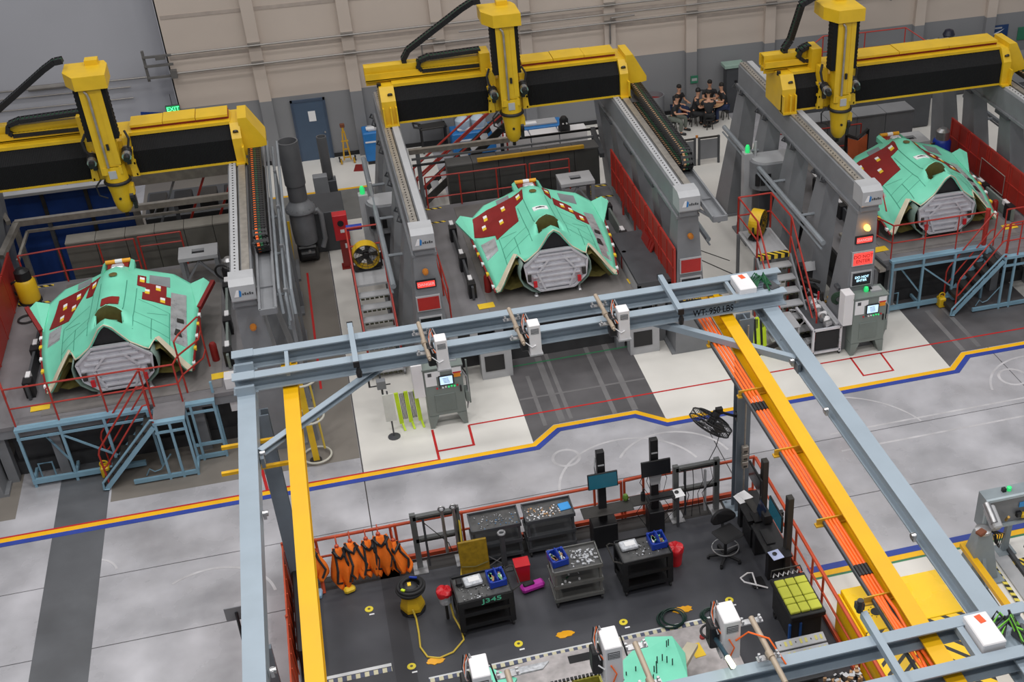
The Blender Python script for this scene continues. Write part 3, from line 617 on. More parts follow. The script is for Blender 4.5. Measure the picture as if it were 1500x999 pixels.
bed('grey machine bed of the gantry beside the blue curtained bay, with pale blue access stair', -5.57, 26.05, False)
bed('grey machine bed with end table under the gantry behind the loading beam', 5.07, 27.5, True)
bed('grey machine bed under the gantry with the amber beacon', 15.95, 27.25, False)
# ---------------- workpiece (aircraft centre fuselage section)
SECT = [(0.0, [(0, 1.86), (0.14, 1.78), (0.3, 1.54), (0.44, 1.34), (0.7, 1.14), (0.97, 0.99), (1.25, 0.68), (1.5, 0.40), (1.6, 0.36)]),
        (0.35, [(0, 1.84), (0.16, 1.76), (0.32, 1.58), (0.5, 1.42), (0.75, 1.24), (1.0, 1.06), (1.26, 0.80), (1.5, 0.56), (1.64, 0.50)]),
        (0.6, [(0, 1.64), (0.2, 1.59), (0.34, 1.5), (0.56, 1.42), (0.8, 1.25), (1.04, 1.07), (1.28, 0.84), (1.52, 0.66), (1.68, 0.58)]),
        (0.9, [(0, 1.9), (0.2, 1.8), (0.38, 1.58), (0.58, 1.42), (0.82, 1.25), (1.07, 1.08), (1.3, 0.88), (1.53, 0.73), (1.72, 0.65)]),
        (1.2, [(0, 1.72), (0.24, 1.66), (0.44, 1.48), (0.62, 1.37), (0.85, 1.24), (1.1, 1.08), (1.34, 0.92), (1.56, 0.80), (1.75, 0.72)]),
        (1.9, [(0, 1.67), (0.24, 1.62), (0.44, 1.46), (0.62, 1.34), (0.87, 1.22), (1.12, 1.08), (1.36, 0.96), (1.6, 0.84), (1.8, 0.76)]),
        (2.5, [(0, 1.68), (0.22, 1.63), (0.42, 1.47), (0.6, 1.35), (0.85, 1.25), (1.12, 1.12), (1.36, 1.0), (1.6, 0.9), (1.84, 0.84)]),
        (2.95, [(0, 1.74), (0.2, 1.68), (0.38, 1.52), (0.56, 1.4), (0.8, 1.3), (1.06, 1.2), (1.3, 1.12), (1.54, 1.04), (1.74, 1.0)]),
        (3.3, [(0, 1.62), (0.16, 1.58), (0.3, 1.5), (0.44, 1.46), (0.6, 1.4), (0.78, 1.34), (0.96, 1.28), (1.14, 1.24), (1.3, 1.2)]),
        (3.75, [(0, 1.46), (0.1, 1.43), (0.18, 1.4), (0.24, 1.37), (0.29, 1.34), (0.33, 1.32), (0.36, 1.3), (0.39, 1.28), (0.42, 1.26)])]
def _row(y):
    for (a, pa), (b, pb) in zip(SECT, SECT[1:]):
        if y <= b or b == SECT[-1][0]:
            t = min(1, max(0, (y - a) / (b - a)))
            return [(p[0] + (q[0] - p[0]) * t, p[1] + (q[1] - p[1]) * t) for p, q in zip(pa, pb)]
def zf(x, y):
    r = _row(y); x = abs(x)
    for (a, za), (b, zb) in zip(r, r[1:]):
        if x <= b or (b, zb) == r[-1]:
            return za + (zb - za) * (x - a) / max(1e-6, b - a)
def fy(x, y):     # the near edge runs back between bulkhead and intake lip
    x = abs(x)
    f = 0.0 if x < 0.8 else (x - 0.8) / 0.14 * 0.4 if x < 0.94 else 0.4 - (x - 0.94) / 0.56 * 0.46 if x < 1.5 else -0.06
    return f + y * (1 - f) if y < 1 else y
def skin_patch(mb, c4, off, n=5, k=5, mi=0):
    vs = []
    for i in range(n + 1):
        for j in range(k + 1):
            u, v = i / n, j / k
            x = (1 - u) * (1 - v) * c4[0][0] + u * (1 - v) * c4[1][0] + u * v * c4[2][0] + (1 - u) * v * c4[3][0]
            y = (1 - u) * (1 - v) * c4[0][1] + u * (1 - v) * c4[1][1] + u * v * c4[2][1] + (1 - u) * v * c4[3][1]
            vs.append((x, y, zf(x, y) + off))
    fs = [(i * (k + 1) + j, (i + 1) * (k + 1) + j, (i + 1) * (k + 1) + j + 1, i * (k + 1) + j + 1) for i in range(n) for j in range(k)]
    nb = len(vs); vs += [(x, y, z - off - 0.01) for x, y, z in vs]
    edge = [i * (k + 1) for i in range(n + 1)] + [n * (k + 1) + j for j in range(1, k + 1)] + [i * (k + 1) + k for i in range(n - 1, -1, -1)] + [j for j in range(k - 1, 0, -1)]
    fs += [(a, b, b + nb, a + nb) for a, b in zip(edge, edge[1:] + edge[:1])]
    mb.add(vs, fs, mi)
def sq(x0, y0, x1, y1): return [(x0, y0), (x1, y0), (x1, y1), (x0, y1)]
def fuselage(label, loc, variant):
    T = thing('aircraft_fuselage_section', label, 'aircraft part', loc, group='aircraft fuselage sections under the gantries')
    ys = [0, .12, .25, .38, .5, .62, .75, .9, 1.05, 1.2, 1.4, 1.6, 1.9, 2.2, 2.5, 2.72, 2.95, 3.12, 3.3, 3.5, 3.75]
    vs = []; fs = []
    for y in ys:
        w = _row(y)[-1][0]; k = min(1, w / 0.9); inner = [q * k for q in (0, 0.1, 0.2, 0.3, 0.42)]
        half = inner + [inner[-1] + (w - inner[-1]) * q / 12 for q in range(1, 13)]
        full = [-x for x in half[:0:-1]] + half
        vs += [(x, fy(x, y), zf(x, fy(x, y))) for x in full]
    NC = len(full)
    hole = lambda x, y: (abs(x) < 0.2 and 0.62 < y < 0.9) or (0.2 < abs(x) < 0.3 and 0.5 < y < 0.9)
    for i in range(len(ys) - 1):
        for j in range(NC - 1):
            a = i * NC + j; c = [vs[a], vs[a + 1], vs[a + NC], vs[a + NC + 1]]
            x = sum(p[0] for p in c) / 4; y = sum(p[1] for p in c) / 4
            if hole(x, y): continue
            if variant == 0 and abs(x) < 0.13 and 3.3 < y: continue
            fs.append((a, a + 1, a + NC + 1, a + NC))
    sk = MB(); sk.add(vs, fs)
    o = sk.build('upper_skin', M['teal'], T, smooth=True)
    md = o.modifiers.new('thickness', 'SOLIDIFY'); md.thickness = 0.045; md.offset = -1
    # olive throat behind the hump and dark opening below the arch
    th = MB(); th.prism([(-0.34, 1.25), (0.34, 1.25), (0.31, 1.66), (0.2, 1.79), (0.1, 1.845), (0, 1.885), (-0.1, 1.845), (-0.2, 1.79), (-0.31, 1.66)], 'y', 0.88, 0.91)
    for sx in (-1, 1): th.add([(sx * 0.31, 0.5, 1.52), (sx * 0.31, 0.9, 1.64), (sx * 0.31, 0.9, 1.25), (sx * 0.31, 0.5, 1.25)], [(0, 1, 2, 3)])
    th.build('throat', M['olive'], T); MB().span((-0.32, 0.45, 1.28), (0.32, 0.9, 1.3)).build('throat_floor', M['black'], T)
    ov = MB(); ov.lathe([(0.1, 0), (0.1, 0.01)], (0, 2.72, zf(0, 2.72) + 0.005), 12); ov.build('access_hole', M['olive'], T)
    MB().prism([(-0.43, 1.28), (0.43, 1.28), (0.3, 1.5), (0.13, 1.74), (-0.13, 1.74), (-0.3, 1.5)], 'y', 0.1, 0.14).build('cavity_panel', M['black'], T)
    # belly, intake ducts
    bl = MB(); bl.add([(-0.8, 0.06, 0.9), (0.8, 0.06, 0.9), (0.8, 3.2, 1.1), (-0.8, 3.2, 1.1), (-0.55, 0.06, 0.2), (0.55, 0.06, 0.2), (0.5, 3.2, 0.5), (-0.5, 3.2, 0.5)],
           [(0, 1, 2, 3), (0, 4, 5, 1), (1, 5, 6, 2), (2, 6, 7, 3), (3, 7, 4, 0), (7, 6, 5, 4)]); bl.build('belly', M['dgrey'], T)
    for s in (-1, 1):
        d = MB(); vs2 = [(s * 0.86, 0.18, 0.9), (s * 1.0, 0.2, 0.94), (s * 1.5, 0.2, 0.36), (s * 1.2, 0.2, 0.22), (s * 0.7, 0.2, 0.3)]
        back = [(x, 2.2, z + 0.2) for x, y, z in vs2]; n = 5
        d.add(vs2 + back, [tuple(range(n, 2 * n))] + [(i, (i + 1) % n, n + (i + 1) % n, n + i) for i in range(n)]); d.build('intake_duct', M['olive'], T)
        lip = MB(); skin_patch(lip, [(s * 0.92, 0.37), (s * 1.52, -0.1), (s * 1.62, 0.06), (s * 1.0, 0.5)], 0.014, 8, 2); lip.build('intake_lip', M['teal_edge'], T)
        lip = MB(); q = [(s * 0.92, 0.38, zf(0.92, 0.38)), (s * 1.5, -0.07, zf(1.5, 0)), (s * 1.42, 0.1, 0.3), (s * 0.9, 0.5, 0.9)]
        lip.add([(x, y - 0.02, z + 0.015) for x, y, z in q] + [(x, y + 0.05, z - 0.07) for x, y, z in q], [(0, 1, 2, 3), (7, 6, 5, 4), (0, 4, 5, 1), (1, 5, 6, 2), (2, 6, 7, 3), (3, 7, 4, 0)])
        lip.build('intake_edge', M['olive'], T)
        # duct cheek curving round the bulkhead
        ch = MB(); pr = [(0.84, 1.04), (0.92, 0.84), (0.93, 0.6), (0.85, 0.4), (0.66, 0.22), (0.45, 0.14)]
        vv = [(s * x, y, z) for y in (0.0, 0.6) for x, z in pr] ; m_ = len(pr)
        ch.add(vv, [(i, i + 1, m_ + i + 1, m_ + i) for i in range(m_ - 1)]); oc = ch.build('duct_cheek', mat('dull_green_grey', S(120, 142, 132), 0.45), T, smooth=True)
        oc.modifiers.new('thickness', 'SOLIDIFY').thickness = 0.035
        # guard along the outer edge with tape flags
        eg = MB(); pts = [(s * (_row(y)[-1][0] + 0.015), y, _row(y)[-1][1] - 0.03) for y in (0.0, .35, .75, 1.2, 1.9, 2.3)]
        eg.path(pts, 0.036, 5); e = eg.build('edge_guard', M['maroon'], T)
        for k, y in enumerate((0.18, 0.6, 1.0, 1.45, 1.85)):
            r_ = _row(y)[-1]; MB().box((s * (r_[0] + 0.025), y, r_[1] - 0.02), (0.065, 0.13, 0.065)).build('tape_flag', M['tape_y'] if k % 2 else M['paper'], e)
        # rear blade
        fb = MB(); y0 = 2.25
        pl = [(s * 1.78, 2.05, 0.80), (s * 2.14, 2.95, 1.0), (s * 1.98, 3.12, 1.08), (s * 1.66, 3.0, 1.03)]
        fb.add(pl + [(x, y, z - 0.05) for x, y, z in pl], [(0, 1, 2, 3), (7, 6, 5, 4), (0, 4, 5, 1), (1, 5, 6, 2), (2, 6, 7, 3), (3, 7, 4, 0)]); fb.build('rear_blade', M['teal'], T)
        if variant == 1:
            MB().bar((s * 1.83, 2.1, 0.8), (s * 2.2, 3.0, 1.0), 0.1, 0.1).build('blade_guard', M['maroon'], T)
    # silver bulkhead
    hexo = [(-0.42, 1.32), (0.42, 1.32), (0.84, 0.95), (0.78, 0.5), (0.45, 0.18), (-0.45, 0.18), (-0.78, 0.5), (-0.84, 0.95)]
    b = MB(); b.prism(hexo, 'y', 0.02, 0.07); bk = b.build('bulkhead', M['alu'], T)
    for k, z in enumerate((0.3, 0.45, 0.6, 0.75, 0.9, 1.05, 1.2)):
        w = 0.34 + 0.14 * k if z < 0.7 else 0.76 - (z - 0.75) * 0.68
        MB().bar((-w, -0.0, z), (w, -0.0, z), 0.09, 0.04).build('rib', M['alu'], bk)
    for p, q in (((-0.42, 1.3), (-0.82, 0.95)), ((0.42, 1.3), (0.82, 0.95)), ((-0.82, 0.95), (-0.76, 0.5)), ((0.82, 0.95), (0.76, 0.5)), ((-0.76, 0.5), (-0.45, 0.2)), ((0.76, 0.5), (0.45, 0.2)), ((-0.42, 1.31), (0.42, 1.31)), ((-0.45, 0.2), (0.45, 0.2)),
                 ((-0.5, 0.72), (-0.32, 0.22)), ((0.5, 0.72), (0.32, 0.22)), ((-0.5, 0.72), (-0.2, 1.05)), ((0.5, 0.72), (0.25, 1.05))):
        MB().bar((p[0], -0.03, p[1]), (q[0], -0.03, q[1]), 0.05, 0.05, up=(0, -1, 0)).build('frame_web', M['alu'], bk)
    for s in (-1, 1):
        MB().box((s * 0.72, -0.03, 0.62), (0.1, 0.08, 0.22), bev=0.015).build('side_fitting', M['dsteel'], bk)
        MB().box((s * 0.58, -0.06, 0.42), (0.09, 0.06, 0.16)).build('fitting_cover', M['redp'], bk)
    # stand feet
    for x, y in ((-0.55, 0.1), (0.6, 0.1), (-0.5, 2.7), (0.5, 2.7)):
        f = MB(); f.tube((x, y, 0.02), (x, y, 0.45), 0.035, 8); f.lathe([(0.07, 0), (0.09, 0.015), (0.05, 0.05), (0.03, 0.1)], (x, y, 0.0), 10); f.build('support_foot', M['steel'], T)
    fr = MB(); fr.bar((-0.55, 0.1, 0.28), (-0.35, 0.1, 0.1), 0.04, 0.04); fr.bar((0.6, 0.1, 0.28), (0.4, 0.1, 0.1), 0.04, 0.04); fr.bar((-0.36, 0.1, 0.12), (0.41, 0.1, 0.12), 0.05, 0.05); fr.build('support_frame', M['steel'], T)
    # tail fork
    for s in (-1, 1):
        t = MB(); t.add([(s * 0.3, 3.2, 1.55), (s * 0.4, 3.2, 1.45), (s * 0.38, 3.9, 1.44), (s * 0.3, 3.9, 1.5), (s * 0.3, 3.2, 1.4), (s * 0.4, 3.2, 1.32), (s * 0.38, 3.9, 1.3), (s * 0.3, 3.9, 1.35)], [(0, 1, 2, 3), (0, 4, 5, 1), (1, 5, 6, 2), (2, 6, 7, 3), (3, 7, 4, 0), (7, 6, 5, 4)])
        t.build('tail_fork', M['teal'], T)
    tb = MB(); tb.tube((-0.3, 3.84, 1.5), (0.3, 3.84, 1.5), 0.055, 10); tb.tube((-0.07, 3.84, 1.5), (0.1, 3.84, 1.5), 0.058, 10, mi=1); tb.build('tail_roll', [mat('orange_yellow_wrap', S(240, 170, 40), 0.5), M['paper']], T)
    MB().box((0, 3.68, 1.4), (0.5, 0.24, 0.12)).build('tail_cover', M['maroon'], T)
    MB().box((0.02, 3.45, 1.52), (0.3, 0.2, 0.14), bev=0.03).build('tail_fitting', M['alu'], T)
    # covers and trays on the skin
    def pat(name, polys, m, off=0.018):
        for c in polys:
            p_ = MB(); skin_patch(p_, c, off); p_.build(name, m, T)
    def tags(lst):
        for x, y, a in lst:
            p_ = MB(); skin_patch(p_, sq(x - 0.05, y - 0.11, x + 0.05, y), 0.028, 2, 2); skin_patch(p_, sq(x - 0.05, y, x + 0.05, y + 0.1), 0.028, 2, 2, 1); p_.build('warning_tag', [M['tape_y'], M['paper']], T)
    if variant == 1:
        pat('cover_panel', [[(-1.62, 2.0), (-1.1, 1.85), (-0.62, 3.0), (-1.42, 2.95)], [(-0.7, 2.45), (-0.52, 2.35), (-0.36, 3.1), (-0.62, 3.05)], sq(0.5, 2.55, 0.68, 3.05), sq(0.68, 2.2, 1.12, 2.75), sq(0.62, 1.95, 1.24, 2.3)], M['maroon'])
        pat('red_blanket', [sq(-0.2, 1.25, 0.2, 1.62)], M['dred'], 0.03)
        tags([(-1.3, 2.15, 0), (-1.0, 2.3, 0), (-1.25, 2.6, 0), (-0.9, 2.7, 0), (-0.5, 2.8, 0), (0.72, 2.35, 0), (1.05, 2.1, 0), (0.95, 2.6, 0), (0.6, 2.85, 0)])
        pat('systems_bay', [sq(1.22, 0.55, 1.55, 2.55), sq(-1.6, 1.25, -1.28, 1.85)], M['tray'], 0.02)
    else:
        pat('cover_panel', [[(-1.25, 1.55), (-0.6, 1.75), (-0.5, 3.1), (-1.25, 3.06)], [(-1.76, 2.2), (-1.25, 1.8), (-1.25, 3.06), (-1.68, 2.92)], [(-0.55, 2.55), (-0.3, 2.6), (-0.22, 3.15), (-0.5, 3.1)], [(0.32, 2.75), (0.48, 2.6), (0.52, 3.2), (0.34, 3.3)], [(0.48, 2.3), (0.98, 2.05), (0.98, 2.5), (0.52, 2.75)], [(0.98, 1.8), (1.36, 1.7), (1.3, 2.15), (0.98, 2.3)]], M['maroon'])
        tags([(-1.45, 2.4, 0), (-1.0, 2.2, 0), (-1.35, 2.75, 0), (-0.85, 2.75, 0), (-0.4, 2.85, 0), (0.42, 3.0, 0), (0.72, 2.4, 0), (0.92, 2.25, 0), (1.15, 1.95, 0)])
        pat('systems_bay', [sq(1.3, 0.35, 1.55, 2.4), [(-1.62, 1.0), (-1.3, 1.1), (-1.28, 1.7), (-1.66, 1.75)]], M['tray'], 0.02)
        p_ = MB(); skin_patch(p_, sq(-0.2, 1.62, 0.2, 1.85), 0.02, 3, 3); v_ = p_.build('white_marker', M['paper'], T)
        p_ = MB(); skin_patch(p_, sq(-0.12, 1.72, 0.12, 1.76), 0.027, 2, 2); p_.build('marker_slot', M['black'], v_)
    pat('grey_liner', [sq(0.75, 2.75, 1.2, 3.15), sq(-0.95, 3.05, -0.6, 3.28)], mat('grey_liner', S(150, 156, 160), 0.4, 0.3), 0.015)
    for c in ([(1.3, 0.8), (1.45, 0.8), (1.42, 1.0), (1.33, 1.0)], [(1.36, 1.3), (1.5, 1.3), (1.5, 1.42), (1.36, 1.42)]):
        p_ = MB(); skin_patch(p_, c, 0.06, 2, 2); p_.build('bay_fitting', M['dsteel'], T)
    rim = MB(); rim.path([(x, fy(x, 0) - 0.005, zf(x, fy(x, 0)) + 0.005) for x in [q / 20 for q in range(-32, 33)]], 0.016, 4); rim.build('edge_seal', M['teal_edge'], T)
    sm = MB(); dk = mat('teal_seam', S(70, 158, 132), 0.5)
    def seam(a, b):
        n = 8; q = [(a[0] + (b[0] - a[0]) * i / n, a[1] + (b[1] - a[1]) * i / n) for i in range(n + 1)]
        d = Vector((b[0] - a[0], b[1] - a[1])).normalized(); px = (-d.y * 0.008, d.x * 0.008)
        vs3 = []
        for x, y in q: vs3 += [(x - px[0], y - px[1], zf(x - px[0], y - px[1]) + 0.004), (x + px[0], y + px[1], zf(x + px[0], y + px[1]) + 0.004)]
        sm.add(vs3, [(2 * i, 2 * i + 1, 2 * i + 3, 2 * i + 2) for i in range(n)])
    for s in (-1, 1):
        for a, b in (((0.5, 0.4), (0.5, 2.4)), ((1.2, 0.35), (1.2, 1.6)), ((0.5, 1.2), (1.2, 1.0)), ((0.55, 1.9), (1.2, 1.6)), ((0.85, 0.3), (0.85, 1.1)), ((0.5, 0.75), (1.2, 0.6)), ((0.3, 1.0), (0.3, 2.6)), ((0.75, 1.3), (1.15, 1.5))):
            seam((s * a[0], a[1]), (s * b[0], b[1]))
    sm.build('panel_seams', dk, T, kind='stuff')
    return T
fuselage('teal fuselage section with maroon patches on both wings, behind the pale blue access stair', (-5.52, 26.7, 1.612), 1)
fuselage('teal fuselage section with a white slotted marker, on the bed behind the loading beam', (5.17, 28.15, 1.612), 0)
fuselage('teal fuselage section with orange blanket behind its tail, beside the lit red sign', (16.1, 28.0, 1.612), 0)
# ---------------- pale blue access frames and stairs
def stair_flight(parent, top, bot, width, n, m_str, m_tread, wdir, tread=0.24, name='tread'):
    top, bot = Vector(top), Vector(bot); w = Vector(wdir).normalized() * width
    for k in (0, 1):
        MB().bar(top + w * k, bot + w * k, 0.05, 0.1).build('stringer', m_str, parent, world=True)
    h = (bot - top); h.z = 0; h.normalize()
    for i in range(n):
        p = top + (bot - top) * ((i + 0.6) / n) + w * 0.5 + Vector((0, 0, 0.04))
        b = MB(); R = Matrix((h, Vector((0, 0, 1)).cross(h), Vector((0, 0, 1)))).transposed()
        b.box(p, (tread, width - 0.03, 0.035), rot=R); b.box(p + h * (tread / 2) - Vector((0, 0, 0.04)), (0.02, width - 0.03, 0.1), rot=R)
        b.build(name, m_tread, parent, world=True)
def access(label, x0, x1, y0, stair_x, px1, yp, step_x1):
    # x0..x1: frame under the deck's near edge at y0; platform x stair_x..px1 reaching forward to yp
    m = M['stair_blue']; T = thing('access_platform', label, 'stairs', (x0, y0, 0), group='pale blue access platforms')
    MB().span((x0, y0 - 0.22, 1.55), (min(x1, stair_x), y0 - 0.02, 1.62)).build('ledge', m, T, world=True)
    MB().bar((x0, y0 - 0.2, 1.36), (x1, y0 - 0.2, 1.36), 0.05, 0.05).build('stiffener', m, T, world=True)
    n = 3; px = [x0 + 0.04, x0 + 0.95, x0 + 1.9, x1 - 0.05]
    for x in px:
        MB().bar((x, y0 - 0.2, 0), (x, y0 - 0.2, 1.56), 0.06, 0.06).build('frame_post', m, T, world=True)
    MB().bar((x0, y0 - 0.2, 0.16), (stair_x - 0.5, y0 - 0.2, 0.16), 0.08, 0.12).build('sill_beam', m, T, world=True)
    MB().bar((x0 + 0.95, y0 - 0.2, 1.3), (x0 + 1.95, y0 - 0.2, 0.5), 0.04, 0.04).build('brace', m, T, world=True)
    MB().bar((x0 + 0.95, y0 - 0.16, 0.5), (x0 + 0.3, y0 + 0.3, 1.4), 0.035, 0.035).build('brace', m, T, world=True)
    for x in px[:2]: MB().bar((x, y0 - 0.2, 0.16), (x, y0 + 0.3, 0.16), 0.06, 0.08).build('sill_beam', m, T, world=True)
    MB().path([(x0 + 0.15, y0 + 0.1, 0.06), (x0 + 0.15, y0 + 0.1, 0.42), (x0 + 0.45, y0 + 0.1, 0.42), (x0 + 0.45, y0 + 0.1, 0.06)], 0.025, 5).build('bumper_loop', m, T, world=True)
    # landing
    MB().span((stair_x, yp + 0.16, 1.54), (px1, y0 - 0.02, 1.605)).build('landing', deck_m, T, world=True); MB().span((stair_x, yp, 1.54), (px1, yp + 0.15, 1.61)).build('ledge', m, T, world=True)
    MB().bar((stair_x, yp + 0.03, 1.33), (px1, yp + 0.03, 1.33), 0.05, 0.05).build('stiffener', m, T, world=True)
    for x, y in ((stair_x + 0.05, yp + 0.03), (px1 - 0.03, yp + 0.03), (px1 - 0.03, y0 - 0.28), (stair_x + 0.35, yp + 0.03)):
        MB().bar((x, y, 0), (x, y, 1.56), 0.055, 0.055).build('frame_post', m, T, world=True)
    MB().bar((stair_x - 0.75, yp + 0.03, 0.1), (px1, yp + 0.03, 0.1), 0.06, 0.1).build('sill_beam', m, T, world=True)
    MB().bar((px1 - 0.03, yp, 0.1), (px1 - 0.03, y0 - 0.2, 0.1), 0.06, 0.1).build('sill_beam', m, T, world=True)
    MB().path([(stair_x - 0.5, yp + 0.3, 0.03), (stair_x - 0.4, yp + 0.3, 0.2), (stair_x - 0.3, yp + 0.3, 0.1), (stair_x - 0.15, yp + 0.3, 0.14), (stair_x + 0.15, yp + 0.25, 0.55)], 0.018, 5).build('release_lever', m, T, world=True)
    if step_x1:
        MB().span((px1, y0 - 0.14, 1.54), (step_x1, y0 + 0.1, 1.605)).build('landing', deck_m, T, world=True); MB().span((px1, y0 - 0.3, 1.54), (step_x1, y0 - 0.15, 1.61)).build('ledge', m, T, world=True)
        MB().bar((px1, y0 - 0.28, 1.36), (step_x1, y0 - 0.28, 1.36), 0.05, 0.05).build('stiffener', m, T, world=True)
        for x, y in ((step_x1 - 0.03, y0 - 0.28), (step_x1 - 0.03, y0 + 0.08), (px1 + 0.1, y0 - 0.28)):
            MB().bar((x, y, 0), (x, y, 1.9 if y > y0 else 1.56), 0.055, 0.055).build('frame_post', m, T, world=True)
        MB().bar((px1, y0 - 0.28, 0.1), (step_x1, y0 - 0.28, 0.1), 0.06, 0.1).build('sill_beam', m, T, world=True)
        MB().bar((px1, y0 - 0.28, 0.45), (step_x1, y0 - 0.28, 0.45), 0.05, 0.07).build('sill_beam', m, T, world=True)
    # flight going down towards -x
    stair_flight(T, (stair_x, yp + 0.02, 1.5), (stair_x - 1.35, yp + 0.02, 0.06), 0.72, 6, m, M['dsteel'], (0, 1, 0))
    MB().path([(stair_x + 0.05, yp, 1.7), (stair_x - 0.02, yp, 1.72), (stair_x - 1.4, yp, 0.24), (stair_x - 1.42, yp, 0.06), (stair_x - 1.3, yp, 0.04)], 0.028, 6).build('side_guard', m, T, world=True)
    r = M['red']
    for k, y in enumerate((yp + 0.04, yp + 0.72)):
        MB().path([(stair_x + 0.02, y, 1.62), (stair_x + 0.02, y, 2.6), (stair_x - 0.1, y, 2.62), (stair_x - 1.25, y, 1.15), (stair_x - 1.3, y, 1.0), (stair_x - 1.28, y, 0.18)], 0.022, 6).build('handrail', r, T, world=True)
        MB().path([(stair_x + 0.02, y, 2.12), (stair_x - 0.1, y, 2.1), (stair_x - 1.2, y, 0.68), (stair_x - 1.28, y, 0.62)], 0.02, 6).build('handrail', r, T, world=True)
    g = MB(); g.span((stair_x - 1.5, yp + 0.5, 0), (stair_x - 1.3, yp + 0.75, 0.3), bev=0.03); g.torus((stair_x - 1.4, yp + 0.62, 0.34), 0.09, 0.018, 12, 5, (0, 1, 0)); g.build('yellow_chock', M['yellow'], T, world=True)
    return T
A = access('pale blue access platform with chock, under the fuselage by the blue curtained bay', -7.85, -4.95, 26.05, -4.85, -4.15, 25.2, -3.5)
railing(A, [(-8.2, 27.3, 1.6), (-7.82, 26.0, 1.6), (-6.9, 26.0, 1.6), (-5.85, 26.0, 1.6), (-4.95, 26.0, 1.6)], M['red'], 1.02, 0.5)
railing(A, [(-4.95, 26.0, 1.6), (-4.85, 25.95, 1.6), (-4.2, 25.95, 1.6)], M['red'], 1.02, 0.5, posts=[(-4.2, 25.95, 1.6)])
railing(A, [(-4.2, 25.95, 1.6), (-4.1, 26.3, 1.6), (-3.65, 26.9, 1.6), (-3.6, 27.3, 1.6)], M['red'], 1.02, 0.5, posts=[(-4.1, 26.3, 1.6), (-3.6, 27.3, 1.6)])
MB().path([(-4.1, 26.3, 2.62), (-4.1, 26.3, 3.0), (-4.0, 26.5, 3.05), (-3.6, 27.2, 3.05), (-3.55, 27.3, 2.95), (-3.6, 27.3, 2.62)], 0.022, 6).build('gate_loop', M['red'], A, world=True)
A = access('pale blue access platform with yellow chock, under the fuselage beside the lit red sign', 14.15, 17.05, 27.3, 17.15, 18.9, 26.4, 0)
railing(A, [(13.75, 28.4, 1.6), (14.18, 27.25, 1.6), (15.15, 27.25, 1.6), (16.1, 27.25, 1.6), (16.95, 27.25, 1.6)], M['red'], 1.02, 0.5)
MB().path([(14.35, 28.1, 2.62), (14.45, 28.7, 3.0), (13.95, 28.8, 3.02), (13.75, 28.4, 2.62)], 0.022, 6).build('gate_loop', M['red'], A, world=True)
railing(A, [(17.2, 26.43, 1.6), (17.55, 26.45, 1.6), (18.8, 26.45, 1.6)], M['red'], 1.02, 0.5)
railing(A, [(17.5, 27.2, 1.6), (18.8, 27.2, 1.6)], M['red'], 1.02, 0.5)
MB().tube((16.95, 27.25, 1.6), (16.95, 27.25, 2.7), 0.07, 8).build('gate_post', M['red'], A, world=True)
# ================================================================ overhead steel frame of the near cell
bg = M['blue_grey']; by = M['beam_yellow']
F = thing('overhead_steel_frame', 'pale blue grey steel frame with yellow beams and orange cables above the near work cell', 'steel frame', (0, 20.6, 0))
def part(mb, name, m=bg, parent=F, **k): return mb.build(name, m, parent, world=True, **k)
# side runway beams
for x, xn in ((-2.2, -2.24), (8.1, 8.16)):
    b = MB(); b.sect((x, 21.75, 4.82), (xn, 9.0, 4.82), [(-0.16, -0.17), (0.16, -0.17), (0.16, -0.14), (0.05, -0.14), (0.05, 0.14), (0.16, 0.14), (0.16, 0.17), (-0.16, 0.17)])
    sb = part(b, 'runway_beam')
    for y in (18.7, 17.0, 13.4):
        k = MB(); k.tube((x + (0.17 if x < 0 else -0.19), y, 4.86), (x + (0.26 if x < 0 else -0.27), y, 4.86), 0.05, 8); k.box((x + (0.2 if x < 0 else -0.22), y, 4.83), (0.05, 0.1, 0.12)); k.build('beam_sensor', M['steel'], sb, world=True)
# doubled cross beams resting on the runways
for y, x0, x1, nm in ((21.42, -2.38, 8.62, 'cross_beam'), (20.62, -2.38, 8.45, 'cross_beam')):
    b = MB(); b.sect((x0, y, 5.15), (x1, y, 5.15), [(-0.11, -0.15), (0.11, -0.15), (0.11, -0.125), (-0.09, -0.125), (-0.09, 0.125), (0.11, 0.125), (0.11, 0.15), (-0.11, 0.15)])
    cb = part(b, nm)
    p = MB(); p.span((-2.42, y - 0.14, 4.99), (-1.98, y + 0.14, 5.01)); p.span((-2.4, y - 0.13, 5.3), (-2.0, y + 0.13, 5.315)); p.bar((-2.37, y - 0.15, 5.0), (-2.03, y - 0.15, 5.0), 0.08, 0.34); p.build('clamp_plate', bg, cb, world=True)
for x in (-1.4, 7.42):
    part(MB().bar((x, 20.6, 5.22), (x, 21.44, 5.22), 0.07, 0.12), 'cross_tie')
for x in (-0.15, 6.14):
    b = MB(); b.bar((x, 20.3, 5.37), (x, 21.75, 5.37), 0.1, 0.1); o = part(b, 'lift_bar')
    e = MB()
    e.box((x, 20.28, 5.37), (0.115, 0.04, 0.115)); e.box((x, 21.77, 5.37), (0.115, 0.04, 0.115)); o2 = e.build('end_cap', M['black'], o, world=True, kind='stuff')
    MB().lathe([(0.05, 0), (0.06, 0.1), (0.03, 0.2)], (x + 0.02, 20.34, 5.06), 8).build('cable_gland', M['black'], o, world=True)
# knee braces
part(MB().chan((-2.02, 18.75, 4.85), (0.4, 21.0, 4.85), 0.13, 0.13), 'knee_brace'); part(MB().chan((5.6, 21.05, 4.85), (7.98, 18.75, 4.85), 0.13, 0.13, flip=-1), 'knee_brace')
for x in (-2.0, 7.97):
    part(MB().box((x, 18.65, 4.75), (0.06, 0.2, 0.2)), 'gusset', mat('column_grey', S(112, 122, 132), 0.4))
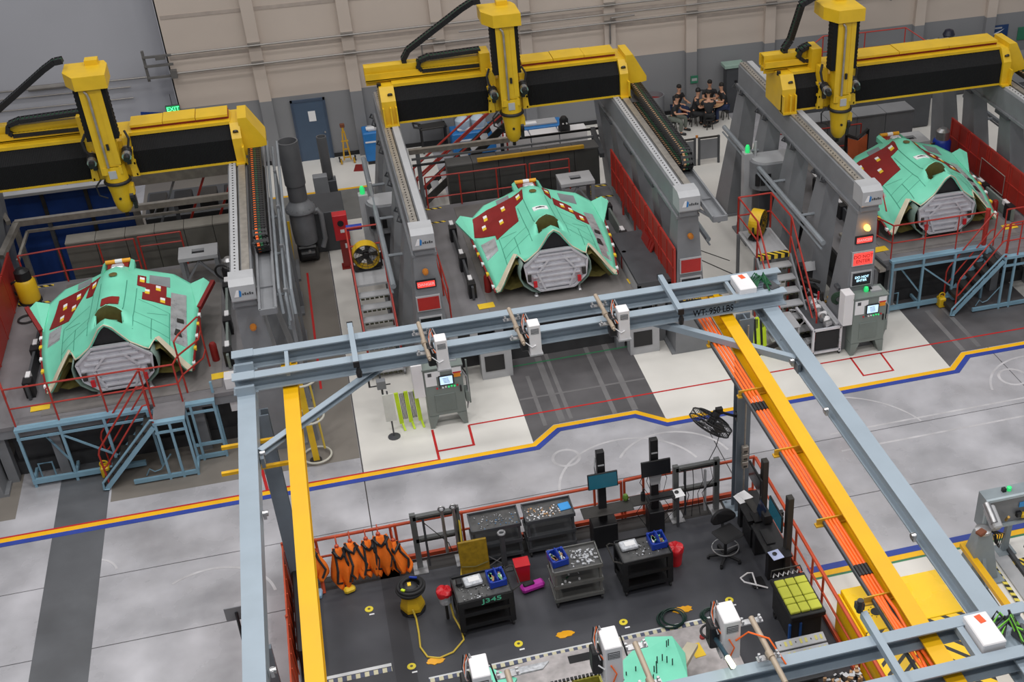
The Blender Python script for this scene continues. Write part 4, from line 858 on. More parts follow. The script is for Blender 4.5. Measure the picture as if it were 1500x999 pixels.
# columns
c1 = part(MB().ibeam((-2.03, 20.3, 0.05), (-2.03, 20.3, 4.66), 0.3, 0.24, 0.03, up=(0, 1, 0)), 'column', mat('column_grey', S(112, 122, 132), 0.4))
c2 = part(MB().ibeam((7.49, 20.33, 0.05), (7.49, 20.33, 5.0), 0.3, 0.26, 0.03, up=(0, 1, 0)), 'column', mat('column_grey', S(112, 122, 132), 0.4))
for x, y in ((-2.03, 20.3), (7.49, 20.33)):
    b = MB(); b.span((x - 0.3, y - 0.3, 0.03), (x + 0.3, y + 0.3, 0.06))
    for dx in (-0.24, 0.24):
        for dy in (-0.24, 0.24): b.tube((x + dx, y + dy, 0.06), (x + dx, y + dy, 0.1), 0.025, 6)
    part(b, 'base_plate')
part(MB().bar((7.62, 20.2, 4.1), (8.1, 19.75, 4.65), 0.1, 0.1), 'column_brace', M['dsteel'])
for z in (1.42, 1.62, 1.82):
    b = MB(); b.span((7.43, 20.06, z - 0.085), (7.57, 20.16, z + 0.085), bev=0.008); b.span((7.46, 20.052, z - 0.05), (7.54, 20.062, z - 0.01), mi=1); b.build('socket_box', [M['rail_steel'], M['dsteel']], c2, world=True)
MB().path([(7.5, 20.13, 1.9), (7.5, 20.13, 4.9)], 0.02, 6).build('conduit', M['rail_steel'], c2, world=True)
MB().path([(7.5, 20.13, 1.32), (7.5, 20.13, 0.1)], 0.02, 6).build('conduit', M['rail_steel'], c2, world=True)
# yellow crane beams under the cross beams
for x0, x1 in ((-1.41, -1.43), (7.2, 7.06)):
    b = MB(); b.ibeam((x0, 21.9, 4.78), (x1, 9.0, 4.78), 0.27, 0.32, 0.03); cb = part(b, 'crane_beam', by)
    k = MB(); k.box((x0, 21.15, 4.955), (0.28, 0.36, 0.03)); k.box((x0, 20.85, 4.99), (0.12, 0.12, 0.05)); k.box((x0, 21.25, 4.99), (0.12, 0.12, 0.05)); k.build('hanger_clamp', by, cb, world=True, kind='stuff')
for y in (19.6, 18.8):
    b = MB(); b.bar((-2.75, y, 4.5), (-1.5, y, 4.5), 0.07, 0.06); part(b, 'stop_bracket', by)
# cable tray with four orange cables
b = MB(); b.bar((6.64, 21.2, 4.72), (6.77, 9.5, 4.72), 0.035, 0.07); b.bar((6.98, 21.2, 4.70), (6.93, 9.5, 4.70), 0.02, 0.03)
tray = part(b, 'cable_tray_edge', M['dgrey'])
for k in range(4):
    pts = []; rnd = random.Random(k)
    for i in range(26):
        t = i / 25; y = 21.3 - 11.6 * t
        wob = 0.0 if t < 0.78 else rnd.uniform(-0.05, 0.05)
        pts.append((6.70 + 0.1 * t + (0.075 - 0.028 * t) * k + wob * 0.6 + rnd.uniform(-0.004, 0.004), y, 4.75 + (rnd.uniform(0, 0.06) if t > 0.78 else 0)))
    part(MB().path(pts, 0.027, 8), 'power_cable', M['cable_o'], smooth=True)
for y in (19.98, 18.13, 16.23, 14.28, 12.4):
    b = MB(); b.prism([(6.58, y - 0.05), (6.8, y - 0.06), (7.25, y - 0.02), (7.25, y + 0.02), (6.8, y + 0.06), (6.58, y + 0.05)], 'z', 4.66, 4.69); b.prism([(6.6, y - 0.012), (7.22, y - 0.012), (7.22, y + 0.012), (6.6, y + 0.012)], 'z', 4.69, 4.8); part(b, 'cable_bracket', mat('aged_yellow', S(205, 158, 40), 0.45))
for y in (17.6, 13.0):
    for k in range(4):
        part(MB().tube((6.7 + (21.3 - y) * 0.0086 + (0.075 - (21.3 - y) * 0.0024) * k, y - 0.12, 4.755), (6.7 + (21.3 - y) * 0.0086 + (0.075 - (21.3 - y) * 0.0024) * k, y + 0.12, 4.755), 0.036, 8), 'cable_connector', M['black'])
# control box and cable bundle at the end of the cross beams
def box_and_cables(x, y, z, green):
    b = MB(); b.box((x, y, z), (0.36, 0.62, 0.2), bev=0.015); o = part(b, 'junction_box', M['white'])
    MB().box((x + 0.02, y + 0.18, z + 0.102), (0.1, 0.16, 0.006), rz=0.2).build('orange_sticker', mat('orange_red_sticker', S(236, 90, 40), 0.5), o, world=True)
    rnd = random.Random(5)
    for k in range(7):
        a = k * 0.9; part(MB().path([(x + 0.22, y + 0.2 - 0.06 * k, z), (x + 0.32 + 0.03 * k, y + 0.15 + 0.1 * math.cos(a), z + 0.1), (x + 0.42, y - 0.05 * k + 0.1 * math.sin(a), z + 0.02), (x + 0.5, y - 0.25 + 0.08 * k, z + 0.08), (x + 0.55, y - 0.1 - 0.03 * k, z - 0.05)], 0.018, 6), 'loose_cable', mat('bright_green_cable', S(110, 190, 50), 0.4) if green and k % 2 else M['green'] if not green else M['rubber'])
    part(MB().box((x + 0.55, y - 0.15, z - 0.05), (0.22, 0.3, 0.14), rz=0.3, bev=0.02), 'cable_drive', M['dgrey'])
box_and_cables(7.68, 20.98, 5.32, False)
tx = text_mesh('capacity_text', 'WT: 950 LBS', 0.2, mat('black_lettering', (0.004, 0.004, 0.005), 0.8, spec=0.1), F, Matrix.Translation((0, -20.6, 0)) @ at_front(6.88, 20.495, 5.14), 0.78)
# near pair of cross beams
for y, x0, x1 in ((11.27, -2.4, 8.6), (10.5, -2.4, 8.6)):
    b = MB(); b.sect((x0, y, 4.97), (x1, y, 4.97), [(-0.1, -0.15), (0.1, -0.15), (0.1, -0.125), (-0.08, -0.125), (-0.08, 0.125), (0.1, 0.125), (0.1, 0.15), (-0.1, 0.15)]); part(b, 'cross_beam')
for x, y0, y1 in ((6.27, 10.3, 11.75), (7.5, 10.5, 11.3)):
    part(MB().bar((x, y0, 5.16 if x < 7 else 5.05), (x, y1, 5.16 if x < 7 else 5.05), 0.1, 0.12), 'cross_tie')
b = MB(); b.tube((6.22, 11.78, 5.2), (6.22, 11.78, 5.42), 0.05, 8); b.box((6.22, 11.8, 5.3), (0.12, 0.1, 0.12)); part(b, 'camera_head', M['dsteel'])
box_and_cables(7.76, 10.95, 5.12, True)
part(MB().ibeam((8.1, 10.0, 0.03), (8.1, 10.0, 4.64), 0.3, 0.26, 0.03, up=(0, 1, 0)), 'column', mat('column_grey', S(112, 122, 132), 0.4))
# laser projector units
def projector(x, y, z, label, s=1.0):
    T = thing('laser_projector', label, 'projector', (x, y, z), group='white laser projectors on the cross beams')
    b = MB(); b.box((0, 0.0, 0), (0.22 * s, 0.26 if s == 1.0 else 0.42, 0.66 * s), bev=0.012); b.build('housing', M['white'], T)
    b = MB()
    fy_ = -0.134 if s == 1.0 else -0.214
    b.box((0, fy_, 0.2 * s), (0.15 * s, 0.008, 0.11 * s)); b.build('vent_plate', M['dgrey'], T)
    for k in range(4): MB().box((0, fy_ - 0.006, (0.16 + 0.026 * k) * s), (0.14 * s, 0.008, 0.01), ).build('vent_slat', M['lgrey'], T)
    b = MB(); b.box((-0.2, 0.06, -0.05), (0.14, 0.22, 0.42), bev=0.02); b.build('scan_head', M['black'], T)
    b = MB(); b.box((0.0, 0.0, -0.32 * s), (0.26 * s, 0.3, 0.03)); b.build('base_shelf', M['lgrey'], T)
    o_ = 0.0 if s == 1.0 else 0.66; yo = 0.0 if s == 1.0 else -0.95
    b = MB(); b.tube((-0.3 + o_, 0.98 + yo, 0.12), (-0.26 + o_, -0.3 + yo, 0.1), 0.042, 10); b.tube((-0.29 + o_, 0.3 + yo, 0.11), (-0.28 + o_, 0.18 + yo, 0.11), 0.056, 10); b.tube((-0.26 + o_, -0.3 + yo, 0.1), (-0.26 + o_, -0.37 + yo, 0.1), 0.026, 8); t = b.build('mounting_tube', M['tube'], T, smooth=True)
    for y_ in (0.74, 0.02):
        y_ += yo * 0.72; b = MB(); b.box((-0.29 + o_, y_, 0.02), (0.34, 0.1, 0.02))
        for q in (-0.13, 0.13): b.tube((-0.29 + o_ + q, y_ - 0.03, 0.02), (-0.29 + o_ + q, y_ - 0.03, 0.09), 0.022, 6); b.tube((-0.29 + o_ + q, y_ + 0.03, 0.02), (-0.29 + o_ + q, y_ + 0.03, 0.09), 0.022, 6)
        b.build('clamp', M['steel'], t)
    for k in range(5):
        cm = (M['lgrey'], M['rubber'], M['cable_o'], M['lgrey'], M['rubber'])[k]
        MB().path([(-0.05 - 0.03 * k, 0.12, 0.28), (-0.1 - 0.02 * k, 0.2, 0.42), (-0.16 - 0.015 * k, 0.12, 0.36 - 0.03 * k), (-0.2, 0.0, 0.2), (-0.16 + 0.02 * k, -0.08, 0.05)], 0.011, 5).build('loose_cable', cm, T)
    MB().path([(-0.2, -0.1, -0.02), (-0.08, -0.16, -0.12), (0.0, -0.14, -0.1)], 0.011, 5).build('loose_cable', M['paper'], T)
    return T
projector(1.43, 20.25, 5.36, 'white laser projector on the cross beam, above the control cabinet beside lime green mats')
projector(3.2, 20.25, 5.36, 'white laser projector midway along the cross beam, between two others')
projector(4.95, 20.25, 5.36, 'white laser projector on the cross beam, nearest the weight lettering')
for x, lb in ((4.28, 'large white laser projector with orange cable, next to the grey panel board'), (2.58, 'large white laser projector above the olive bays of the cut off fuselage part'), (0.78, 'large white laser projector above the small teal wing tip by the hazard strip')):
    P_ = projector(x, 11.95, 5.22, lb, 1.12)
    MB().path([(-0.05, -0.22, 0.05), (0.02, -0.25, -0.1), (-0.04, -0.23, -0.3)], 0.012, 5).build('loose_cable', M['cable_o'], P_)
    MB().path([(0.05, -0.22, 0.0), (0.2, -0.3, 0.2), (0.45, -0.45, 0.15), (0.6, -0.75, -0.1)] if x > 4 else [(-0.1, 0.1, 0.3), (0.15, 0.0, 0.35), (0.2, -0.15, 0.1)], 0.014, 5).build('loose_cable', M['cable_o'] if x > 4 else M['rubber'], P_)
# wall fan on the column
T = thing('wall_fan', 'black wire cage fan on a bracket of the frame column', 'fan', (7.3, 20.22, 2.6))
cx, cy, cz = -0.52, -0.05, 0.1; ax = Vector((-0.577, -0.153, -0.802)).normalized()
b = MB(); xx, uu, dd = MB.frame(ax)
for k, (r, h) in enumerate(((0.47, 0.0), (0.47, 0.14), (0.37, 0.19), (0.22, 0.21), (0.37, -0.06), (0.2, -0.08))):
    b.torus(Vector((cx, cy, cz)) + ax * h, r, 0.008 if k > 1 else 0.014, 28, 5, ax)
for k in range(44):
    a = 2 * math.pi * k / 44; e = xx * math.cos(a) + uu * math.sin(a); c0 = Vector((cx, cy, cz))
    b.path([c0 + ax * 0.22 + e * 0.09, c0 + ax * 0.19 + e * 0.37, c0 + ax * 0.14 + e * 0.47, c0 + e * 0.47, c0 - ax * 0.06 + e * 0.37, c0 - ax * 0.09 + e * 0.09], 0.005, 4)
b.build('wire_cage', M['black'], T)
b = MB()
for k in range(4):
    a = math.pi / 2 * k; e = xx * math.cos(a) + uu * math.sin(a); t = xx * -math.sin(a) + uu * math.cos(a); c0 = Vector((cx, cy, cz)) + ax * 0.06
    q = [c0 + e * 0.06 - t * 0.03 + ax * 0.02, c0 + e * 0.42 - t * 0.14 + ax * 0.04, c0 + e * 0.42 + t * 0.12 - ax * 0.03, c0 + e * 0.06 + t * 0.03 - ax * 0.02]
    MB().add(q + [p + ax * 0.008 for p in q], [(0, 1, 2, 3), (7, 6, 5, 4), (0, 4, 5, 1), (1, 5, 6, 2), (2, 6, 7, 3), (3, 7, 4, 0)]).build('fan_blade', M['dsteel'], T)
b = MB(); b.tube(Vector((cx, cy, cz)) - ax * 0.2, Vector((cx, cy, cz)) + ax * 0.12, 0.09, 12); b.build('motor', M['black'], T)
b = MB(); b.path([Vector((cx, cy, cz)) - ax * 0.2, (-0.3, 0.0, 0.22), (-0.15, 0.02, 0.12), (0.05, 0.05, 0.0)], 0.028, 6); b.box((0.06, 0.05, 0.0), (0.05, 0.12, 0.2)); b.box((-0.36, 0.0, 0.27), (0.14, 0.1, 0.14)); b.build('bracket_arm', M['black'], T)
MB().path([(cx + 0.2, cy, cz - 0.25), (cx + 0.12, cy + 0.1, -0.7), (cx + 0.0, cy + 0.2, -1.1)], 0.01, 5).build('power_cord', M['dgrey'], T)
# ================================================================ near work cell
MATF = structure(MB().prism([(-2.2, 9), (7.97, 9), (7.97, 20.72), (-2.2, 20.72)], 'z', 0.0, 0.03), 'trim_1', mat_f)
MATF.name = 'floor_mat'
def mat_patch(poly, m, name, z=0.034):
    MB().prism(poly, 'z', z - 0.004, z).build(name, m, MATF)
mat_patch(rect(-0.45, 9, -0.05, 20.7), mat('mat_joint', S(50, 50, 55), 0.55), 'mat_joint')
mat_patch(rect(-2.2, 20.3, 7.95, 20.7), mat('mat_border', S(58, 56, 55), 0.55, var=0.2), 'mat_border')
cells = hazard('blue_yellow_strip', S(200, 194, 164), S(74, 80, 104), 0.17, 0.0, 'xy')
mat_patch(rect(0.15, 17.13, 5.9, 17.23), cells, 'edge_strip'); mat_patch(rect(0.15, 17.23, 5.9, 17.27), mat('strip_white', S(210, 212, 214), 0.5), 'edge_strip')
mat_patch(rect(-1.9, 17.64, -0.5, 17.76), cells, 'edge_strip'); mat_patch(rect(-1.9, 17.78, -0.5, 17.86), mat('strip_white', S(210, 212, 214), 0.5), 'edge_strip')
for i, (x, y) in enumerate(((-0.77, 19.48), (-0.13, 17.65), (1.97, 17.64), (4.1, 17.62), (6.33, 17.6))):
    b = MB(); b.lathe([(0.085, 0.0), (0.085, 0.012), (0.06, 0.016), (0.0, 0.016)], (x, y, 0.03), 18); b.lathe([(0.03, 0.0), (0.03, 0.02), (0.0, 0.02)], (x, y, 0.03), 10, mi=1)
    d = b.build('floor_disc', [mat('disc_yellow', S(236, 216, 60), 0.45), M['olive']], MATF)
    MB().box((x + 0.04, y - 0.16, 0.034), (0.1, 0.035, 0.006)).build('floor_disc_label', M['paper'], d)
for x, y, r, k in ((2.91, 17.63, 0.16, 0), (5.34, 17.61, 0.18, 1), (0.33, 17.66, 0.16, 2)):
    rnd = random.Random(k); n = 22
    pl = [(x + math.cos(2 * math.pi * i / n) * r * 1.1 * (1 + rnd.uniform(-0.14, 0.14)), y + math.sin(2 * math.pi * i / n) * r * 0.55 * (1 + rnd.uniform(-0.2, 0.2))) for i in range(n)]
    tag(MB().prism(pl, 'z', 0.03, 0.045).build('resin_puddle', M['gold']), ['amber resin patch on the mat in front of the black cart with green writing', 'bright orange resin patch on the mat beside the coiled green hose', 'amber resin patch on the mat under the loop of yellow vacuum hose'][k], 'spill', 'resin patches on the mat')
# ---- orange safety fence
FE = thing('safety_fence', 'orange pipe fence with sheet panels around the black matted work cell', 'fence', (0, 20.7, 0))
om = M['orange_rail']
def fp(p0, p1, r, name): return MB().tube(p0, p1, r, 8).build(name, om, FE, world=True)
spans = [(-2.15, -1.62), (-1.62, 0.12), (0.14, 1.36), (1.36, 4.62), (4.64, 5.1), (5.1, 7.9)]
fp((-2.15, 20.74, 1.05), (-0.08, 20.74, 1.05), 0.035, 'top_rail'); fp((-0.08, 20.74, 1.05), (4.9, 20.74, 1.05), 0.035, 'top_rail'); fp((4.97, 20.74, 1.08), (5.45, 20.74, 1.1), 0.04, 'top_rail'); fp((5.55, 20.74, 1.05), (7.95, 20.74, 1.05), 0.035, 'top_rail')
fp((-2.15, 20.74, 0.58), (7.95, 20.74, 0.58), 0.025, 'mid_rail')
MB().span((-0.1, 20.7, 0.06), (7.95, 20.78, 0.16)).build('toe_board', om, FE, world=True)
for x in (-2.15, -1.6, -0.08, 0.02, 1.42, 4.3, 4.9, 4.97, 5.4, 7.95): fp((x, 20.74, 0.03), (x, 20.74, 1.08), 0.03, 'fence_post')
fp((-1.62, 20.24, 0.03), (-1.62, 20.72, 0.85), 0.04, 'fence_strut')
fp((7.98, 20.7, 1.05), (7.98, 11.5, 1.05), 0.04, 'top_rail'); fp((7.98, 20.7, 0.58), (7.98, 11.5, 0.58), 0.025, 'mid_rail')
MB().span((7.95, 11.5, 0.06), (8.01, 20.7, 0.16)).build('toe_board', om, FE, world=True)
for y in (20.1, 18.2, 17.3, 16.75, 14.9, 13.0): fp((7.98, y, 0.03), (7.98, y, 1.05), 0.028, 'fence_post')
for k, (y0, y1) in enumerate(((20.72, 18.6), (18.55, 16.6), (16.55, 14.5), (14.45, 12.0))):
    b = MB(); b.span((-2.27, y1, 0.12), (-2.24, y0, 1.12)); b.build('sheet_panel', om, FE, world=True)
    for q in range(5): MB().bar((-2.22, y1 + 0.2 + q * (y0 - y1 - 0.4) / 4, 0.14), (-2.22, y1 + 0.2 + q * (y0 - y1 - 0.4) / 4, 1.1), 0.02, 0.02).build('panel_rib', om, FE, world=True)
    fp((-2.255, y0, 0.03), (-2.255, y0, 1.16), 0.03, 'fence_post')
b = MB(); b.box((-2.05, 19.2, 0.45), (0.2, 2.6, 0.75), bev=0.03); d = b.build('leaning_board', M['black']); tag(d, 'black board leaning inside the orange sheet panels, behind the yellow beam', 'board')
# ---- harness vests hanging on the rail
def vest(x, z0, w, h, label, seed, sway):
    T = thing('safety_vest', label, 'vest', (x, 20.58, 0), group='orange safety vests on the fence rail')
    rnd = random.Random(seed); nx, nz = 10, 14; vs = []; ph = rnd.uniform(0, 6)
    for j in range(nz + 1):
        t = j / nz; ww = 1.2 * w * (0.55 + 0.6 * math.sin(min(1, t * 1.25) * 1.57)) * (1 - 0.5 * max(0, t - 0.75) / 0.25)
        for i in range(nx + 1):
            u = i / nx - 0.5
            vs.append((u * ww + sway * t * 0.3 + 0.03 * math.sin(5 * t + ph), -0.05 - 0.34 * t + 0.06 * math.sin(u * 11 + ph + 2 * t) * (0.3 + t) - 0.1 * (1 - (2 * u) ** 2) * math.sin(t * 3.1), z0 - t * h - 0.08 * abs(math.sin(u * 6 + ph)) * t))
    fs = [(j * (nx + 1) + i, j * (nx + 1) + i + 1, (j + 1) * (nx + 1) + i + 1, (j + 1) * (nx + 1) + i) for j in range(nz) for i in range(nx)]
    b = MB(); b.add(vs, fs); o = b.build('vest_cloth', M['hiviz'], T, smooth=True); o.modifiers.new('thickness', 'SOLIDIFY').thickness = 0.02
    g = lambda i, j, off: Vector(vs[j * (nx + 1) + i]) + Vector((0, off, 0.01))
    MB().path([g(1, 0, -0.03), g(2, 3, -0.05), g(3, 7, -0.05), g(2, 11, -0.05), g(3, 13, -0.03)], 0.026, 5).build('strap', M['rubber'], T)
    MB().path([g(9, 0, -0.03), g(8, 4, -0.05), g(9, 8, -0.05), g(8, 12, -0.05)], 0.026, 5).build('strap', M['rubber'], T)
    MB().path([g(0, 1, -0.04), g(3, 2, -0.07), g(5, 3, -0.08), g(7, 2, -0.07), g(10, 1, -0.04)], 0.035, 6).build('collar', M['black'], T)
    b = MB(); b.lathe([(0.04, 0), (0.05, 0.05), (0.04, 0.09), (0.01, 0.11)], (0, -0.03, z0 - 0.04), 10); b.build('lanyard_reel', M['orange_rail'], T, smooth=True)
    b = MB(); b.torus((0, 0.1, z0 + 0.06), 0.08, 0.014, 12, 5, (1, 0, 0)); b.build('hook', M['orange_rail'], T)
    return T
for k, (x, z0, w, h, sw, lb) in enumerate(((-1.72, 1.0, 0.36, 0.5, 0.1, 'short orange safety vest on the rail, partly behind the yellow beam'), (-1.2, 0.92, 0.34, 0.72, 0.25, 'orange safety vest hanging lowest, above the small yellow bag'), (-0.92, 1.0, 0.36, 0.62, 0.3, 'orange safety vest third along the rail from the yellow beam'), (-0.6, 0.98, 0.34, 0.6, 0.25, 'orange safety vest with grey buckle strap, fourth from the yellow beam'), (-0.34, 1.04, 0.4, 0.7, 0.1, 'orange safety vest with black shoulder harness, by the double fence post'), (-0.06, 0.8, 0.34, 0.55, 0.3, 'orange safety vest hanging nearest the black and yellow vacuum'))):
    vest(x, z0, w, h, lb, k, sw)
tag(MB().box((-1.1, 20.12, 0.1), (0.24, 0.16, 0.13), rz=0.3, bev=0.04).build('tool_pouch', M['tape_y']), 'small yellow pouch on the mat under the hanging orange vests', 'pouch')
tag(MB().box((-1.72, 20.2, 0.08), (0.14, 0.24, 0.1), rz=-0.2, bev=0.02).build('pale_box', mat('pale_blue_plastic', S(160, 190, 214), 0.4)), 'small pale blue box on the mat beside the yellow beam', 'box')
# ---- carts
def wheel(mb, p, r=0.06):
    mb.lathe([(r * 0.6, -0.02), (r, -0.018), (r, 0.018), (r * 0.6, 0.02)], p, 12, (1, 0, 0)); mb.box((p[0], p[1], p[2] + r * 0.9), (0.06, 0.06, 0.06))
def cart(label, x, y, w, d, h, shelves, m, m_top, rz=0.0, handle=0, lip=0.05, legs='post', gr='tool carts on the black mat'):
    T = thing('tool_cart', label, 'cart', (x, y, 0.03), rz, gr)
    for k, z in enumerate(shelves):
        b = MB(); b.box((0, 0, z), (w, d, 0.03)); o = b.build('shelf', m_top if k == 0 else m, T)
        l = MB()
        for sx in (-1, 1): l.box((sx * (w / 2 - 0.01), 0, z + lip / 2), (0.025, d, lip + 0.03))
        for sy in (-1, 1): l.box((0, sy * (d / 2 - 0.01), z + lip / 2), (w, 0.025, lip + 0.03))
        l.build('shelf_rim', m, o)
    for sx in (-1, 1):
        for sy in (-1, 1):
            b = MB(); px, py = sx * (w / 2 - 0.05), sy * (d / 2 - 0.05)
            if legs == 'slab': b.box((px, py, (h + 0.1) / 2), (0.12, 0.1, h - 0.12), bev=0.015)
            else: b.bar((px, py, 0.1), (px, py, h), 0.05, 0.05)
            b.build('leg', m, T)
            b = MB(); wheel(b, (px, py, 0.06)); b.build('castor', M['rubber'], T)
    if handle:
        b = MB(); hx = handle * (w / 2); b.path([(hx, -d / 2 + 0.05, h), (hx + handle * 0.1, -d / 2 + 0.06, h + 0.06), (hx + handle * 0.17, -d / 2 + 0.1, h + 0.06), (hx + handle * 0.17, d / 2 - 0.1, h + 0.06), (hx + handle * 0.1, d / 2 - 0.06, h + 0.06), (hx, d / 2 - 0.05, h)], 0.016, 6); b.build('push_handle', M['dsteel'], T)
    return T
btop = mat('worn_black_tray', S(84, 84, 84), 0.38, var=0.35, scale=7)
cart('black plastic tool cart with green handwriting on its front, nearest the yellow hose', 1.47, 18.55, 1.1, 0.78, 0.88, (0.86, 0.52, 0.2), M['black'], btop, 0.05, 1, legs='slab')
cart('grey three shelf tool cart with bent rod legs, between two black carts', 3.4, 18.75, 1.02, 0.72, 0.9, (0.9, 0.52, 0.16), mat('cart_steel', S(120, 120, 118), 0.4, 0.4), btop, 0.0, 0)
cart('black tool cart beside the red lined bucket, wrapped pack on top', 4.82, 18.68, 1.05, 0.72, 0.88, (0.86, 0.5, 0.18), M['black'], btop, 0.03, -1, legs='slab')
cart('dark shelf trolley at the fence rail beside the chrome lift rack', 2.05, 20.38, 1.05, 0.62, 0.95, (0.93, 0.5, 0.16), M['dgrey'], btop, 0.0, 0, gr='shelf trolleys at the fence')
cart('dark shelf trolley at the fence with a bright blue pad on top', 3.2, 20.36, 1.05, 0.62, 0.95, (0.93, 0.5, 0.16), M['dgrey'], btop, 0.0, 0, gr='shelf trolleys at the fence')
# handwriting on the cart
tx = text_mesh('chalk_writing', 'J345', 0.15, mat('green_chalk', S(90, 200, 160), 0.7), bpy.data.objects['tool_cart'], at_front(0.12, -0.4005, 0.83), 1.5)
MB().box((0, -0.388, 0.82), (1.08, 0.02, 0.17), bev=0.006).build('front_skirt', M['black'], bpy.data.objects['tool_cart'])
def bits(name, label, cx, cy, z, w, d, n, cols, seed, big=0.05):
    rnd = random.Random(seed); b = MB()
    for i in range(n):
        x = cx + rnd.gauss(0, 0.38) * w; y = cy + rnd.gauss(0, 0.38) * d
        if abs(x - cx) > w / 2 or abs(y - cy) > d / 2: continue
        s = rnd.uniform(0.3, 1) * big; mi = rnd.randrange(len(cols))
        if rnd.random() < 0.5: b.box((x, y, z + s * 0.2), (s, s * rnd.uniform(0.3, 1), s * 0.4), rz=rnd.uniform(0, 3), mi=mi)
        else: b.tube((x, y, z), (x, y, z + s * 0.5), s * 0.4, 6, mi=mi)
    return tag(b.build(name, cols), label, 'small parts', kind='stuff')
bits('loose_fasteners', 'clear and silver fastener litter on the black cart with green writing', 1.3, 18.5, 0.91, 0.75, 0.6, 90, [M['plast'], M['steel'], M['black']], 1, 0.04)
bits('loose_fasteners', 'heap of clear plastic wrappings and fasteners on the grey three shelf cart', 3.6, 18.75, 0.95, 0.55, 0.55, 120, [M['plast'], M['plast'], M['steel']], 2, 0.07)
bits('loose_fasteners', 'silver fasteners scattered on the black cart beside the red bucket', 4.85, 18.62, 0.91, 0.7, 0.5, 70, [M['plast'], M['steel'], M['dsteel']], 3, 0.04)
bits('loose_fasteners', 'blue tinged fastener litter on the shelf trolley by the lift rack', 2.1, 20.36, 0.98, 0.9, 0.45, 110, [M['steel'], M['plast'], mat('faded_blue_bits', S(90, 130, 170), 0.5)], 4, 0.035)
bits('loose_fasteners', 'tan and white parts litter on the shelf trolley with the blue pad', 3.1, 20.32, 0.98, 0.75, 0.42, 110, [M['paper'], M['tan'], M['plast']], 5, 0.05)
bits('loose_fasteners', 'few green and white scraps on the middle shelf of the grey cart', 3.25, 18.6, 0.57, 0.5, 0.3, 12, [M['paper'], M['led_g'] if False else M['green']], 6, 0.07)
tag(MB().box((3.56, 20.38, 0.99), (0.24, 0.24, 0.03), rz=0.1, bev=0.01).build('blue_pad', M['sky']), 'bright blue foam pad on the shelf trolley at the fence', 'pad')
def tote(label, x, y, z, rz, seed):
    T = thing('blue_tote', label, 'tote', (x, y, z), rz, 'blue divided totes on the carts')
    b = MB(); w, d, h = 0.36, 0.42, 0.16
    b.box((0, 0, 0.012), (w * 0.86, d * 0.86, 0.02), bev=0.008)
    for sx in (-1, 1): b.box((sx * (w / 2 - 0.02), 0, h / 2), (0.03, d - 0.05, h), bev=0.012)
    for sy in (-1, 1): b.box((0, sy * (d / 2 - 0.02), h / 2), (w - 0.05, 0.03, h), bev=0.012)
    for sx in (-1, 1):
        for sy in (-1, 1): b.tube((sx * (w / 2 - 0.04), sy * (d / 2 - 0.04), 0), (sx * (w / 2 - 0.04), sy * (d / 2 - 0.04), h), 0.035, 8)
    b.build('tub', M['blue'], T)
    b = MB(); b.box((0, 0, 0.1), (0.03, d - 0.04, 0.2), bev=0.01); b.path([(0, -0.1, 0.18), (0, -0.08, 0.23), (0, 0.08, 0.23), (0, 0.1, 0.18)], 0.018, 6); b.build('divider_handle', M['blue'], T)
    rnd = random.Random(seed)
    b = MB()
    for i in range(9): b.tube((rnd.uniform(0.04, 0.12), rnd.uniform(-0.14, 0.14), 0.06), (rnd.uniform(0.04, 0.12), rnd.uniform(-0.14, 0.14), 0.1), 0.014, 6, mi=rnd.randrange(3))
    for i in range(5): b.box((rnd.uniform(-0.13, -0.05), rnd.uniform(-0.12, 0.12), 0.08), (0.04, 0.12, 0.03), rz=rnd.uniform(-0.5, 0.5), mi=rnd.randrange(3))
    b.build('tote_contents', [M['paper'], mat('pale_green_label', S(150, 220, 160), 0.5), M['tan']], T, kind='stuff')
tote('blue divided tote on the black cart with green writing', 1.78, 18.6, 0.92, 0.1, 1); tote('blue divided tote on the grey three shelf cart', 3.07, 18.78, 0.96, 0.15, 2); tote('blue divided tote on the cart beside the red bucket', 5.14, 18.75, 0.92, 0.05, 3)
def pack(label, x, y, z, rz):
    T = thing('wrapped_pack', label, 'pack', (x, y, z), rz, 'clear wrapped packs on the black carts')
    MB().box((0, 0, 0.05), (0.36, 0.26, 0.09), bev=0.02).build('clear_tray', M['plast'], T); MB().box((0.02, -0.01, 0.1), (0.22, 0.14, 0.012)).build('pack_label', M['paper'], T)
pack('clear wrapped pack with white label on the cart with green writing', 1.32, 18.68, 0.92, 0.1); pack('clear wrapped pack with silver shine on the cart by the red bucket', 4.55, 18.8, 0.92, 0.05)
tag(MB().box((1.05, 18.7, 0.98), (0.12, 0.16, 0.1), bev=0.02).build('black_box', M['black']), 'small black box on the corner of the cart with green writing', 'box')
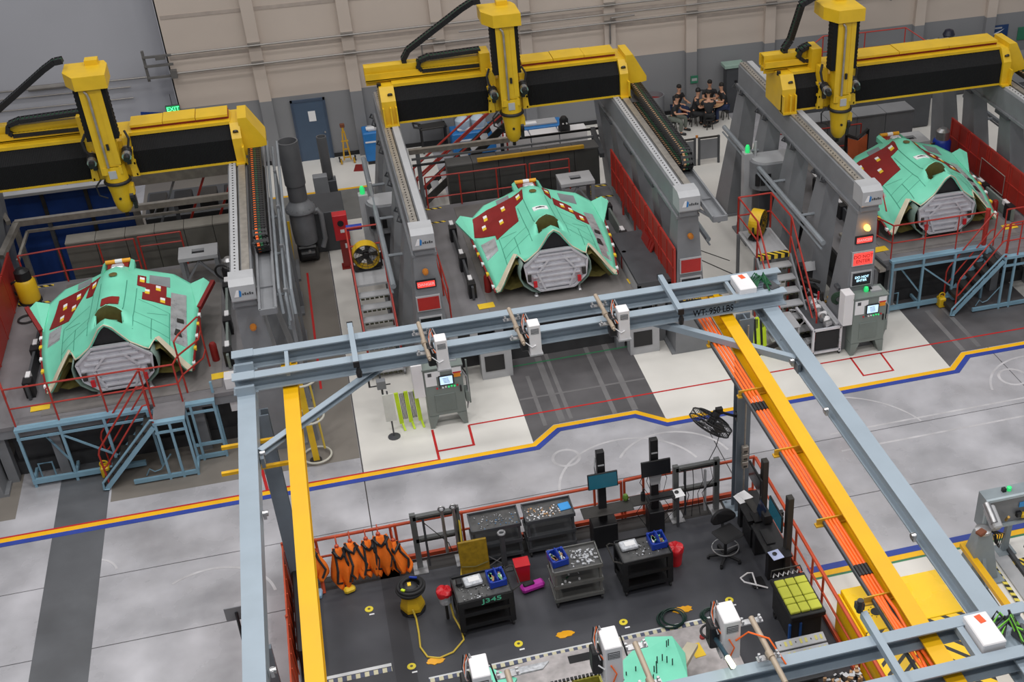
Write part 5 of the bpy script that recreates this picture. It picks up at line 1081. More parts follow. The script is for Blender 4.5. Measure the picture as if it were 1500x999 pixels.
# ---- bins, buckets
def bucket(label, x, y, z, r, h, m_lid, m_body, name='waste_bucket', z2=True):
    T = thing(name, label, 'bucket', (x, y, z))
    b = MB(); b.lathe([(r * 0.8, 0), (r, h), (r * 0.96, h), (r * 0.76, 0.02), (0, 0.02)], (0, 0, 0), 18); b.build('pail', m_body, T, smooth=True)
    rnd = random.Random(int(x * 100)); n = 20; vs = [(0, 0, h + 0.03)]; fs = []
    for k, (rr, zz) in enumerate(((0.5, 0.05), (0.98, 0.03), (1.08, 0.0), (1.05, -0.07))):
        for i in range(n): vs.append((math.cos(6.283 * i / n) * r * rr * (1 + rnd.uniform(-.04, .04)), math.sin(6.283 * i / n) * r * rr * (1 + rnd.uniform(-.04, .04)), h + zz + rnd.uniform(-0.03, 0.03)))
    fs += [(0, 1 + i, 1 + (i + 1) % n) for i in range(n)]
    for k in range(3): fs += [(1 + k * n + i, 1 + (k + 1) * n + i, 1 + (k + 1) * n + (i + 1) % n, 1 + k * n + (i + 1) % n) for i in range(n)]
    b = MB(); b.add(vs, fs); b.build('bag_liner', m_lid, T, smooth=True)
    return T
bucket('clear bucket with a red bag over its rim, hung at the black cart', 0.74, 18.75, 0.5, 0.15, 0.28, M['redp'], M['plast'])
T = bpy.data.objects['waste_bucket']; MB().bar((0.1, 0, 0.2), (0.3, 0.0, 0.3), 0.03, 0.03).build('hanger', M['dsteel'], T); MB().tube((0, 0, -0.47), (0, 0, 0.0), 0.03, 8).build('stand', M['dsteel'], T)
bucket('red bucket with crinkled red liner beside the black cart', 5.6, 19.0, 0.03, 0.17, 0.42, M['redp'], M['redp'], 'lined_bucket')
b = MB(); T = thing('square_bin', 'red square bin in front of the shelf trolley', 'bin', (2.42, 19.5, 0.03))
b.add([(-.13, -.12, 0), (.13, -.12, 0), (.13, .12, 0), (-.13, .12, 0), (-.15, -.14, .42), (.15, -.14, .42), (.15, .14, .42), (-.15, .14, .42)], [(3, 2, 1, 0), (0, 1, 5, 4), (1, 2, 6, 5), (2, 3, 7, 6), (3, 0, 4, 7)]); b.build('bin_body', M['redp'], T)
MB().prism([(-.16, -.15), (.16, -.15), (.16, .15), (-.16, .15)], 'z', 0.42, 0.44).build('bin_rim', M['redp'], T)
T = thing('wheel_creeper', 'magenta plastic caddy on the mat beside the black cart handle', 'caddy', (2.55, 19.1, 0.03), 0.2)
MB().box((0, 0, 0.09), (0.5, 0.22, 0.14), bev=0.04).build('caddy_body', M['magenta'], T); MB().box((-0.08, 0, 0.18), (0.24, 0.1, 0.06), bev=0.02).build('caddy_handle', M['black'], T)
T.name = 'plastic_caddy'
T = thing('mustard_board', 'mustard yellow padded board leaning in front of the shelf trolley', 'board', (1.5, 19.82, 0.03))
MB().box((0, 0.08, 0.45), (0.6, 0.06, 0.86), rot=Matrix.Rotation(-0.18, 3, 'X'), bev=0.015).build('padded_board', M['olive_foam'], T); MB().path([(-0.28, -0.02, 0.35), (0, -0.03, 0.3), (0.28, -0.01, 0.36)], 0.014, 5).build('strap', M['olive'], T)
T = thing('roller_stand', 'grey roll stand with ringed top between the board and the red bin', 'stand', (2.12, 19.9, 0.03))
MB().tube((0, 0, 0), (0, 0, 0.95), 0.06, 10).build('post', M['dgrey'], T); b = MB(); b.torus((0, 0, 0.97), 0.07, 0.025, 14, 6); b.build('ring_top', M['steel'], T); MB().box((0, 0, 0.015), (0.3, 0.3, 0.03)).build('base', M['dgrey'], T)
MB().path([(0, 0, 0.1), (-0.4, 0.05, 0.45)], 0.012, 5).build('stay_rod', M['steel'], T); MB().path([(0, 0, 0.35), (-0.35, 0.05, 0.08)], 0.012, 5).build('stay_rod', M['steel'], T)
# ---- vacuum
T = thing('shop_vacuum', 'yellow shop vacuum with black coiled hose on top', 'vacuum', (0.1, 19.22, 0.03))
b = MB(); b.lathe([(0.2, 0.04), (0.25, 0.08), (0.25, 0.16), (0.2, 0.34), (0.17, 0.46), (0.0, 0.5)], (0, 0, 0), 6); b.build('tank', M['yellow'], T); b = MB(); b.lathe([(0.24, 0.0), (0.26, 0.03), (0.24, 0.06)], (0, 0, 0), 12); b.build('base', M['black'], T)
for k, (R_, z) in enumerate(((0.24, 0.52), (0.27, 0.56), (0.23, 0.6), (0.26, 0.63), (0.2, 0.66))):
    b = MB(); b.torus((0.01 * k, 0.02, z), R_, 0.034, 28, 8); b.build('hose_coil', M['rubber'], T, smooth=True)
MB().lathe([(0.17, 0.48), (0.16, 0.64), (0.08, 0.7), (0, 0.7)], (0, 0, 0), 14).build('motor_head', M['black'], T, smooth=True)
MB().box((0.0, -0.02, 0.71), (0.07, 0.1, 0.02)).build('yellow_label', M['tape_y'], T); MB().box((-0.14, -0.14, 0.69), (0.08, 0.05, 0.03), rz=-0.7).build('lime_clip', M['lime'], T); MB().box((0.1, 0.18, 0.69), (0.16, 0.04, 0.03), rz=-0.4).build('blue_clip', M['blue'], T)
hp = [(0.08, 18.98, 0.25), (0.12, 18.9, 0.05), (0.12, 18.5, 0.05), (0.1, 18.1, 0.05), (0.2, 17.8, 0.05), (0.42, 17.7, 0.05), (0.7, 17.78, 0.05), (0.95, 18.05, 0.05), (0.95, 18.3, 0.06), (0.85, 18.6, 0.2), (0.82, 18.75, 0.5)]
tag(MB().path(hp, 0.02, 7).build('air_hose', M['cable_y'], smooth=True), 'yellow hose looping over the mat from the vacuum to the black cart', 'hose')
tag(MB().path([(1.28, 20.56, 1.45), (1.33, 20.4, 1.1), (1.32, 20.3, 0.6), (1.25, 20.1, 0.2), (1.15, 19.7, 0.05), (1.05, 19.3, 0.05)], 0.022, 7).build('air_hose', M['cable_y'], smooth=True), 'yellow hose hanging down from the chrome lift rack', 'hose')
for x, y, r, lb, mm in ((5.05, 17.42, 0.26, 'coil of dark green hose lying on the mat', M['green']), (5.83, 17.28, 0.2, 'coil of black green hose at the end of the edge strip', M['green'])):
    T = thing('hose_coil', lb, 'hose', (x, y, 0.03)); rnd = random.Random(int(x * 10))
    for k in range(6):
        b = MB(); b.torus((rnd.uniform(-.04, .04), rnd.uniform(-.03, .03), 0.015 + 0.012 * k), r * rnd.uniform(0.8, 1.08), 0.012, 26, 5); b.build('hose_turn', mat('deep_green_hose', S(22, 52, 44), 0.4), T)
# ---- racks at the fence
def rack(label, x0, x1, h, m, chrome):
    T = thing('lift_rack', label, 'rack', ((x0 + x1) / 2, 20.45, 0.03), group='steel lift racks at the fence'); w = x1 - x0
    for s in (-1, 1):
        MB().bar((s * w / 2, 0, 0), (s * w / 2, 0, h), 0.12, 0.1).build('upright', m, T)
        b = MB(); b.box((s * w / 2, -0.05, 0.015), (0.3, 0.4, 0.025)); b.build('foot_plate', M['steel'], T)
    for z in (h - 0.1, h * 0.52):
        MB().bar((-w / 2, 0, z), (w / 2, 0, z), 0.1, 0.1).build('cross_bar', m, T); MB().bar((-w / 2 + 0.1, -0.07, z + 0.02), (w / 2 - 0.1, -0.07, z + 0.02), 0.04, 0.04).build('guide_bar', M['dsteel'], T)
    MB().tube((-w / 2 + 0.2, -0.06, 0.05), (-w / 2 + 0.2, -0.06, h - 0.1), 0.025, 6).build('slide_rod', M['dgrey'], T)
    if chrome:
        for x in (w / 2 - 0.3, w / 2 - 0.06):
            b = MB(); b.tube((x, -0.1, 0.35), (x, -0.1, h + 0.05), 0.035, 8); b.torus((x, -0.1, h + 0.08), 0.06, 0.022, 12, 6, (0, 1, 0)); b.build('chrome_cylinder', M['steel'], T, smooth=True)
        MB().path([(-w / 2 + 0.2, -0.08, h - 0.2), (0.2, -0.1, 0.6), (w / 2 - 0.2, -0.1, 0.35)], 0.01, 4).build('pull_cable', M['dsteel'], T)
    else:
        for k in range(4): MB().path([(-0.3 + 0.2 * k, -0.08, h - 0.12), (-0.32 + 0.22 * k, -0.14, h * 0.7), (-0.2 + 0.1 * k, -0.12, h * 0.45), (-0.35 + 0.2 * k, -0.15, 0.05)], 0.009, 4).build('loose_cable', M['rubber'], T)
        MB().bar((0.18, -0.08, 0.1), (0.18, -0.08, h - 0.2), 0.05, 0.05).build('slide_rod', M['lgrey'], T)
    return T
rack('grey steel lift rack with two chrome cylinders at the fence', 0.4, 1.3, 1.45, mat('rack_grey', S(98, 100, 100), 0.4), True)
rack('grey steel lift rack with dangling cables behind the drafting stool', 6.05, 6.98, 1.42, mat('rack_grey', S(98, 100, 100), 0.4), False)
# ---- computer stands
def kiosk(label, x, y, scr, base, rz=0.0):
    T = thing('computer_stand', label, 'computer stand', (x, y, 0.03), rz, 'tall black computer stands')
    MB().box((0, 0, 1.25), (0.17, 0.13, 2.4), bev=0.01).build('post', M['black'], T)
    b = MB(); bw, bd, bh = base; b.box((0, -0.02, bh / 2), (bw, bd, bh), bev=0.015); b.build('base_box', M['black'], T)
    MB().box((0, -0.072, 2.12), (0.13, 0.012, 0.03)).build('clamp_band', M['lgrey'], T)
    m_ = MB(); R = Matrix.Rotation(-0.12, 3, 'X'); m_.box((0, -0.16, 1.8), (0.64, 0.04, 0.37), rot=R, bev=0.008); mo = m_.build('monitor', M['black'], T)
    MB().box((0, -0.182, 1.798), (0.6, 0.006, 0.33), rot=R).build('screen', scr, mo); MB().box((0, -0.1, 1.8), (0.12, 0.1, 0.12)).build('monitor_arm', M['black'], T)
    return T
T = kiosk('black computer stand with teal lit monitor, by the shelf trolley with blue pad', 4.33, 20.12, M['scr_teal'], (0.54, 0.4, 0.62))
MB().box((0.08, -0.1, 0.95), (1.1, 0.36, 0.025), bev=0.006).build('shelf', M['dsteel'], T); MB().path([(-0.1, 0, 2.3), (-0.14, -0.05, 2.1), (-0.12, -0.02, 1.9)], 0.016, 5).build('loose_cable', M['lgrey'], T)
b = MB(); b.lathe([(0.05, 0), (0.07, 0.05), (0.06, 0.1), (0.04, 0.14), (0.0, 0.14)], (4.86, 20.2, 0.995), 12); tag(b.build('green_cup', mat('olive_green_cup', S(96, 130, 50), 0.4), smooth=True), 'green cup on the shelf of the teal lit computer stand', 'cup')
T = kiosk('black computer stand with dark monitor and keyboard tray, beside the cabled rack', 5.5, 20.2, M['scr_off'], (0.34, 0.36, 0.62))
MB().box((0.1, -0.1, 0.95), (0.62, 0.24, 0.03), bev=0.006).build('keyboard_tray', M['black'], T); MB().box((-0.36, -0.06, 0.93), (0.36, 0.34, 0.02)).build('side_shelf', M['dsteel'], T)
b = MB(); b.box((0.1, -0.1, 0.975), (0.5, 0.15, 0.02)); b.build('keyboard', M['rubber'], T)
b = MB(); b.tube((-0.28, -0.1, 0.94), (-0.28, -0.1, 1.15), 0.05, 8); b.tube((-0.28, -0.1, 1.15), (-0.26, -0.1, 1.25), 0.02, 6); b.build('spray_bottle', M['black'], T)
MB().prism([(-0.16, 1.62), (0.16, 1.62), (0.1, 1.3), (-0.1, 1.3)], 'y', -0.1, -0.08).build('back_plate', M['lgrey'], T)
for k in range(5): MB().path([(-0.2 + 0.1 * k, 0.02, 1.6), (-0.3 + 0.15 * k, 0.06, 1.3), (-0.1 + 0.08 * k, 0.08, 0.9), (-0.4 + 0.25 * k, 0.05, 0.5), (-0.2 + 0.1 * k, 0.05, 0.1)], 0.008, 4).build('loose_cable', M['rubber'], T)
T.name = 'computer_stand.001'
def mousepad(label, x, y, z, rz, m):
    T = thing('mouse_pad', label, 'mouse pad', (x, y, z), rz); MB().box((0, 0, 0.006), (0.24, 0.28, 0.012), bev=0.003).build('pad', m, T); MB().lathe([(0.045, 0), (0.05, 0.02), (0.03, 0.04), (0, 0.045)], (-0.02, 0.02, 0.012), 10).build('mouse', M['black'], T, smooth=True)
    return T
T = mousepad('white mouse pad with black mouse on a stand arm beside the cabled rack', 6.0, 20.12, 0.96, 0.1, M['paper']); MB().bar((0, 0, -0.01), (0, 0, -0.93), 0.05, 0.05).build('pedestal', M['dgrey'], T)
# computer desk along the side rail
T = thing('computer_desk', 'black computer desk with two tall posts along the side rail', 'desk', (7.45, 18.9, 0.03))
MB().box((0, 0.5, 0.8), (0.55, 0.95, 0.04), bev=0.008).build('desk_top', M['black'], T); MB().box((0, -0.55, 0.78), (0.5, 0.95, 0.04), bev=0.008).build('desk_top', M['black'], T); MB().box((0.02, -1.12, 0.82), (0.42, 0.3, 0.03)).build('side_shelf', M['black'], T)
for y in (0.85, -0.1, -0.9): MB().box((0.02, y, 0.4), (0.4, 0.16, 0.78), bev=0.01).build('desk_leg', M['black'], T)
MB().box((-0.05, 0.3, 0.3), (0.3, 0.5, 0.5), bev=0.01).build('computer_case', M['black'], T)
for y, h in ((0.45, 2.02), (-0.98, 2.15)):
    MB().box((0.22, y, h / 2), (0.13, 0.16, h), bev=0.01).build('post', mat('brown_black_post', S(48, 45, 42), 0.5), T)
for yc, sc in ((0.55, M['scr_off']), (-0.68, M['scr_teal'])):
    b = MB(); R = Matrix.Rotation(0.0, 3, 'Z'); b.box((0.06, yc, 1.5), (0.04, 0.74, 0.42), bev=0.008); mo = b.build('monitor', M['black'], T); MB().box((0.037, yc, 1.5), (0.006, 0.68, 0.36)).build('screen', sc, mo); MB().box((0.14, yc, 1.5), (0.14, 0.1, 0.1)).build('monitor_arm', M['black'], T)
MB().box((-0.02, 0.45, 0.84), (0.16, 0.48, 0.02), rz=0.1).build('keyboard', M['dsteel'], T); MB().box((-0.05, -0.55, 0.82), (0.18, 0.46, 0.02)).build('keyboard', M['rubber'], T); MB().box((0.1, -0.1, 0.95), (0.2, 0.2, 0.22), bev=0.01).build('dock', M['black'], T)
b = MB(); b.box((0.05, 0.1, 1.0), (0.02, 0.36, 0.28), rot=Matrix.Rotation(0.25, 3, 'Y')); b.build('tilted_screen', mat('dark_blue_screen', S(20, 36, 62), 0.15), T); MB().box((-0.05, 0.1, 0.835), (0.2, 0.34, 0.02)).build('laptop_base', M['black'], T)
T = thing('paper_stack', 'white printed sheets on the end of the computer desk', 'papers', (7.33, 19.68, 0.85), 0.2)
for k in range(3): MB().box((0.06 * k - 0.05, 0.02 * k, 0.004 + 0.006 * k), (0.22, 0.3, 0.004), rz=0.08 * k).build('paper_sheet', M['paper'], T)
mousepad('pale blue mouse pad with black mouse at the end of the computer desk', 7.36, 17.75, 0.865, 0.15, mat('pale_blue_pad', S(190, 200, 236), 0.6))
# stool and footrest
T = thing('drafting_stool', 'black drafting stool with chrome foot ring', 'stool', (6.66, 18.85, 0.03)); ST = T
for k in range(5):
    a = 0.4 + k * 1.2566; b = MB(); b.bar((0, 0, 0.09), (0.3 * math.cos(a), 0.3 * math.sin(a), 0.07), 0.05, 0.035); b.tube((0.3 * math.cos(a), 0.3 * math.sin(a), 0.0), (0.3 * math.cos(a), 0.3 * math.sin(a), 0.06), 0.03, 8); b.build('leg', M['black'], T)
MB().tube((0, 0, 0.06), (0, 0, 0.58), 0.03, 10).build('gas_lift', M['black'], T)
b = MB(); b.torus((0, 0, 0.27), 0.24, 0.012, 28, 6); b.path([(-0.24, 0, 0.27), (0, 0, 0.2), (0.24, 0, 0.27)], 0.01, 5); b.build('foot_ring', M['steel'], T, smooth=True)
MB().box((0.03, -0.02, 0.61), (0.44, 0.42, 0.07), rz=0.35, bev=0.03).build('seat', M['rubber'], T)
b = MB(); R = Matrix.Rotation(0.2, 3, 'Z') @ Matrix.Rotation(-0.15, 3, 'X'); b.add([Vector((0, 0.2, 0.82)) + R @ Vector((0.24 * math.cos(t) * (1 if abs(math.cos(t)) < .8 else 1.0), s * 0.035 + 0.04 * math.cos(t) ** 2 * -1, 0.17 * math.sin(t) if math.sin(t) > 0 else 0.1 * math.sin(t))) for s in (-1, 1) for t in [6.283 * i / 24 for i in range(24)]], [tuple(range(23, -1, -1)), tuple(range(24, 48))] + [(i, (i + 1) % 24, 24 + (i + 1) % 24, 24 + i) for i in range(24)]); b.build('backrest', M['black'], T)
MB().bar((0, 0.12, 0.58), (0, 0.24, 0.78), 0.05, 0.03).build('back_bracket', M['black'], T); ST.scale = (1.18, 1.18, 1.12)
T = thing('foot_rest', 'white wire foot rest on the mat beside the computer desk', 'foot rest', (6.95, 17.9, 0.03)); MB().path([(0.25, -0.2, 0.02), (0.05, -0.15, 0.1), (-0.2, -0.02, 0.14), (-0.24, 0.12, 0.14), (-0.05, 0.22, 0.14), (0.05, 0.2, 0.14), (0.03, -0.05, 0.1), (0.04, -0.15, 0.02)], 0.018, 6).build('wire_loop', M['white'], T); MB().box((0.1, 0.0, 0.03), (0.26, 0.3, 0.05), bev=0.01).build('pedal_block', M['black'], T)
# foam topped cart
T = thing('foam_tray_cart', 'black cart topped with yellow green foam in grid cells', 'cart', (7.32, 16.45, 0.03))
MB().box((0, 0, 0.88), (0.72, 1.15, 0.12), bev=0.015).build('tray', M['black'], T); MB().box((0, 0, 0.5), (0.64, 1.0, 0.6), bev=0.02).build('cart_body', M['rubber'], T)
gx = [-0.33, -0.11, 0.09, 0.33]; gy = [-0.5, -0.25, -0.08, 0.25, 0.45]
for i in range(3):
    for j in range(4):
        MB().box(((gx[i] + gx[i + 1]) / 2 - 0.01, (gy[j] + gy[j + 1]) / 2, 0.965), (gx[i + 1] - gx[i] - 0.02, gy[j + 1] - gy[j] - 0.02, 0.06), bev=0.012).build('foam_cell', M['foam_yg'], T)
b = MB(); b.path([(-0.33, 0.6, 0.94), (-0.3, 0.66, 1.05), (0.3, 0.66, 1.05), (0.33, 0.6, 0.94)], 0.016, 6); b.build('push_handle', M['dsteel'], T)
for sx in (-1, 1):
    for sy in (-1, 1): b = MB(); wheel(b, (sx * 0.28, sy * 0.42, 0.07), 0.07); b.build('castor', M['rubber'], T)
for x in (-0.34, -0.12): MB().box((x, -0.5, 0.4), (0.05, 0.06, 0.6), bev=0.01).build('blue_leg', mat('blue_leg', S(30, 80, 150), 0.4), T)
for k in range(6): MB().path([(-0.3 + 0.1 * k, 0.55, 0.96), (-0.25 + 0.1 * k, 0.62, 1.0), (-0.22 + 0.1 * k, 0.58, 0.97)], 0.016, 5).build('hand_tool', M['steel'], T)
# panel board of fasteners
T = thing('fastener_board', 'grey tilted panel board with yellow label rows behind the near cross beam', 'board', (6.9, 15.1, 0.03))
for k in (0, 1):
    o = MB().box((0, -0.12 + 0.24 * k, 0.93 + 0.05 * k), (0.95, 0.21, 0.04), rot=Matrix.Rotation(0.2, 3, 'X'), bev=0.006).build('board_row', M['lgrey'], T)
    for q in range(9):
        MB().box((-0.4 + 0.1 * q, -0.12 + 0.24 * k, 0.953 + 0.05 * k), (0.045, 0.1, 0.006) if q % 3 else (0.02, 0.03, 0.006), rot=Matrix.Rotation(0.2, 3, 'X')).build('board_label', mat('dull_yellow_label', S(204, 196, 110), 0.5) if q % 3 else M['dsteel'], o)
for sx in (-1, 1): MB().bar((sx * 0.4, 0, 0), (sx * 0.4, 0, 0.9), 0.05, 0.05).build('leg', M['dgrey'], T)
MB().box((0, 0, 0.2), (0.8, 0.3, 0.04)).build('lower_shelf', M['dgrey'], T)
T = thing('fittings_rack', 'dark bench with crowded silver fittings under the near cross beam', 'bench', (7.25, 13.6, 0.03))
MB().box((0, 0, 0.5), (0.8, 1.3, 1.0)).build('bench_body', M['rubber'], T)
rnd = random.Random(3); b = MB()
for i in range(130): b.box((rnd.uniform(-.35, .35), rnd.uniform(-.6, .6), 1.03 + rnd.uniform(0, .08)), (rnd.uniform(.03, .1), rnd.uniform(.03, .1), rnd.uniform(.04, .12)), rz=rnd.uniform(0, 3), mi=rnd.choice((0, 0, 1, 2)))
b.build('silver_fittings', [M['steel'], M['tan'], M['black']], T, kind='stuff')
# ---- near, cut off fuselage part on its pallet
T = thing('pallet_fixture', 'brushed metal fixture plate on the mat under the near teal part', 'fixture', (3.4, 15.2, 0.03))
brm = mat('brushed_plate', S(190, 184, 184), 0.4, 0.35, var=0.25, scale=5)
MB().prism([(-2.6, -2.4), (2.6, -2.4), (2.6, 1.8), (-1.0, 1.85), (-2.6, 1.7)], 'z', 0, 0.12).build('plate', brm, T)
MB().box((-0.1, 1.62, 0.11), (1.0, 0.2, 0.03)).build('black_bar', M['black'], T); MB().box((1.85, 1.15, 0.125), (0.22, 0.36, 0.012), rz=0.1).build('yellow_label', M['tape_y'], T)
b = MB(); b.lathe([(0.09, 0.1), (0.09, 0.5), (0.06, 0.58), (0, 0.58)], (1.2, 1.0, 0), 12); b.build('locating_post', M['dred'], T, smooth=True); MB().tube((2.05, 1.45, 0.12), (2.05, 1.45, 0.16), 0.06, 10).build('brown_cap', M['dred'], T)
T = thing('fuselage_part', 'teal fuselage part with black pins and olive bays at the near work cell', 'aircraft part', (3.2, 14.85, 0.15))
tv = [(0.0, 0.72, 0.7), (0.4, 0.9, 0.8), (1.0, 1.4, 0.78), (1.5, 1.35, 0.7), (1.62, 0.9, 0.66), (1.45, 0.2, 0.8), (0.6, -0.8, 0.95), (0.0, -0.8, 0.9)]
b = MB(); b.add(tv + [(x, y, z - 0.08) for x, y, z in tv], [tuple(range(8)), tuple(range(15, 7, -1))] + [(i, (i + 1) % 8, 8 + (i + 1) % 8, 8 + i) for i in range(8)]); b.build('teal_skin', M['teal'], T)
for i in range(34):
    rnd = random.Random(i); x = rnd.uniform(0.1, 1.4); y = rnd.uniform(-0.6, 0.35 + 0.6 * max(0, x)); z = 0.72 + 0.06 * math.sin(x)
    MB().tube((x, y, z), (x, y, z + 0.16), 0.012, 5).build('clamp_pin', M['black'], T)
b = MB(); b.add([(1.2, 0.55, 0.74), (1.75, 1.2, 0.62), (1.95, 1.15, 0.55), (1.45, 0.5, 0.66), (1.2, 0.55, 0.6), (1.75, 1.2, 0.5), (1.95, 1.15, 0.45), (1.45, 0.5, 0.52)], [(0, 1, 2, 3), (7, 6, 5, 4), (0, 4, 5, 1), (1, 5, 6, 2), (2, 6, 7, 3), (3, 7, 4, 0)]); b.build('edge_lip', M['teal_edge'], T)
for k in range(2):
    x0 = -1.2 + 0.6 * k
    b = MB(); b.box((x0 + 0.29, 0.0, 0.45), (0.5, 1.5, 0.03))
    for sx in (0.04, 0.54): b.box((x0 + sx, 0.0, 0.6), (0.04, 1.5, 0.3))
    b.box((x0 + 0.29, 0.75, 0.6), (0.52, 0.04, 0.3)); b.build('olive_bay', mat('yellow_olive_bay', S(150, 144, 58), 0.35, var=0.3, scale=8), T)
for i in range(16): MB().box((-1.15 + 0.073 * i, 0.78, 0.78), (0.05, 0.06, 0.03)).build('bay_clip', M['black'], T)
MB().prism([(-1.75, -1.4), (1.5, -1.4), (1.4, 0.6), (-1.6, 0.6)], 'z', 0, 0.45).build('carrier', M['dgrey'], T)
wv = [(-2.4, 1.35, 0.75), (-2.15, 1.65, 0.8), (-1.5, 1.25, 0.6), (-1.6, 1.1, 0.6), (-2.1, 1.0, 0.7)]
b = MB(); b.add(wv + [(x, y, z - 0.06) for x, y, z in wv], [tuple(range(5)), tuple(range(9, 4, -1))] + [(i, (i + 1) % 5, 5 + (i + 1) % 5, 5 + i) for i in range(5)]); b.build('wing_tip', M['teal'], T)
MB().bar((-2.0, 1.25, 0.0), (-2.0, 1.25, 0.7), 0.1, 0.1).build('tip_support', M['dgrey'], T); MB().bar((-2.0, 1.2, 0.05), (-1.5, 0.3, 0.05), 0.1, 0.1).build('tip_support', M['dgrey'], T)
b = MB(); b.add([(-1.75, 1.25, 0.7), (-1.0, 1.3, 0.65), (-0.85, 1.5, 0.6), (-1.7, 1.5, 0.6), (-1.75, 1.25, 0.66), (-1.0, 1.3, 0.61), (-0.85, 1.5, 0.56), (-1.7, 1.5, 0.56)], [(0, 1, 2, 3), (7, 6, 5, 4), (0, 4, 5, 1), (1, 5, 6, 2), (2, 6, 7, 3), (3, 7, 4, 0)]); b.build('clear_cover', M['plast'], T)
T = thing('task_light', 'thin tubular task light glowing at its tip beside the large projector', 'light', (4.09, 12.1, 4.9)); MB().tube((0.0, 0.0, 0.2), (0.0, -0.75, 0.42), 0.035, 8).build('light_tube', mat('blue_steel_tube', S(70, 100, 116), 0.3, 0.6), T)
b = MB(); b.tube((0.0, -0.72, 0.41), (0.0, -0.95, 0.47), 0.04, 8); b.build('glowing_tip', mat('lime_glow', (0.9, 1, 0.6), emit=(0.85, 1.0, 0.55), es=3.0), T); b = MB(); b.torus((0, 0.02, 0.2), 0.14, 0.02, 20, 6); b.build('cable_ring', M['rubber'], T)
MB().bar((0, -0.5, 0.35), (0.05, -0.85, 0.17), 0.03, 0.03).build('mount_arm', M['dgrey'], T)
# ---- yellow machine enclosure with striped slope
yb_ = mat('enclosure_yellow', S(252, 204, 10), 0.25, var=0.04, scale=1.0)
hz2 = hazard('hazard_paint', S(252, 204, 20), S(34, 34, 34), 0.2, 2.2, 'xy', 0.66); hz3 = hazard('hazard_paint_mirrored', S(252, 204, 20), S(34, 34, 34), 0.2, 0.9, 'xy', 0.66)
T = thing('yellow_enclosure', 'yellow machine enclosure with black hazard stripes beside the near cell fence', 'enclosure', (9.05, 14.5, 0.01))
b = MB(); b.span((-0.95, 0.5, 0), (1.05, 1.7, 1.1), bev=0.01); b.build('rear_cover', yb_, T)
b = MB(); b.add([(-0.95, 0.49, 1.09), (0.1, 0.49, 1.09), (0.1, -1.4, 0.75), (-0.95, -1.4, 0.75), (-0.95, 0.49, 0), (0.1, 0.49, 0), (0.1, -1.4, 0), (-0.95, -1.4, 0)], [(3, 2, 1, 0), (0, 1, 5, 4), (1, 2, 6, 5), (2, 3, 7, 6), (3, 0, 4, 7), (4, 5, 6, 7)]); b.build('striped_slope', hz2, T)
b = MB(); b.add([(0.12, 0.49, 1.09), (1.05, 0.49, 1.09), (1.05, -1.6, 0.45), (0.12, -1.6, 0.45), (0.12, 0.49, 0), (1.05, 0.49, 0), (1.05, -1.6, 0), (0.12, -1.6, 0)], [(3, 2, 1, 0), (0, 1, 5, 4), (1, 2, 6, 5), (2, 3, 7, 6), (3, 0, 4, 7), (4, 5, 6, 7)]); b.build('striped_slope', hz3, T)
MB().span((-1.0, -1.5, 0), (-0.96, 1.7, 1.0)).build('side_panel', yb_, T)
b = MB(); b.lathe([(0.1, 1.1), (0.1, 1.108), (0, 1.108)], (-0.55, 0.95, 0), 16); b.build('round_port', M['black'], T)
for k in range(10): MB().tube((-0.55 + 0.14 * math.cos(k * .628), 0.95 + 0.14 * math.sin(k * .628), 1.1), (-0.55 + 0.14 * math.cos(k * .628), 0.95 + 0.14 * math.sin(k * .628), 1.107), 0.012, 6).build('port_bolt', M['dsteel'], T)
MB().box((0.0, 1.3, 1.105), (0.3, 0.3, 0.006), rz=0.3).build('notice', M['paper'], T)
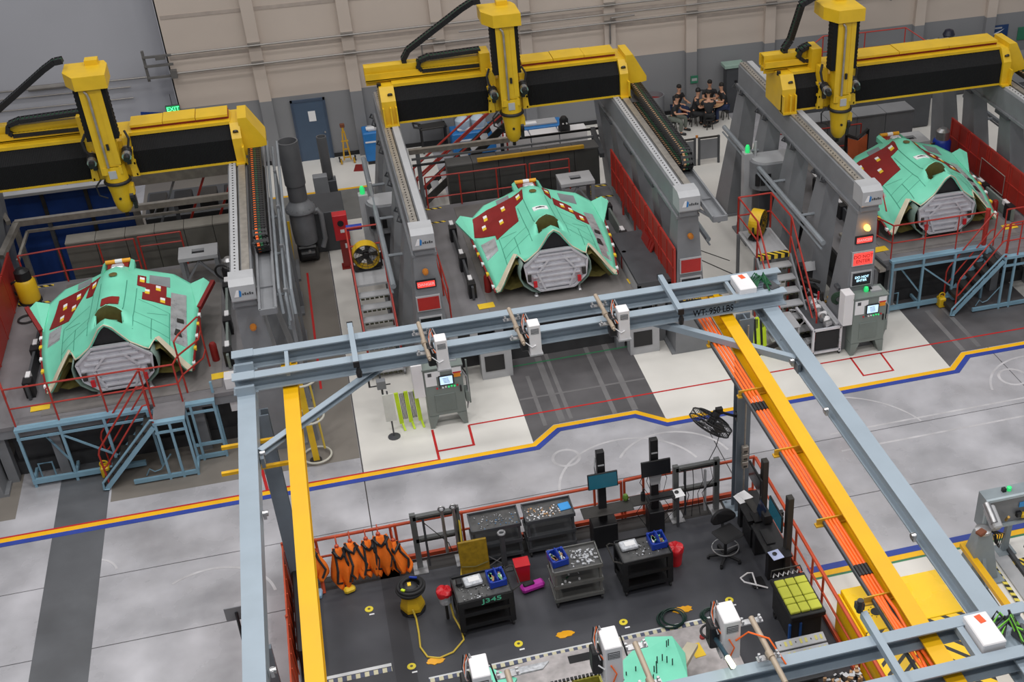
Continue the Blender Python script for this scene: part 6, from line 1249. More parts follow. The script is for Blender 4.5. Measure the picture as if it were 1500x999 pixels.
# ================================================================ equipment between and behind the machines
def cabinet(label, x, y, lamp_on=True, seed=0):
    T = thing('control_cabinet', label, 'cabinet', (x, y, 0.004), group='grey green control cabinets'); c = M['cab']
    b = MB(); b.box((0, 0.26, 1.03), (0.92, 0.5, 1.34), bev=0.015); b.build('cabinet_body', c, T)
    for sx in (-1, 1):
        b = MB(); b.prism([(sx * 0.46, 0.36), (sx * 0.46, 0), (sx * 0.36, 0), (sx * 0.22, 0.36)][:: (1 if sx < 0 else -1)], 'y', 0.01, 0.5); b.build('foot', c, T)
    b = MB(); b.box((0, 0.27, 1.715), (0.98, 0.56, 0.03)); b.build('roof_plate', c, T)
    b = MB(); b.box((-0.02, 0.004, 0.72), (0.5, 0.02, 0.5), bev=0.008); b.build('door', mat('cabinet_door_paint', S(116, 126, 122), 0.42), T)
    fr = MB(); fr.box((0.06, 0.0, 1.36), (0.36, 0.03, 0.28), bev=0.006); o = fr.build('screen_bezel', M['black'], T); MB().box((0.06, -0.017, 1.36), (0.3, 0.006, 0.22)).build('screen', M['scr'], o)
    for k in range(4): MB().box((0.04 + 0.01 * k, -0.0215, 1.42 - 0.04 * k), (0.14, 0.003, 0.012)).build('screen_text_row', mat('screen_grey_text', S(60, 90, 140), 0.4), o)
    MB().box((-0.25, 0.006, 1.56), (0.36, 0.008, 0.16)).build('notice', M['paper'], T); MB().box((-0.3, 0.004, 1.36), (0.26, 0.008, 0.24)).build('notice', M['paper'], T); MB().box((-0.32, 0.0, 1.56), (0.09, 0.008, 0.09)).build('notice_mark', M['dgrey'], T)
    MB().box((0.33, 0.004, 1.58), (0.22, 0.01, 0.2)).build('warning_label', M['paper'], T); MB().box((0.33, 0.002, 1.46), (0.16, 0.01, 0.12)).build('warning_label', mat('orange_label', S(240, 150, 30), 0.5), T); MB().box((0.33, 0.002, 1.53), (0.2, 0.012, 0.04)).build('warning_label', M['redp'], T)
    for k in range(8):
        MB().tube((-0.18 + 0.07 * k, 0.005, 1.16 + 0.012 * (k % 2)), (-0.18 + 0.07 * k, -0.02, 1.16 + 0.012 * (k % 2)), 0.022, 8).build('push_button', [M['redp'], M['dgrey'], M['paper'], M['paper'], M['led_g'], M['led_g'], M['led_g'], M['redp']][k], T)
    MB().box((0.38, 0.0, 1.06), (0.04, 0.04, 0.18), bev=0.008).build('door_lever', M['black'], T)
    b = MB(); b.box((-0.6, 0.18, 1.42), (0.26, 0.34, 0.92), bev=0.01); b.build('side_box', M['white'], T)
    b = MB(); b.lathe([(0.06, 1.73), (0.07, 1.78), (0.05, 1.85), (0, 1.87)], (-0.02, 0.3, 0), 12); b.build('signal_lamp', M['led_g'], T, smooth=True)
    MB().box((0.08, 0.32, 1.77), (0.1, 0.1, 0.08)).build('relay_box', M['rubber'], T); MB().box((0.22, 0.3, 1.75), (0.3, 0.22, 0.05)).build('top_tray', M['lgrey'], T)
    for k in range(3): MB().path([(0.47, 0.1 + 0.1 * k, 1.5), (0.56, 0.1 + 0.1 * k, 1.3), (0.57, 0.12 + 0.08 * k, 0.7), (0.5, 0.15, 0.35)], 0.016, 5).build('side_cable', M['rubber'] if k else M['lgrey'], T)
    MB().bar((0.6, 0.3, 0.4), (0.6, 0.3, 1.65), 0.04, 0.04).build('side_bracket', c, T); MB().box((0.53, 0.25, 0.72), (0.1, 0.3, 0.3), bev=0.01).build('side_bracket', c, T)
    return T
cabinet('grey green control cabinet on the beige floor beside the lime green barrier', 1.75, 25.38)
cabinet('grey green control cabinet next to the aluminium cart and the lit red sign', 12.78, 25.38)
T = cabinet('grey green control cabinet mostly hidden behind the pale blue runway beam', -2.5, 26.15)
MB().box((0.12, 0.02, 1.86), (0.3, 0.02, 0.4), rot=Matrix.Rotation(-0.35, 3, 'X')).build('paper_sheet', M['paper'], T)
# lime barrier
def barrier(label, x, y, n, w, h):
    T = thing('folding_barrier', label, 'barrier', (x, y, 0.004), 0, 'lime green folding barriers')
    for k in range(n):
        xx = (k / (n - 1) - 0.5) * w; b = MB(); b.bar((xx, 0.0, 0.1), (xx - 0.03, 0.12, h), 0.1, 0.06); b.bar((xx + 0.02, -0.02, 0.1), (xx + 0.05, -0.2, 0.0), 0.05, 0.04); b.build('lime_post', M['lime'], T)
        if k < n - 1:
            for q in range(4): MB().bar((xx + 0.06 + q * w / n / 5, 0.03, 0.2), (xx + 0.05 + q * w / n / 5, 0.1, h * 0.97), 0.018, 0.05).build('lattice_slat', M['rubber'] if q % 2 else M['black'], T)
    return T
barrier('lime green folding barrier with black slats beside the control cabinet', 0.86, 25.72, 3, 0.46, 0.92)
barrier('lime green folding barrier seen through the frame by the diagonal brace', 9.85, 26.3, 6, 0.85, 1.0)
T = thing('floor_sign', 'white sign panel on a thin post near the lime green barrier', 'sign', (0.39, 25.35, 0.004)); MB().tube((0, 0, 0), (0, 0.06, 1.3), 0.02, 8).build('post', M['dgrey'], T); MB().box((0, 0.02, 0.85), (0.26, 0.03, 0.75), rot=Matrix.Rotation(-0.05, 3, 'X')).build('sign_panel', mat('pale_panel', S(214, 216, 208), 0.5), T); MB().lathe([(0.15, 0), (0.15, 0.02), (0.03, 0.04), (0, 0.04)], (0, 0, 0), 16).build('base', M['dgrey'], T)
T = thing('post_box', 'small grey box on a dark post behind the white sign panel', 'box', (0.3, 26.3, 0.004)); MB().tube((0, 0.1, 0), (0, 0.1, 1.6), 0.025, 8).build('post', M['dgrey'], T); MB().box((0, 0, 0.95), (0.22, 0.16, 0.24), bev=0.01).build('box', M['grey'], T)
# bottom corner sign
T = thing('floor_sign', 'grey sign back on a leaning black post beside the pale blue runway beam', 'sign', (-3.12, 18.35, 0)); MB().tube((0, 0, 0), (-0.02, 0.35, 1.35), 0.03, 8).build('post', M['black'], T); MB().box((-0.02, 0.38, 1.3), (0.42, 0.02, 0.32)).build('sign_panel', M['grey'], T); MB().box((0, 0, 0.01), (0.3, 0.3, 0.02)).build('base', M['dgrey'], T)
tag(MB().box((-3.2, 16.9, 0.45), (0.8, 0.7, 0.9), bev=0.02).build('wooden_crate', M['tan']), 'pale crate corner at the foot of the leaning grey sign', 'crate')
T = thing('stub_post', 'blue grey stub post with bolted plate outside the orange sheet panels', 'post', (-2.62, 17.4, 0)); MB().bar((0, 0, 0), (0, 0.05, 1.5), 0.22, 0.12).build('post', mat('column_grey', S(112, 122, 132), 0.4), T); MB().box((0, -0.06, 1.35), (0.06, 0.03, 0.06)).build('bolt', M['dsteel'], T)
# rounded cooling units
def cooler(label, x, y, bx):
    T = thing('cooling_unit', label, 'machine', (x, y, 0.004), 0, 'rounded grey cooling units under the rails')
    pl = []
    for cx_, a0 in ((0.35, -90), (-0.35, 90)):
        for k in range(9): a = math.radians(a0 + k * 22.5); pl.append((cx_ + 0.38 * math.cos(a), 0.42 * math.sin(a)))
    MB().prism(pl, 'z', 1.7, 2.5).build('housing', M['grey'], T); b = MB(); b.prism([(p * 0.92, q * 0.92) for p, q in pl], 'z', 2.5, 2.56); b.build('lid', M['lgrey'], T)
    for k in range(3): MB().box((-0.62 + 0.16 * k, -0.36 - 0.02 * k, 2.05), (0.13, 0.06, 0.36), rz=-0.5 + 0.25 * k).build('dark_window', M['black'], T)
    for k in range(5): MB().box((0.12 + 0.1 * k, -0.415 + 0.012 * max(0, k - 2), 2.05), (0.07, 0.03, 0.34)).build('vent_slot', M['black'], T)
    MB().box((0, 0.05, 0.85), (1.0, 0.6, 1.7)).build('pedestal', M['dgrey'], T)
    b = MB(); b.box((bx, 0.2, 1.35), (0.26, 0.26, 2.7), bev=0.01); b.build('beacon_post', M['lgrey'], T); b = MB(); b.lathe([(0.07, 2.7), (0.07, 2.85), (0.04, 2.92), (0, 2.93)], (bx, 0.2, 0), 10); b.build('green_beacon', M['led_g'], T, smooth=True); MB().tube((bx + 0.25, 0.2, 2.5), (bx + 0.25, 0.2, 3.0), 0.04, 8).build('signal_stack', M['lgrey'], T)
cooler('rounded grey cooling unit with green beacon beside the far grey stair', 1.5, 32.65, -0.75); cooler('rounded grey cooling unit with green beacon beside the stair with yellow drum fan', 12.45, 31.75, -0.75)
bpy.data.objects['cooling_unit.001'].location.z = 0.4; bpy.data.objects['cooling_unit'].location.z = 0.3; MB().box((0, 0.05, -0.15), (1.0, 0.6, 0.3)).build('plinth', M['dgrey'], bpy.data.objects['cooling_unit']); MB().box((0, 0.05, -0.2), (1.0, 0.6, 0.4)).build('plinth', M['dgrey'], bpy.data.objects['cooling_unit.001'])
# grey stairs with red rails
def stairs(label, x, w, ytop, yland, zt, ybot, stripe):
    T = thing('access_stair', label, 'stairs', (x, ytop, 0.004), 0, 'grey access stairs with red rails'); r = M['red']
    MB().span((x - w / 2, ytop, zt - 0.06), (x + w / 2, yland, zt)).build('landing', M['lgrey'], T, world=True)
    n = 7; run = (ytop - ybot) / n
    for i in range(n):
        z = zt * (1 - (i + 1) / (n + 1)); y = ytop - run * (i + 0.5)
        b = MB(); b.span((x - w / 2 + 0.03, y - run * 0.5, z - 0.04), (x + w / 2 - 0.03, y + run * 0.5, z)); o = b.build('tread', M['lgrey'], T, world=True)
        for k in range(6): MB().box((x - w / 2 + 0.12 + k * (w - 0.24) / 5, y - run * 0.5, z - 0.06), (0.09, 0.02, 0.05)).build('tread_tooth', mat('tread_grip', S(58, 58, 40), 0.6), o, world=True)
    for s in (-1, 1):
        xs_ = x + s * w / 2
        MB().bar((xs_, ytop + 0.05, zt - 0.08), (xs_, ybot, 0.08), 0.05, 0.2).build('stringer', M['grey'], T, world=True)
        MB().path([(xs_, yland, zt + 1.05), (xs_, ytop, zt + 1.05), (xs_, ybot + 0.1, 1.1), (xs_, ybot + 0.05, 0.95), (xs_, ybot + 0.05, 0.1)], 0.026, 6).build('handrail', r, T, world=True)
        MB().path([(xs_, yland, zt + 0.5), (xs_, ytop, zt + 0.5), (xs_, ybot + 0.05, 0.55)], 0.022, 6).build('mid_rail', r, T, world=True)
        for y in (yland, ytop): MB().tube((xs_, y, 0), (xs_, y, zt + 1.05), 0.03, 6).build('rail_post', r if y != 99 else r, T, world=True)
        for y in (yland - 0.05, ytop + 0.08): MB().bar((xs_, y, 0), (xs_, y, zt - 0.05), 0.08, 0.08).build('landing_leg', M['grey'], T, world=True)
        MB().bar((xs_, yland - 0.1, 0.3), (xs_, ytop + 0.1, zt * 0.65), 0.05, 0.05).build('leg_brace', M['grey'], T, world=True)
    for z in (1.05, 0.5): MB().tube((x - w / 2, yland, zt + z), (x + w / 2, yland, zt + z), 0.024, 6).build('end_rail', r, T, world=True)
    if stripe: MB().span((x - w / 2 + 0.02, ytop - 0.02, zt - 0.12), (x + w / 2 - 0.02, ytop + 0.16, zt + 0.004)).build('hazard_edge', haz_m, T, world=True)
    return T
stairs('grey stair with red rails in front of the red cabinet', 0.55, 0.85, 30.0, 31.3, 1.72, 28.0, False)
stairs('grey stair with striped landing edge beside the amber beacon gantry', 11.1, 0.95, 28.05, 29.6, 1.85, 25.95, True)
def drum_fan(label, x, y, z, rz):
    T = thing('drum_fan', label, 'fan', (x, y, z), rz, 'yellow drum fans on the stair landings')
    b = MB(); n = 28; R_ = 0.36
    for k in range(n):
        a, c = 2 * math.pi * k / n, 2 * math.pi * (k + 1) / n
        b.add([(R_ * math.cos(t) * q, yy, 0.42 + R_ * math.sin(t) * q) for q in (1, 0.93) for yy in (-0.16, 0.16) for t in (a, c)], [(0, 1, 3, 2), (4, 6, 7, 5), (0, 4, 5, 1), (2, 3, 7, 6)])
    b.build('drum_shell', M['yellow'], T)
    for k in range(5):
        a = k * 1.2566; e = Vector((math.cos(a), 0, math.sin(a))); t = Vector((-math.sin(a), 0, math.cos(a))); c0 = Vector((0, 0, 0.42))
        q = [c0 + e * 0.05 - t * 0.04, c0 + e * 0.31 - t * 0.1 + Vector((0, 0.03, 0)), c0 + e * 0.31 + t * 0.08 - Vector((0, 0.03, 0)), c0 + e * 0.05 + t * 0.04]
        MB().add(q + [p + Vector((0, 0.012, 0)) for p in q], [(0, 1, 2, 3), (7, 6, 5, 4), (0, 4, 5, 1), (1, 5, 6, 2), (2, 6, 7, 3), (3, 7, 4, 0)]).build('fan_blade', M['dgrey'], T)
    MB().tube((0, -0.1, 0.42), (0, 0.14, 0.42), 0.09, 10).build('motor', M['black'], T)
    b = MB()
    for rr in (0.12, 0.2, 0.28, 0.35): b.torus((0, -0.17, 0.42), rr, 0.006, 24, 4, (0, 1, 0))
    for k in range(12): a = k * 0.5236; b.bar((0.05 * math.cos(a), -0.17, 0.42 + 0.05 * math.sin(a)), (0.35 * math.cos(a), -0.17, 0.42 + 0.35 * math.sin(a)), 0.008, 0.008)
    b.build('wire_guard', M['black'], T)
    b = MB(); b.bar((-0.36, 0, 0.05), (0.36, 0, 0.05), 0.3, 0.04); b.bar((-0.38, 0, 0.03), (-0.38, 0, 0.42), 0.05, 0.04); b.bar((0.38, 0, 0.03), (0.38, 0, 0.42), 0.05, 0.04); b.build('cradle', M['black'], T)
drum_fan('yellow drum fan with dark blades facing out on the far stair landing', 0.53, 30.85, 1.735, 0.0); drum_fan('yellow drum fan turned sideways on the stair landing with striped edge', 11.05, 29.2, 1.865, 0.9)
T = thing('parts_tray', 'blue and red labelled tray hooked on the far stair end rail', 'tray', (0.35, 31.42, 2.72)); MB().box((0, 0, 0), (0.42, 0.14, 0.12), bev=0.01).build('tray_body', M['blue'], T); MB().box((0, -0.073, 0.0), (0.36, 0.01, 0.05)).build('label', M['redp'], T)
# dust collector and neighbours
T = thing('dust_collector', 'dark grey dust collector with tall round duct between gantry and red cabinet', 'machine', (-1.05, 35.4, 0.004)); dk = mat('collector_grey', S(114, 116, 120), 0.4, var=0.15)
MB().lathe([(0.34, 0.55), (0.36, 0.9), (0.36, 1.55), (0.34, 1.6)], (0, 0, 0), 20).build('drum', dk, T, smooth=True); MB().lathe([(0.44, 1.58), (0.44, 1.66), (0.34, 1.78), (0.26, 1.9), (0.24, 1.95)], (0, 0, 0), 22).build('flange', M['grey'], T, smooth=True)
for k in range(14): MB().tube((0.41 * math.cos(k * .449), 0.41 * math.sin(k * .449), 1.66), (0.41 * math.cos(k * .449), 0.41 * math.sin(k * .449), 1.7), 0.018, 6).build('flange_bolt', M['steel'], T)
MB().lathe([(0.27, 1.93), (0.27, 2.4), (0.3, 2.42), (0.3, 3.75), (0.26, 3.75), (0.26, 3.0)], (0, 0, 0), 22).build('duct', mat('duct_grey', S(96, 97, 100), 0.5), T, smooth=True)
MB().path([(0.3, -0.05, 1.5), (0.48, -0.08, 1.55), (0.56, -0.1, 1.4), (0.56, -0.1, 0.6), (0.45, -0.15, 0.35)], 0.075, 10).build('elbow_pipe', M['grey'], T, smooth=True)
b = MB(); b.box((0, -0.05, 0.28), (0.6, 0.6, 0.5), bev=0.05); b.tube((-0.2, -0.4, 0.3), (0.2, -0.4, 0.3), 0.14, 12); b.build('motor_base', M['black'], T); MB().tube((0.05, -0.42, 0.42), (0.05, -0.5, 0.42), 0.04, 8).build('gauge', M['steel'], T)
MB().bar((-0.5, -0.6, 0.02), (-0.42, -0.3, 1.4), 0.1, 0.06).build('yellow_guard', M['yellow'], T)
T = thing('exhaust_stack', 'thin grey exhaust stack on a dark box in front of the blue grey door', 'machine', (-0.1, 38.9, 0.008)); MB().box((0, 0, 0.45), (0.46, 0.4, 0.9), bev=0.015).build('fan_box', M['dgrey'], T); MB().lathe([(0.1, 0.88), (0.16, 0.98), (0.16, 2.35), (0.13, 2.35), (0.13, 1.5)], (0, 0, 0), 16).build('stack_pipe', mat('duct_grey', S(96, 97, 100), 0.5), T, smooth=True)
for sx in (-1, 1): MB().box((sx * 0.18, -0.1, 0.95), (0.06, 0.06, 0.1)).build('mounting_lug', M['grey'], T)
tag(MB().box((-0.45, 36.3, 0.65), (1.3, 1.4, 1.3), bev=0.02).build('filter_housing', M['dgrey']), 'low dark grey filter housing behind the dust collector', 'machine')
tag(MB().box((-0.35, 37.9, 0.75), (0.45, 0.3, 1.5), bev=0.02).build('grey_locker', M['grey']), 'narrow grey locker behind the dust collector duct', 'locker')
T = thing('red_cabinet', 'bright red cabinet on a red pedestal beside the far grey stair', 'cabinet', (0.02, 34.45, 0.004)); MB().box((0, 0, 1.35), (0.42, 0.32, 0.8), bev=0.012).build('cabinet_body', M['redp'], T); MB().box((0.04, 0, 0.48), (0.3, 0.24, 0.94)).build('pedestal', M['dred'], T); MB().box((0.04, 0, 0.02), (0.42, 0.36, 0.04)).build('base_plate', M['dred'], T)
MB().tube((0, -0.16, 1.5), (0, -0.19, 1.5), 0.09, 14).build('dial', M['black'], T); MB().box((0.02, -0.165, 1.25), (0.12, 0.015, 0.1)).build('label', M['paper'], T); MB().box((0.08, -0.13, 0.75), (0.1, 0.02, 0.14)).build('label', M['paper'], T)
# hoist guide in front of the taupe bay
T = thing('balancer_stand', 'yellow vertical guide with pale hoops standing beside the yellow crane beam', 'hoist', (-1.5, 24.95, 0.004))
MB().bar((0.02, 0.0, 0), (-0.02, 0.25, 2.3), 0.14, 0.1).build('guide_post', M['yellow'], T); MB().tube((0.25, 0.15, 0.2), (0.2, 0.25, 2.0), 0.025, 6).build('guide_rod', M['cable_y'], T)
for z in (0.08, 1.2, 2.25): b = MB(); b.torus((0.05, 0.1, z), 0.33, 0.025, 26, 6); b.build('hoop', mat('pale_hoop', S(200, 198, 186), 0.5), T, smooth=True)
MB().lathe([(0.14, 0), (0.14, 0.03), (0, 0.03)], (0, 0, 0), 16).build('base', M['dsteel'], T); MB().tube((0.0, 0.1, 2.25), (0.0, 0.1, 2.4), 0.06, 10).build('cap', M['black'], T)
# rear of the bays --------------------------------------------------------------------------------
def enclosure(label, x0, x1, y0, y1, z, n, m_face, m_top):
    T = thing('pit_enclosure', label, 'enclosure', ((x0 + x1) / 2, y0, 0.004), 0, 'panelled pit enclosures behind the beds')
    for k in range(n):
        a = x0 + (x1 - x0) * k / n; c = x0 + (x1 - x0) * (k + 1) / n - 0.015
        MB().span((a, y0, 0.01), (c, y1, z - 0.05)).build('face_panel', m_face, T, world=True); MB().span((a, y0 - 0.02, z - 0.04), (c, y1 + 0.02, z)).build('top_plate', m_top, T, world=True)
    return T
pl_t = mat('dull_top_plate', S(142, 138, 130), 0.5); pl_d = mat('dark_face_panel', S(74, 74, 72), 0.5); pl_d2 = mat('dim_face_panel', S(98, 96, 90), 0.5)
E1 = enclosure('long beige grey panelled enclosure in front of the blue curtain', -7.2, -2.6, 33.3, 33.8, 2.5, 6, pl_d2, pl_t)
enclosure('dark panelled enclosure behind the white marked fuselage section', 3.35, 8.0, 34.95, 35.5, 2.55, 6, pl_d, mat('dark_top_plate', S(92, 92, 92), 0.5))
enclosure('grey panelled enclosure behind the fuselage beside the lit red sign', 14.2, 18.1, 34.2, 34.9, 2.75, 4, M['grey'], M['grey'])
def ledge(x, y, z, w): return
T = thing('blue_curtain', 'deep blue curtain wall in dark posts behind the far bay', 'curtain', (-7.4, 35.6, 0.004))
for k in range(3): MB().span((-9.0 + 1.15 * k, 35.55, 0.05), (-7.92 + 1.15 * k, 35.6, 3.05)).build('curtain_panel', M['blue_cover'], T, world=True)
for x in (-9.05, -7.88, -6.73, -5.6): MB().span((x - 0.05, 35.5, 0), (x + 0.05, 35.65, 3.1)).build('post', M['dsteel'], T, world=True)
MB().span((-9.1, 35.45, 3.06), (-5.5, 35.7, 3.14)).build('head_rail', M['lgrey'], T, world=True)
T = thing('guide_frame', 'pale steel guide frame across the blue curtain behind the far gantry', 'frame', (-5.5, 34.3, 0.004))
for nm, p0, p1, w, h in (('guide_beam', (-8.45, 34.2, 2.86), (-2.35, 34.2, 2.86), 0.14, 0.16), ('guide_pipe', (-8.2, 34.15, 2.6), (-2.4, 34.15, 2.6), 0.07, 0.07), ('side_beam', (-8.4, 34.2, 2.86), (-8.75, 33.0, 2.5), 0.16, 0.14), ('side_pipe', (-8.2, 34.15, 2.6), (-8.4, 33.05, 2.3), 0.07, 0.07), ('upper_beam', (-5.45, 34.6, 3.5), (-2.45, 34.6, 3.5), 0.16, 0.3), ('upper_post', (-5.4, 34.6, 0), (-5.4, 34.6, 3.4), 0.18, 0.16), ('side_post', (-8.5, 34.3, 0), (-8.5, 34.3, 2.8), 0.14, 0.14), ('side_post', (-2.6, 34.4, 0), (-2.6, 34.4, 3.4), 0.14, 0.14), ('left_frame_beam', (-9.0, 35.3, 3.0), (-8.6, 34.2, 2.9), 0.12, 0.12)):
    MB().bar(p0, p1, w, h).build(nm.replace('left_frame_beam', 'frame_beam'), M['rail_steel'], T, world=True)
for x in (-7.6, -4.3): MB().bar((x, 34.2, 2.75), (x, 34.2, 0), 0.1, 0.1).build('guide_post', M['dgrey'], T, world=True)
for k in range(3): MB().bar((-4.9 + 0.8 * k, 34.62, 2.0), (-4.2 + 0.8 * k, 34.62, 3.4), 0.06, 0.06).build('brace', M['red'] if k else M['grey'], T, world=True)
T = thing('pit_machine', 'dark machine block behind the guide frame beside the blue curtain', 'machine', (-3.9, 36.2, 0.004)); MB().box((0, 0, 1.0), (2.9, 1.8, 2.0), bev=0.04).build('machine_body', M['dgrey'], T)
for k in range(4): MB().box((-1.05 + 0.7 * k, -0.3, 2.15), (0.5, 0.8, 0.3), bev=0.03).build('machine_module', M['black'] if k % 2 else M['dsteel'], T)
MB().path([(-1.2, -0.8, 2.0), (-1.0, -0.95, 2.4), (-0.6, -0.9, 2.3), (-0.5, -0.8, 2.0)], 0.03, 6).build('hose', M['lgrey'], T)
T = thing('guide_frame', 'grey pipe frame with yellow bar crossing behind the middle enclosure', 'frame', (5, 35.9, 0.004))
for nm, p0, p1, w, m_ in (('guide_beam', (2.35, 35.8, 2.78), (5.4, 35.8, 2.78), 0.14, M['rail_steel']), ('guide_pipe', (2.4, 35.75, 2.55), (8.2, 35.75, 2.55), 0.06, M['grey']), ('guide_pipe', (5.2, 36.2, 2.6), (8.4, 36.2, 2.6), 0.06, M['black']), ('guide_pipe', (2.4, 35.75, 2.35), (5.4, 35.75, 2.35), 0.06, M['dgrey']), ('yellow_bar', (4.25, 34.85, 2.66), (7.5, 34.85, 2.66), 0.1, mat('aged_yellow', S(205, 158, 40), 0.45)), ('guide_beam', (8.1, 36.2, 2.6), (8.0, 34.6, 2.4), 0.14, M['dgrey']), ('post', (2.6, 35.8, 0), (2.6, 35.8, 2.7), 0.12, M['grey']), ('post', (8.1, 36.1, 0), (8.1, 36.1, 2.6), 0.12, M['dgrey']), ('post', (5.2, 36.0, 0), (5.2, 36.0, 2.7), 0.1, M['dgrey'])):
    MB().bar(p0, p1, w, w).build(nm, m_, T, world=True)
T = thing('rear_stair', 'dark stair with red handrails rising behind the middle bay', 'stairs', (3.9, 38.0, 0.004))
for y in (37.6, 38.4):
    MB().bar((2.6, y, 0.1), (5.6, y, 2.5), 0.06, 0.22).build('stringer', M['dsteel'], T, world=True); MB().tube((2.6, y, 1.1), (5.6, y, 3.4), 0.035, 6).build('handrail', M['red'], T, world=True); MB().tube((2.6, y, 0.6), (5.6, y, 2.95), 0.03, 6).build('handrail', M['red'], T, world=True); MB().tube((5.6, y, 0), (5.6, y, 3.4), 0.03, 6).build('rail_post', M['red'], T, world=True); MB().tube((2.6, y, 0), (2.6, y, 1.1), 0.03, 6).build('rail_post', M['red'], T, world=True)
for k in range(8): MB().box((2.85 + 0.35 * k, 38.0, 0.3 + 0.28 * k), (0.26, 0.74, 0.04)).build('tread', M['lgrey'], T, world=True)
T = thing('white_cabinet_row', 'row of three low white cabinets behind the middle enclosure', 'cabinets', (7.2, 38.4, 0.004))
for k in range(3): MB().box((-1.2 + 0.95 * k, 0, 0.9), (0.92, 0.5, 1.8), bev=0.015).build('cabinet_unit', M['white'], T)
T.name = 'white_cabinet'
T = thing('warning_dome', 'black domed warning light on the white cabinets', 'light', (7.62, 38.3, 1.806)); b = MB(); b.lathe([(0.2, 0), (0.2, 0.12), (0.15, 0.18), (0.15, 0.36), (0.08, 0.46), (0, 0.47)], (0, 0, 0), 16); b.build('dome', M['black'], T, smooth=True)
for sx in (-1, 1): MB().lathe([(0.03, 0), (0.03, 0.02), (0, 0.03)], (sx * 0.06, -0.15, 0.27), 8, (0, -1, 0)).build('lens', M['paper'], T)
def bluemach(label, x, y, w, d, h):
    T = thing('blue_machine', label, 'machine', (x, y, 0.004), 0, 'blue machines along the back wall'); MB().box((0, 0, h * 0.55), (w, d, h * 0.9), bev=0.03).build('housing', M['blue_mach'], T); MB().box((0, 0, 0.06), (w * 0.9, d * 0.9, 0.12)).build('plinth', M['black'], T)
    MB().box((0, -d / 2 - 0.01, h * 0.72), (w * 0.9, 0.02, 0.05)).build('trim_strip', M['white'], T); MB().box((0.05, 0, h + 0.03), (w * 0.7, d * 0.6, 0.06), bev=0.01).build('top_cover', M['lgrey'], T); MB().box((-w * 0.2, -0.1, h + 0.07), (w * 0.3, d * 0.3, 0.05)).build('paper_label', M['paper'], T)
    return T
bluemach('bright blue machine against the back wall beside the yellow lift stand', 1.75, 42.0, 0.95, 0.7, 1.15); bluemach('blue machine with pale tanks behind the red stair rails', 5.0, 41.6, 1.5, 0.8, 0.9); bluemach('low blue machine seen behind the yellow spindle head', 7.0, 39.6, 1.6, 0.7, 1.6)
for k in range(2): b = MB(); b.lathe([(0.22, 0), (0.26, 0.1), (0.26, 0.3), (0.14, 0.42), (0, 0.44)], (4.7 + 0.55 * k, 41.6, 0.95), 14); tag(b.build('plastic_tank', mat('milky_tank', S(190, 206, 220), 0.3), smooth=True), ['milky plastic tank on the blue machine, nearer the black cart', 'milky plastic tank on the blue machine, nearer the spindle column'][k], 'tank', 'milky tanks on the blue machine')
T = thing('black_trolley', 'black trolley with glossy tray against the back wall', 'trolley', (3.7, 42.1, 0.004)); MB().box((0, 0, 0.95), (0.95, 0.5, 0.06), rz=0.08, bev=0.01).build('tray', M['dsteel'], T)
for sx in (-1, 1):
    for sy in (-1, 1): MB().bar((sx * 0.42, sy * 0.2, 0.05), (sx * 0.42, sy * 0.2, 1.0), 0.06, 0.06).build('leg', M['black'], T)
MB().path([(-0.45, -0.2, 1.0), (-0.65, -0.2, 1.05), (-0.65, 0.2, 1.05), (-0.45, 0.2, 1.0)], 0.04, 6).build('handle', M['black'], T); MB().box((0, 0, 0.3), (0.8, 0.4, 0.05)).build('lower_shelf', M['black'], T)
T = thing('lift_stand', 'yellow hand lift stand with amber top beside the blue machine', 'lift', (0.65, 42.1, 0.004)); ay = mat('aged_yellow', S(205, 158, 40), 0.45)
for sx in (-1, 1): MB().bar((sx * 0.12, 0, 0.1), (sx * 0.03, 0, 1.15), 0.05, 0.04).build('mast', ay, T); MB().bar((sx * 0.22, -0.15, 0.06), (sx * 0.22, 0.2, 0.06), 0.06, 0.06).build('fork', ay, T); b = MB(); wheel(b, (sx * 0.27, 0.12, 0.08), 0.08); b.build('wheel', M['rubber'], T)
for z in (0.2, 0.5, 0.8): MB().bar((-0.12, 0, z), (0.12, 0, z), 0.05, 0.04).build('cross_bar', ay, T)
MB().tube((0, 0, 1.1), (0, 0, 1.3), 0.04, 8).build('mast_top', ay, T); MB().box((0, 0, 1.36), (0.16, 0.1, 0.14), bev=0.02).build('brown_head', mat('rust_brown', S(120, 66, 40), 0.6), T)
tag(MB().box((1.02, 41.5, 0.015), (0.4, 0.55, 0.02), rz=-0.2).build('red_floor_mat', M['dred']), 'dark red mat on the floor by the yellow lift stand', 'mat')
tag(MB().tube((1.55, 38.5, 0.004), (1.55, 38.5, 1.05), 0.06, 8).build('rust_bollard', mat('rust_brown', S(120, 66, 40), 0.6)), 'thin rust brown post in front of the bright blue machine', 'post')
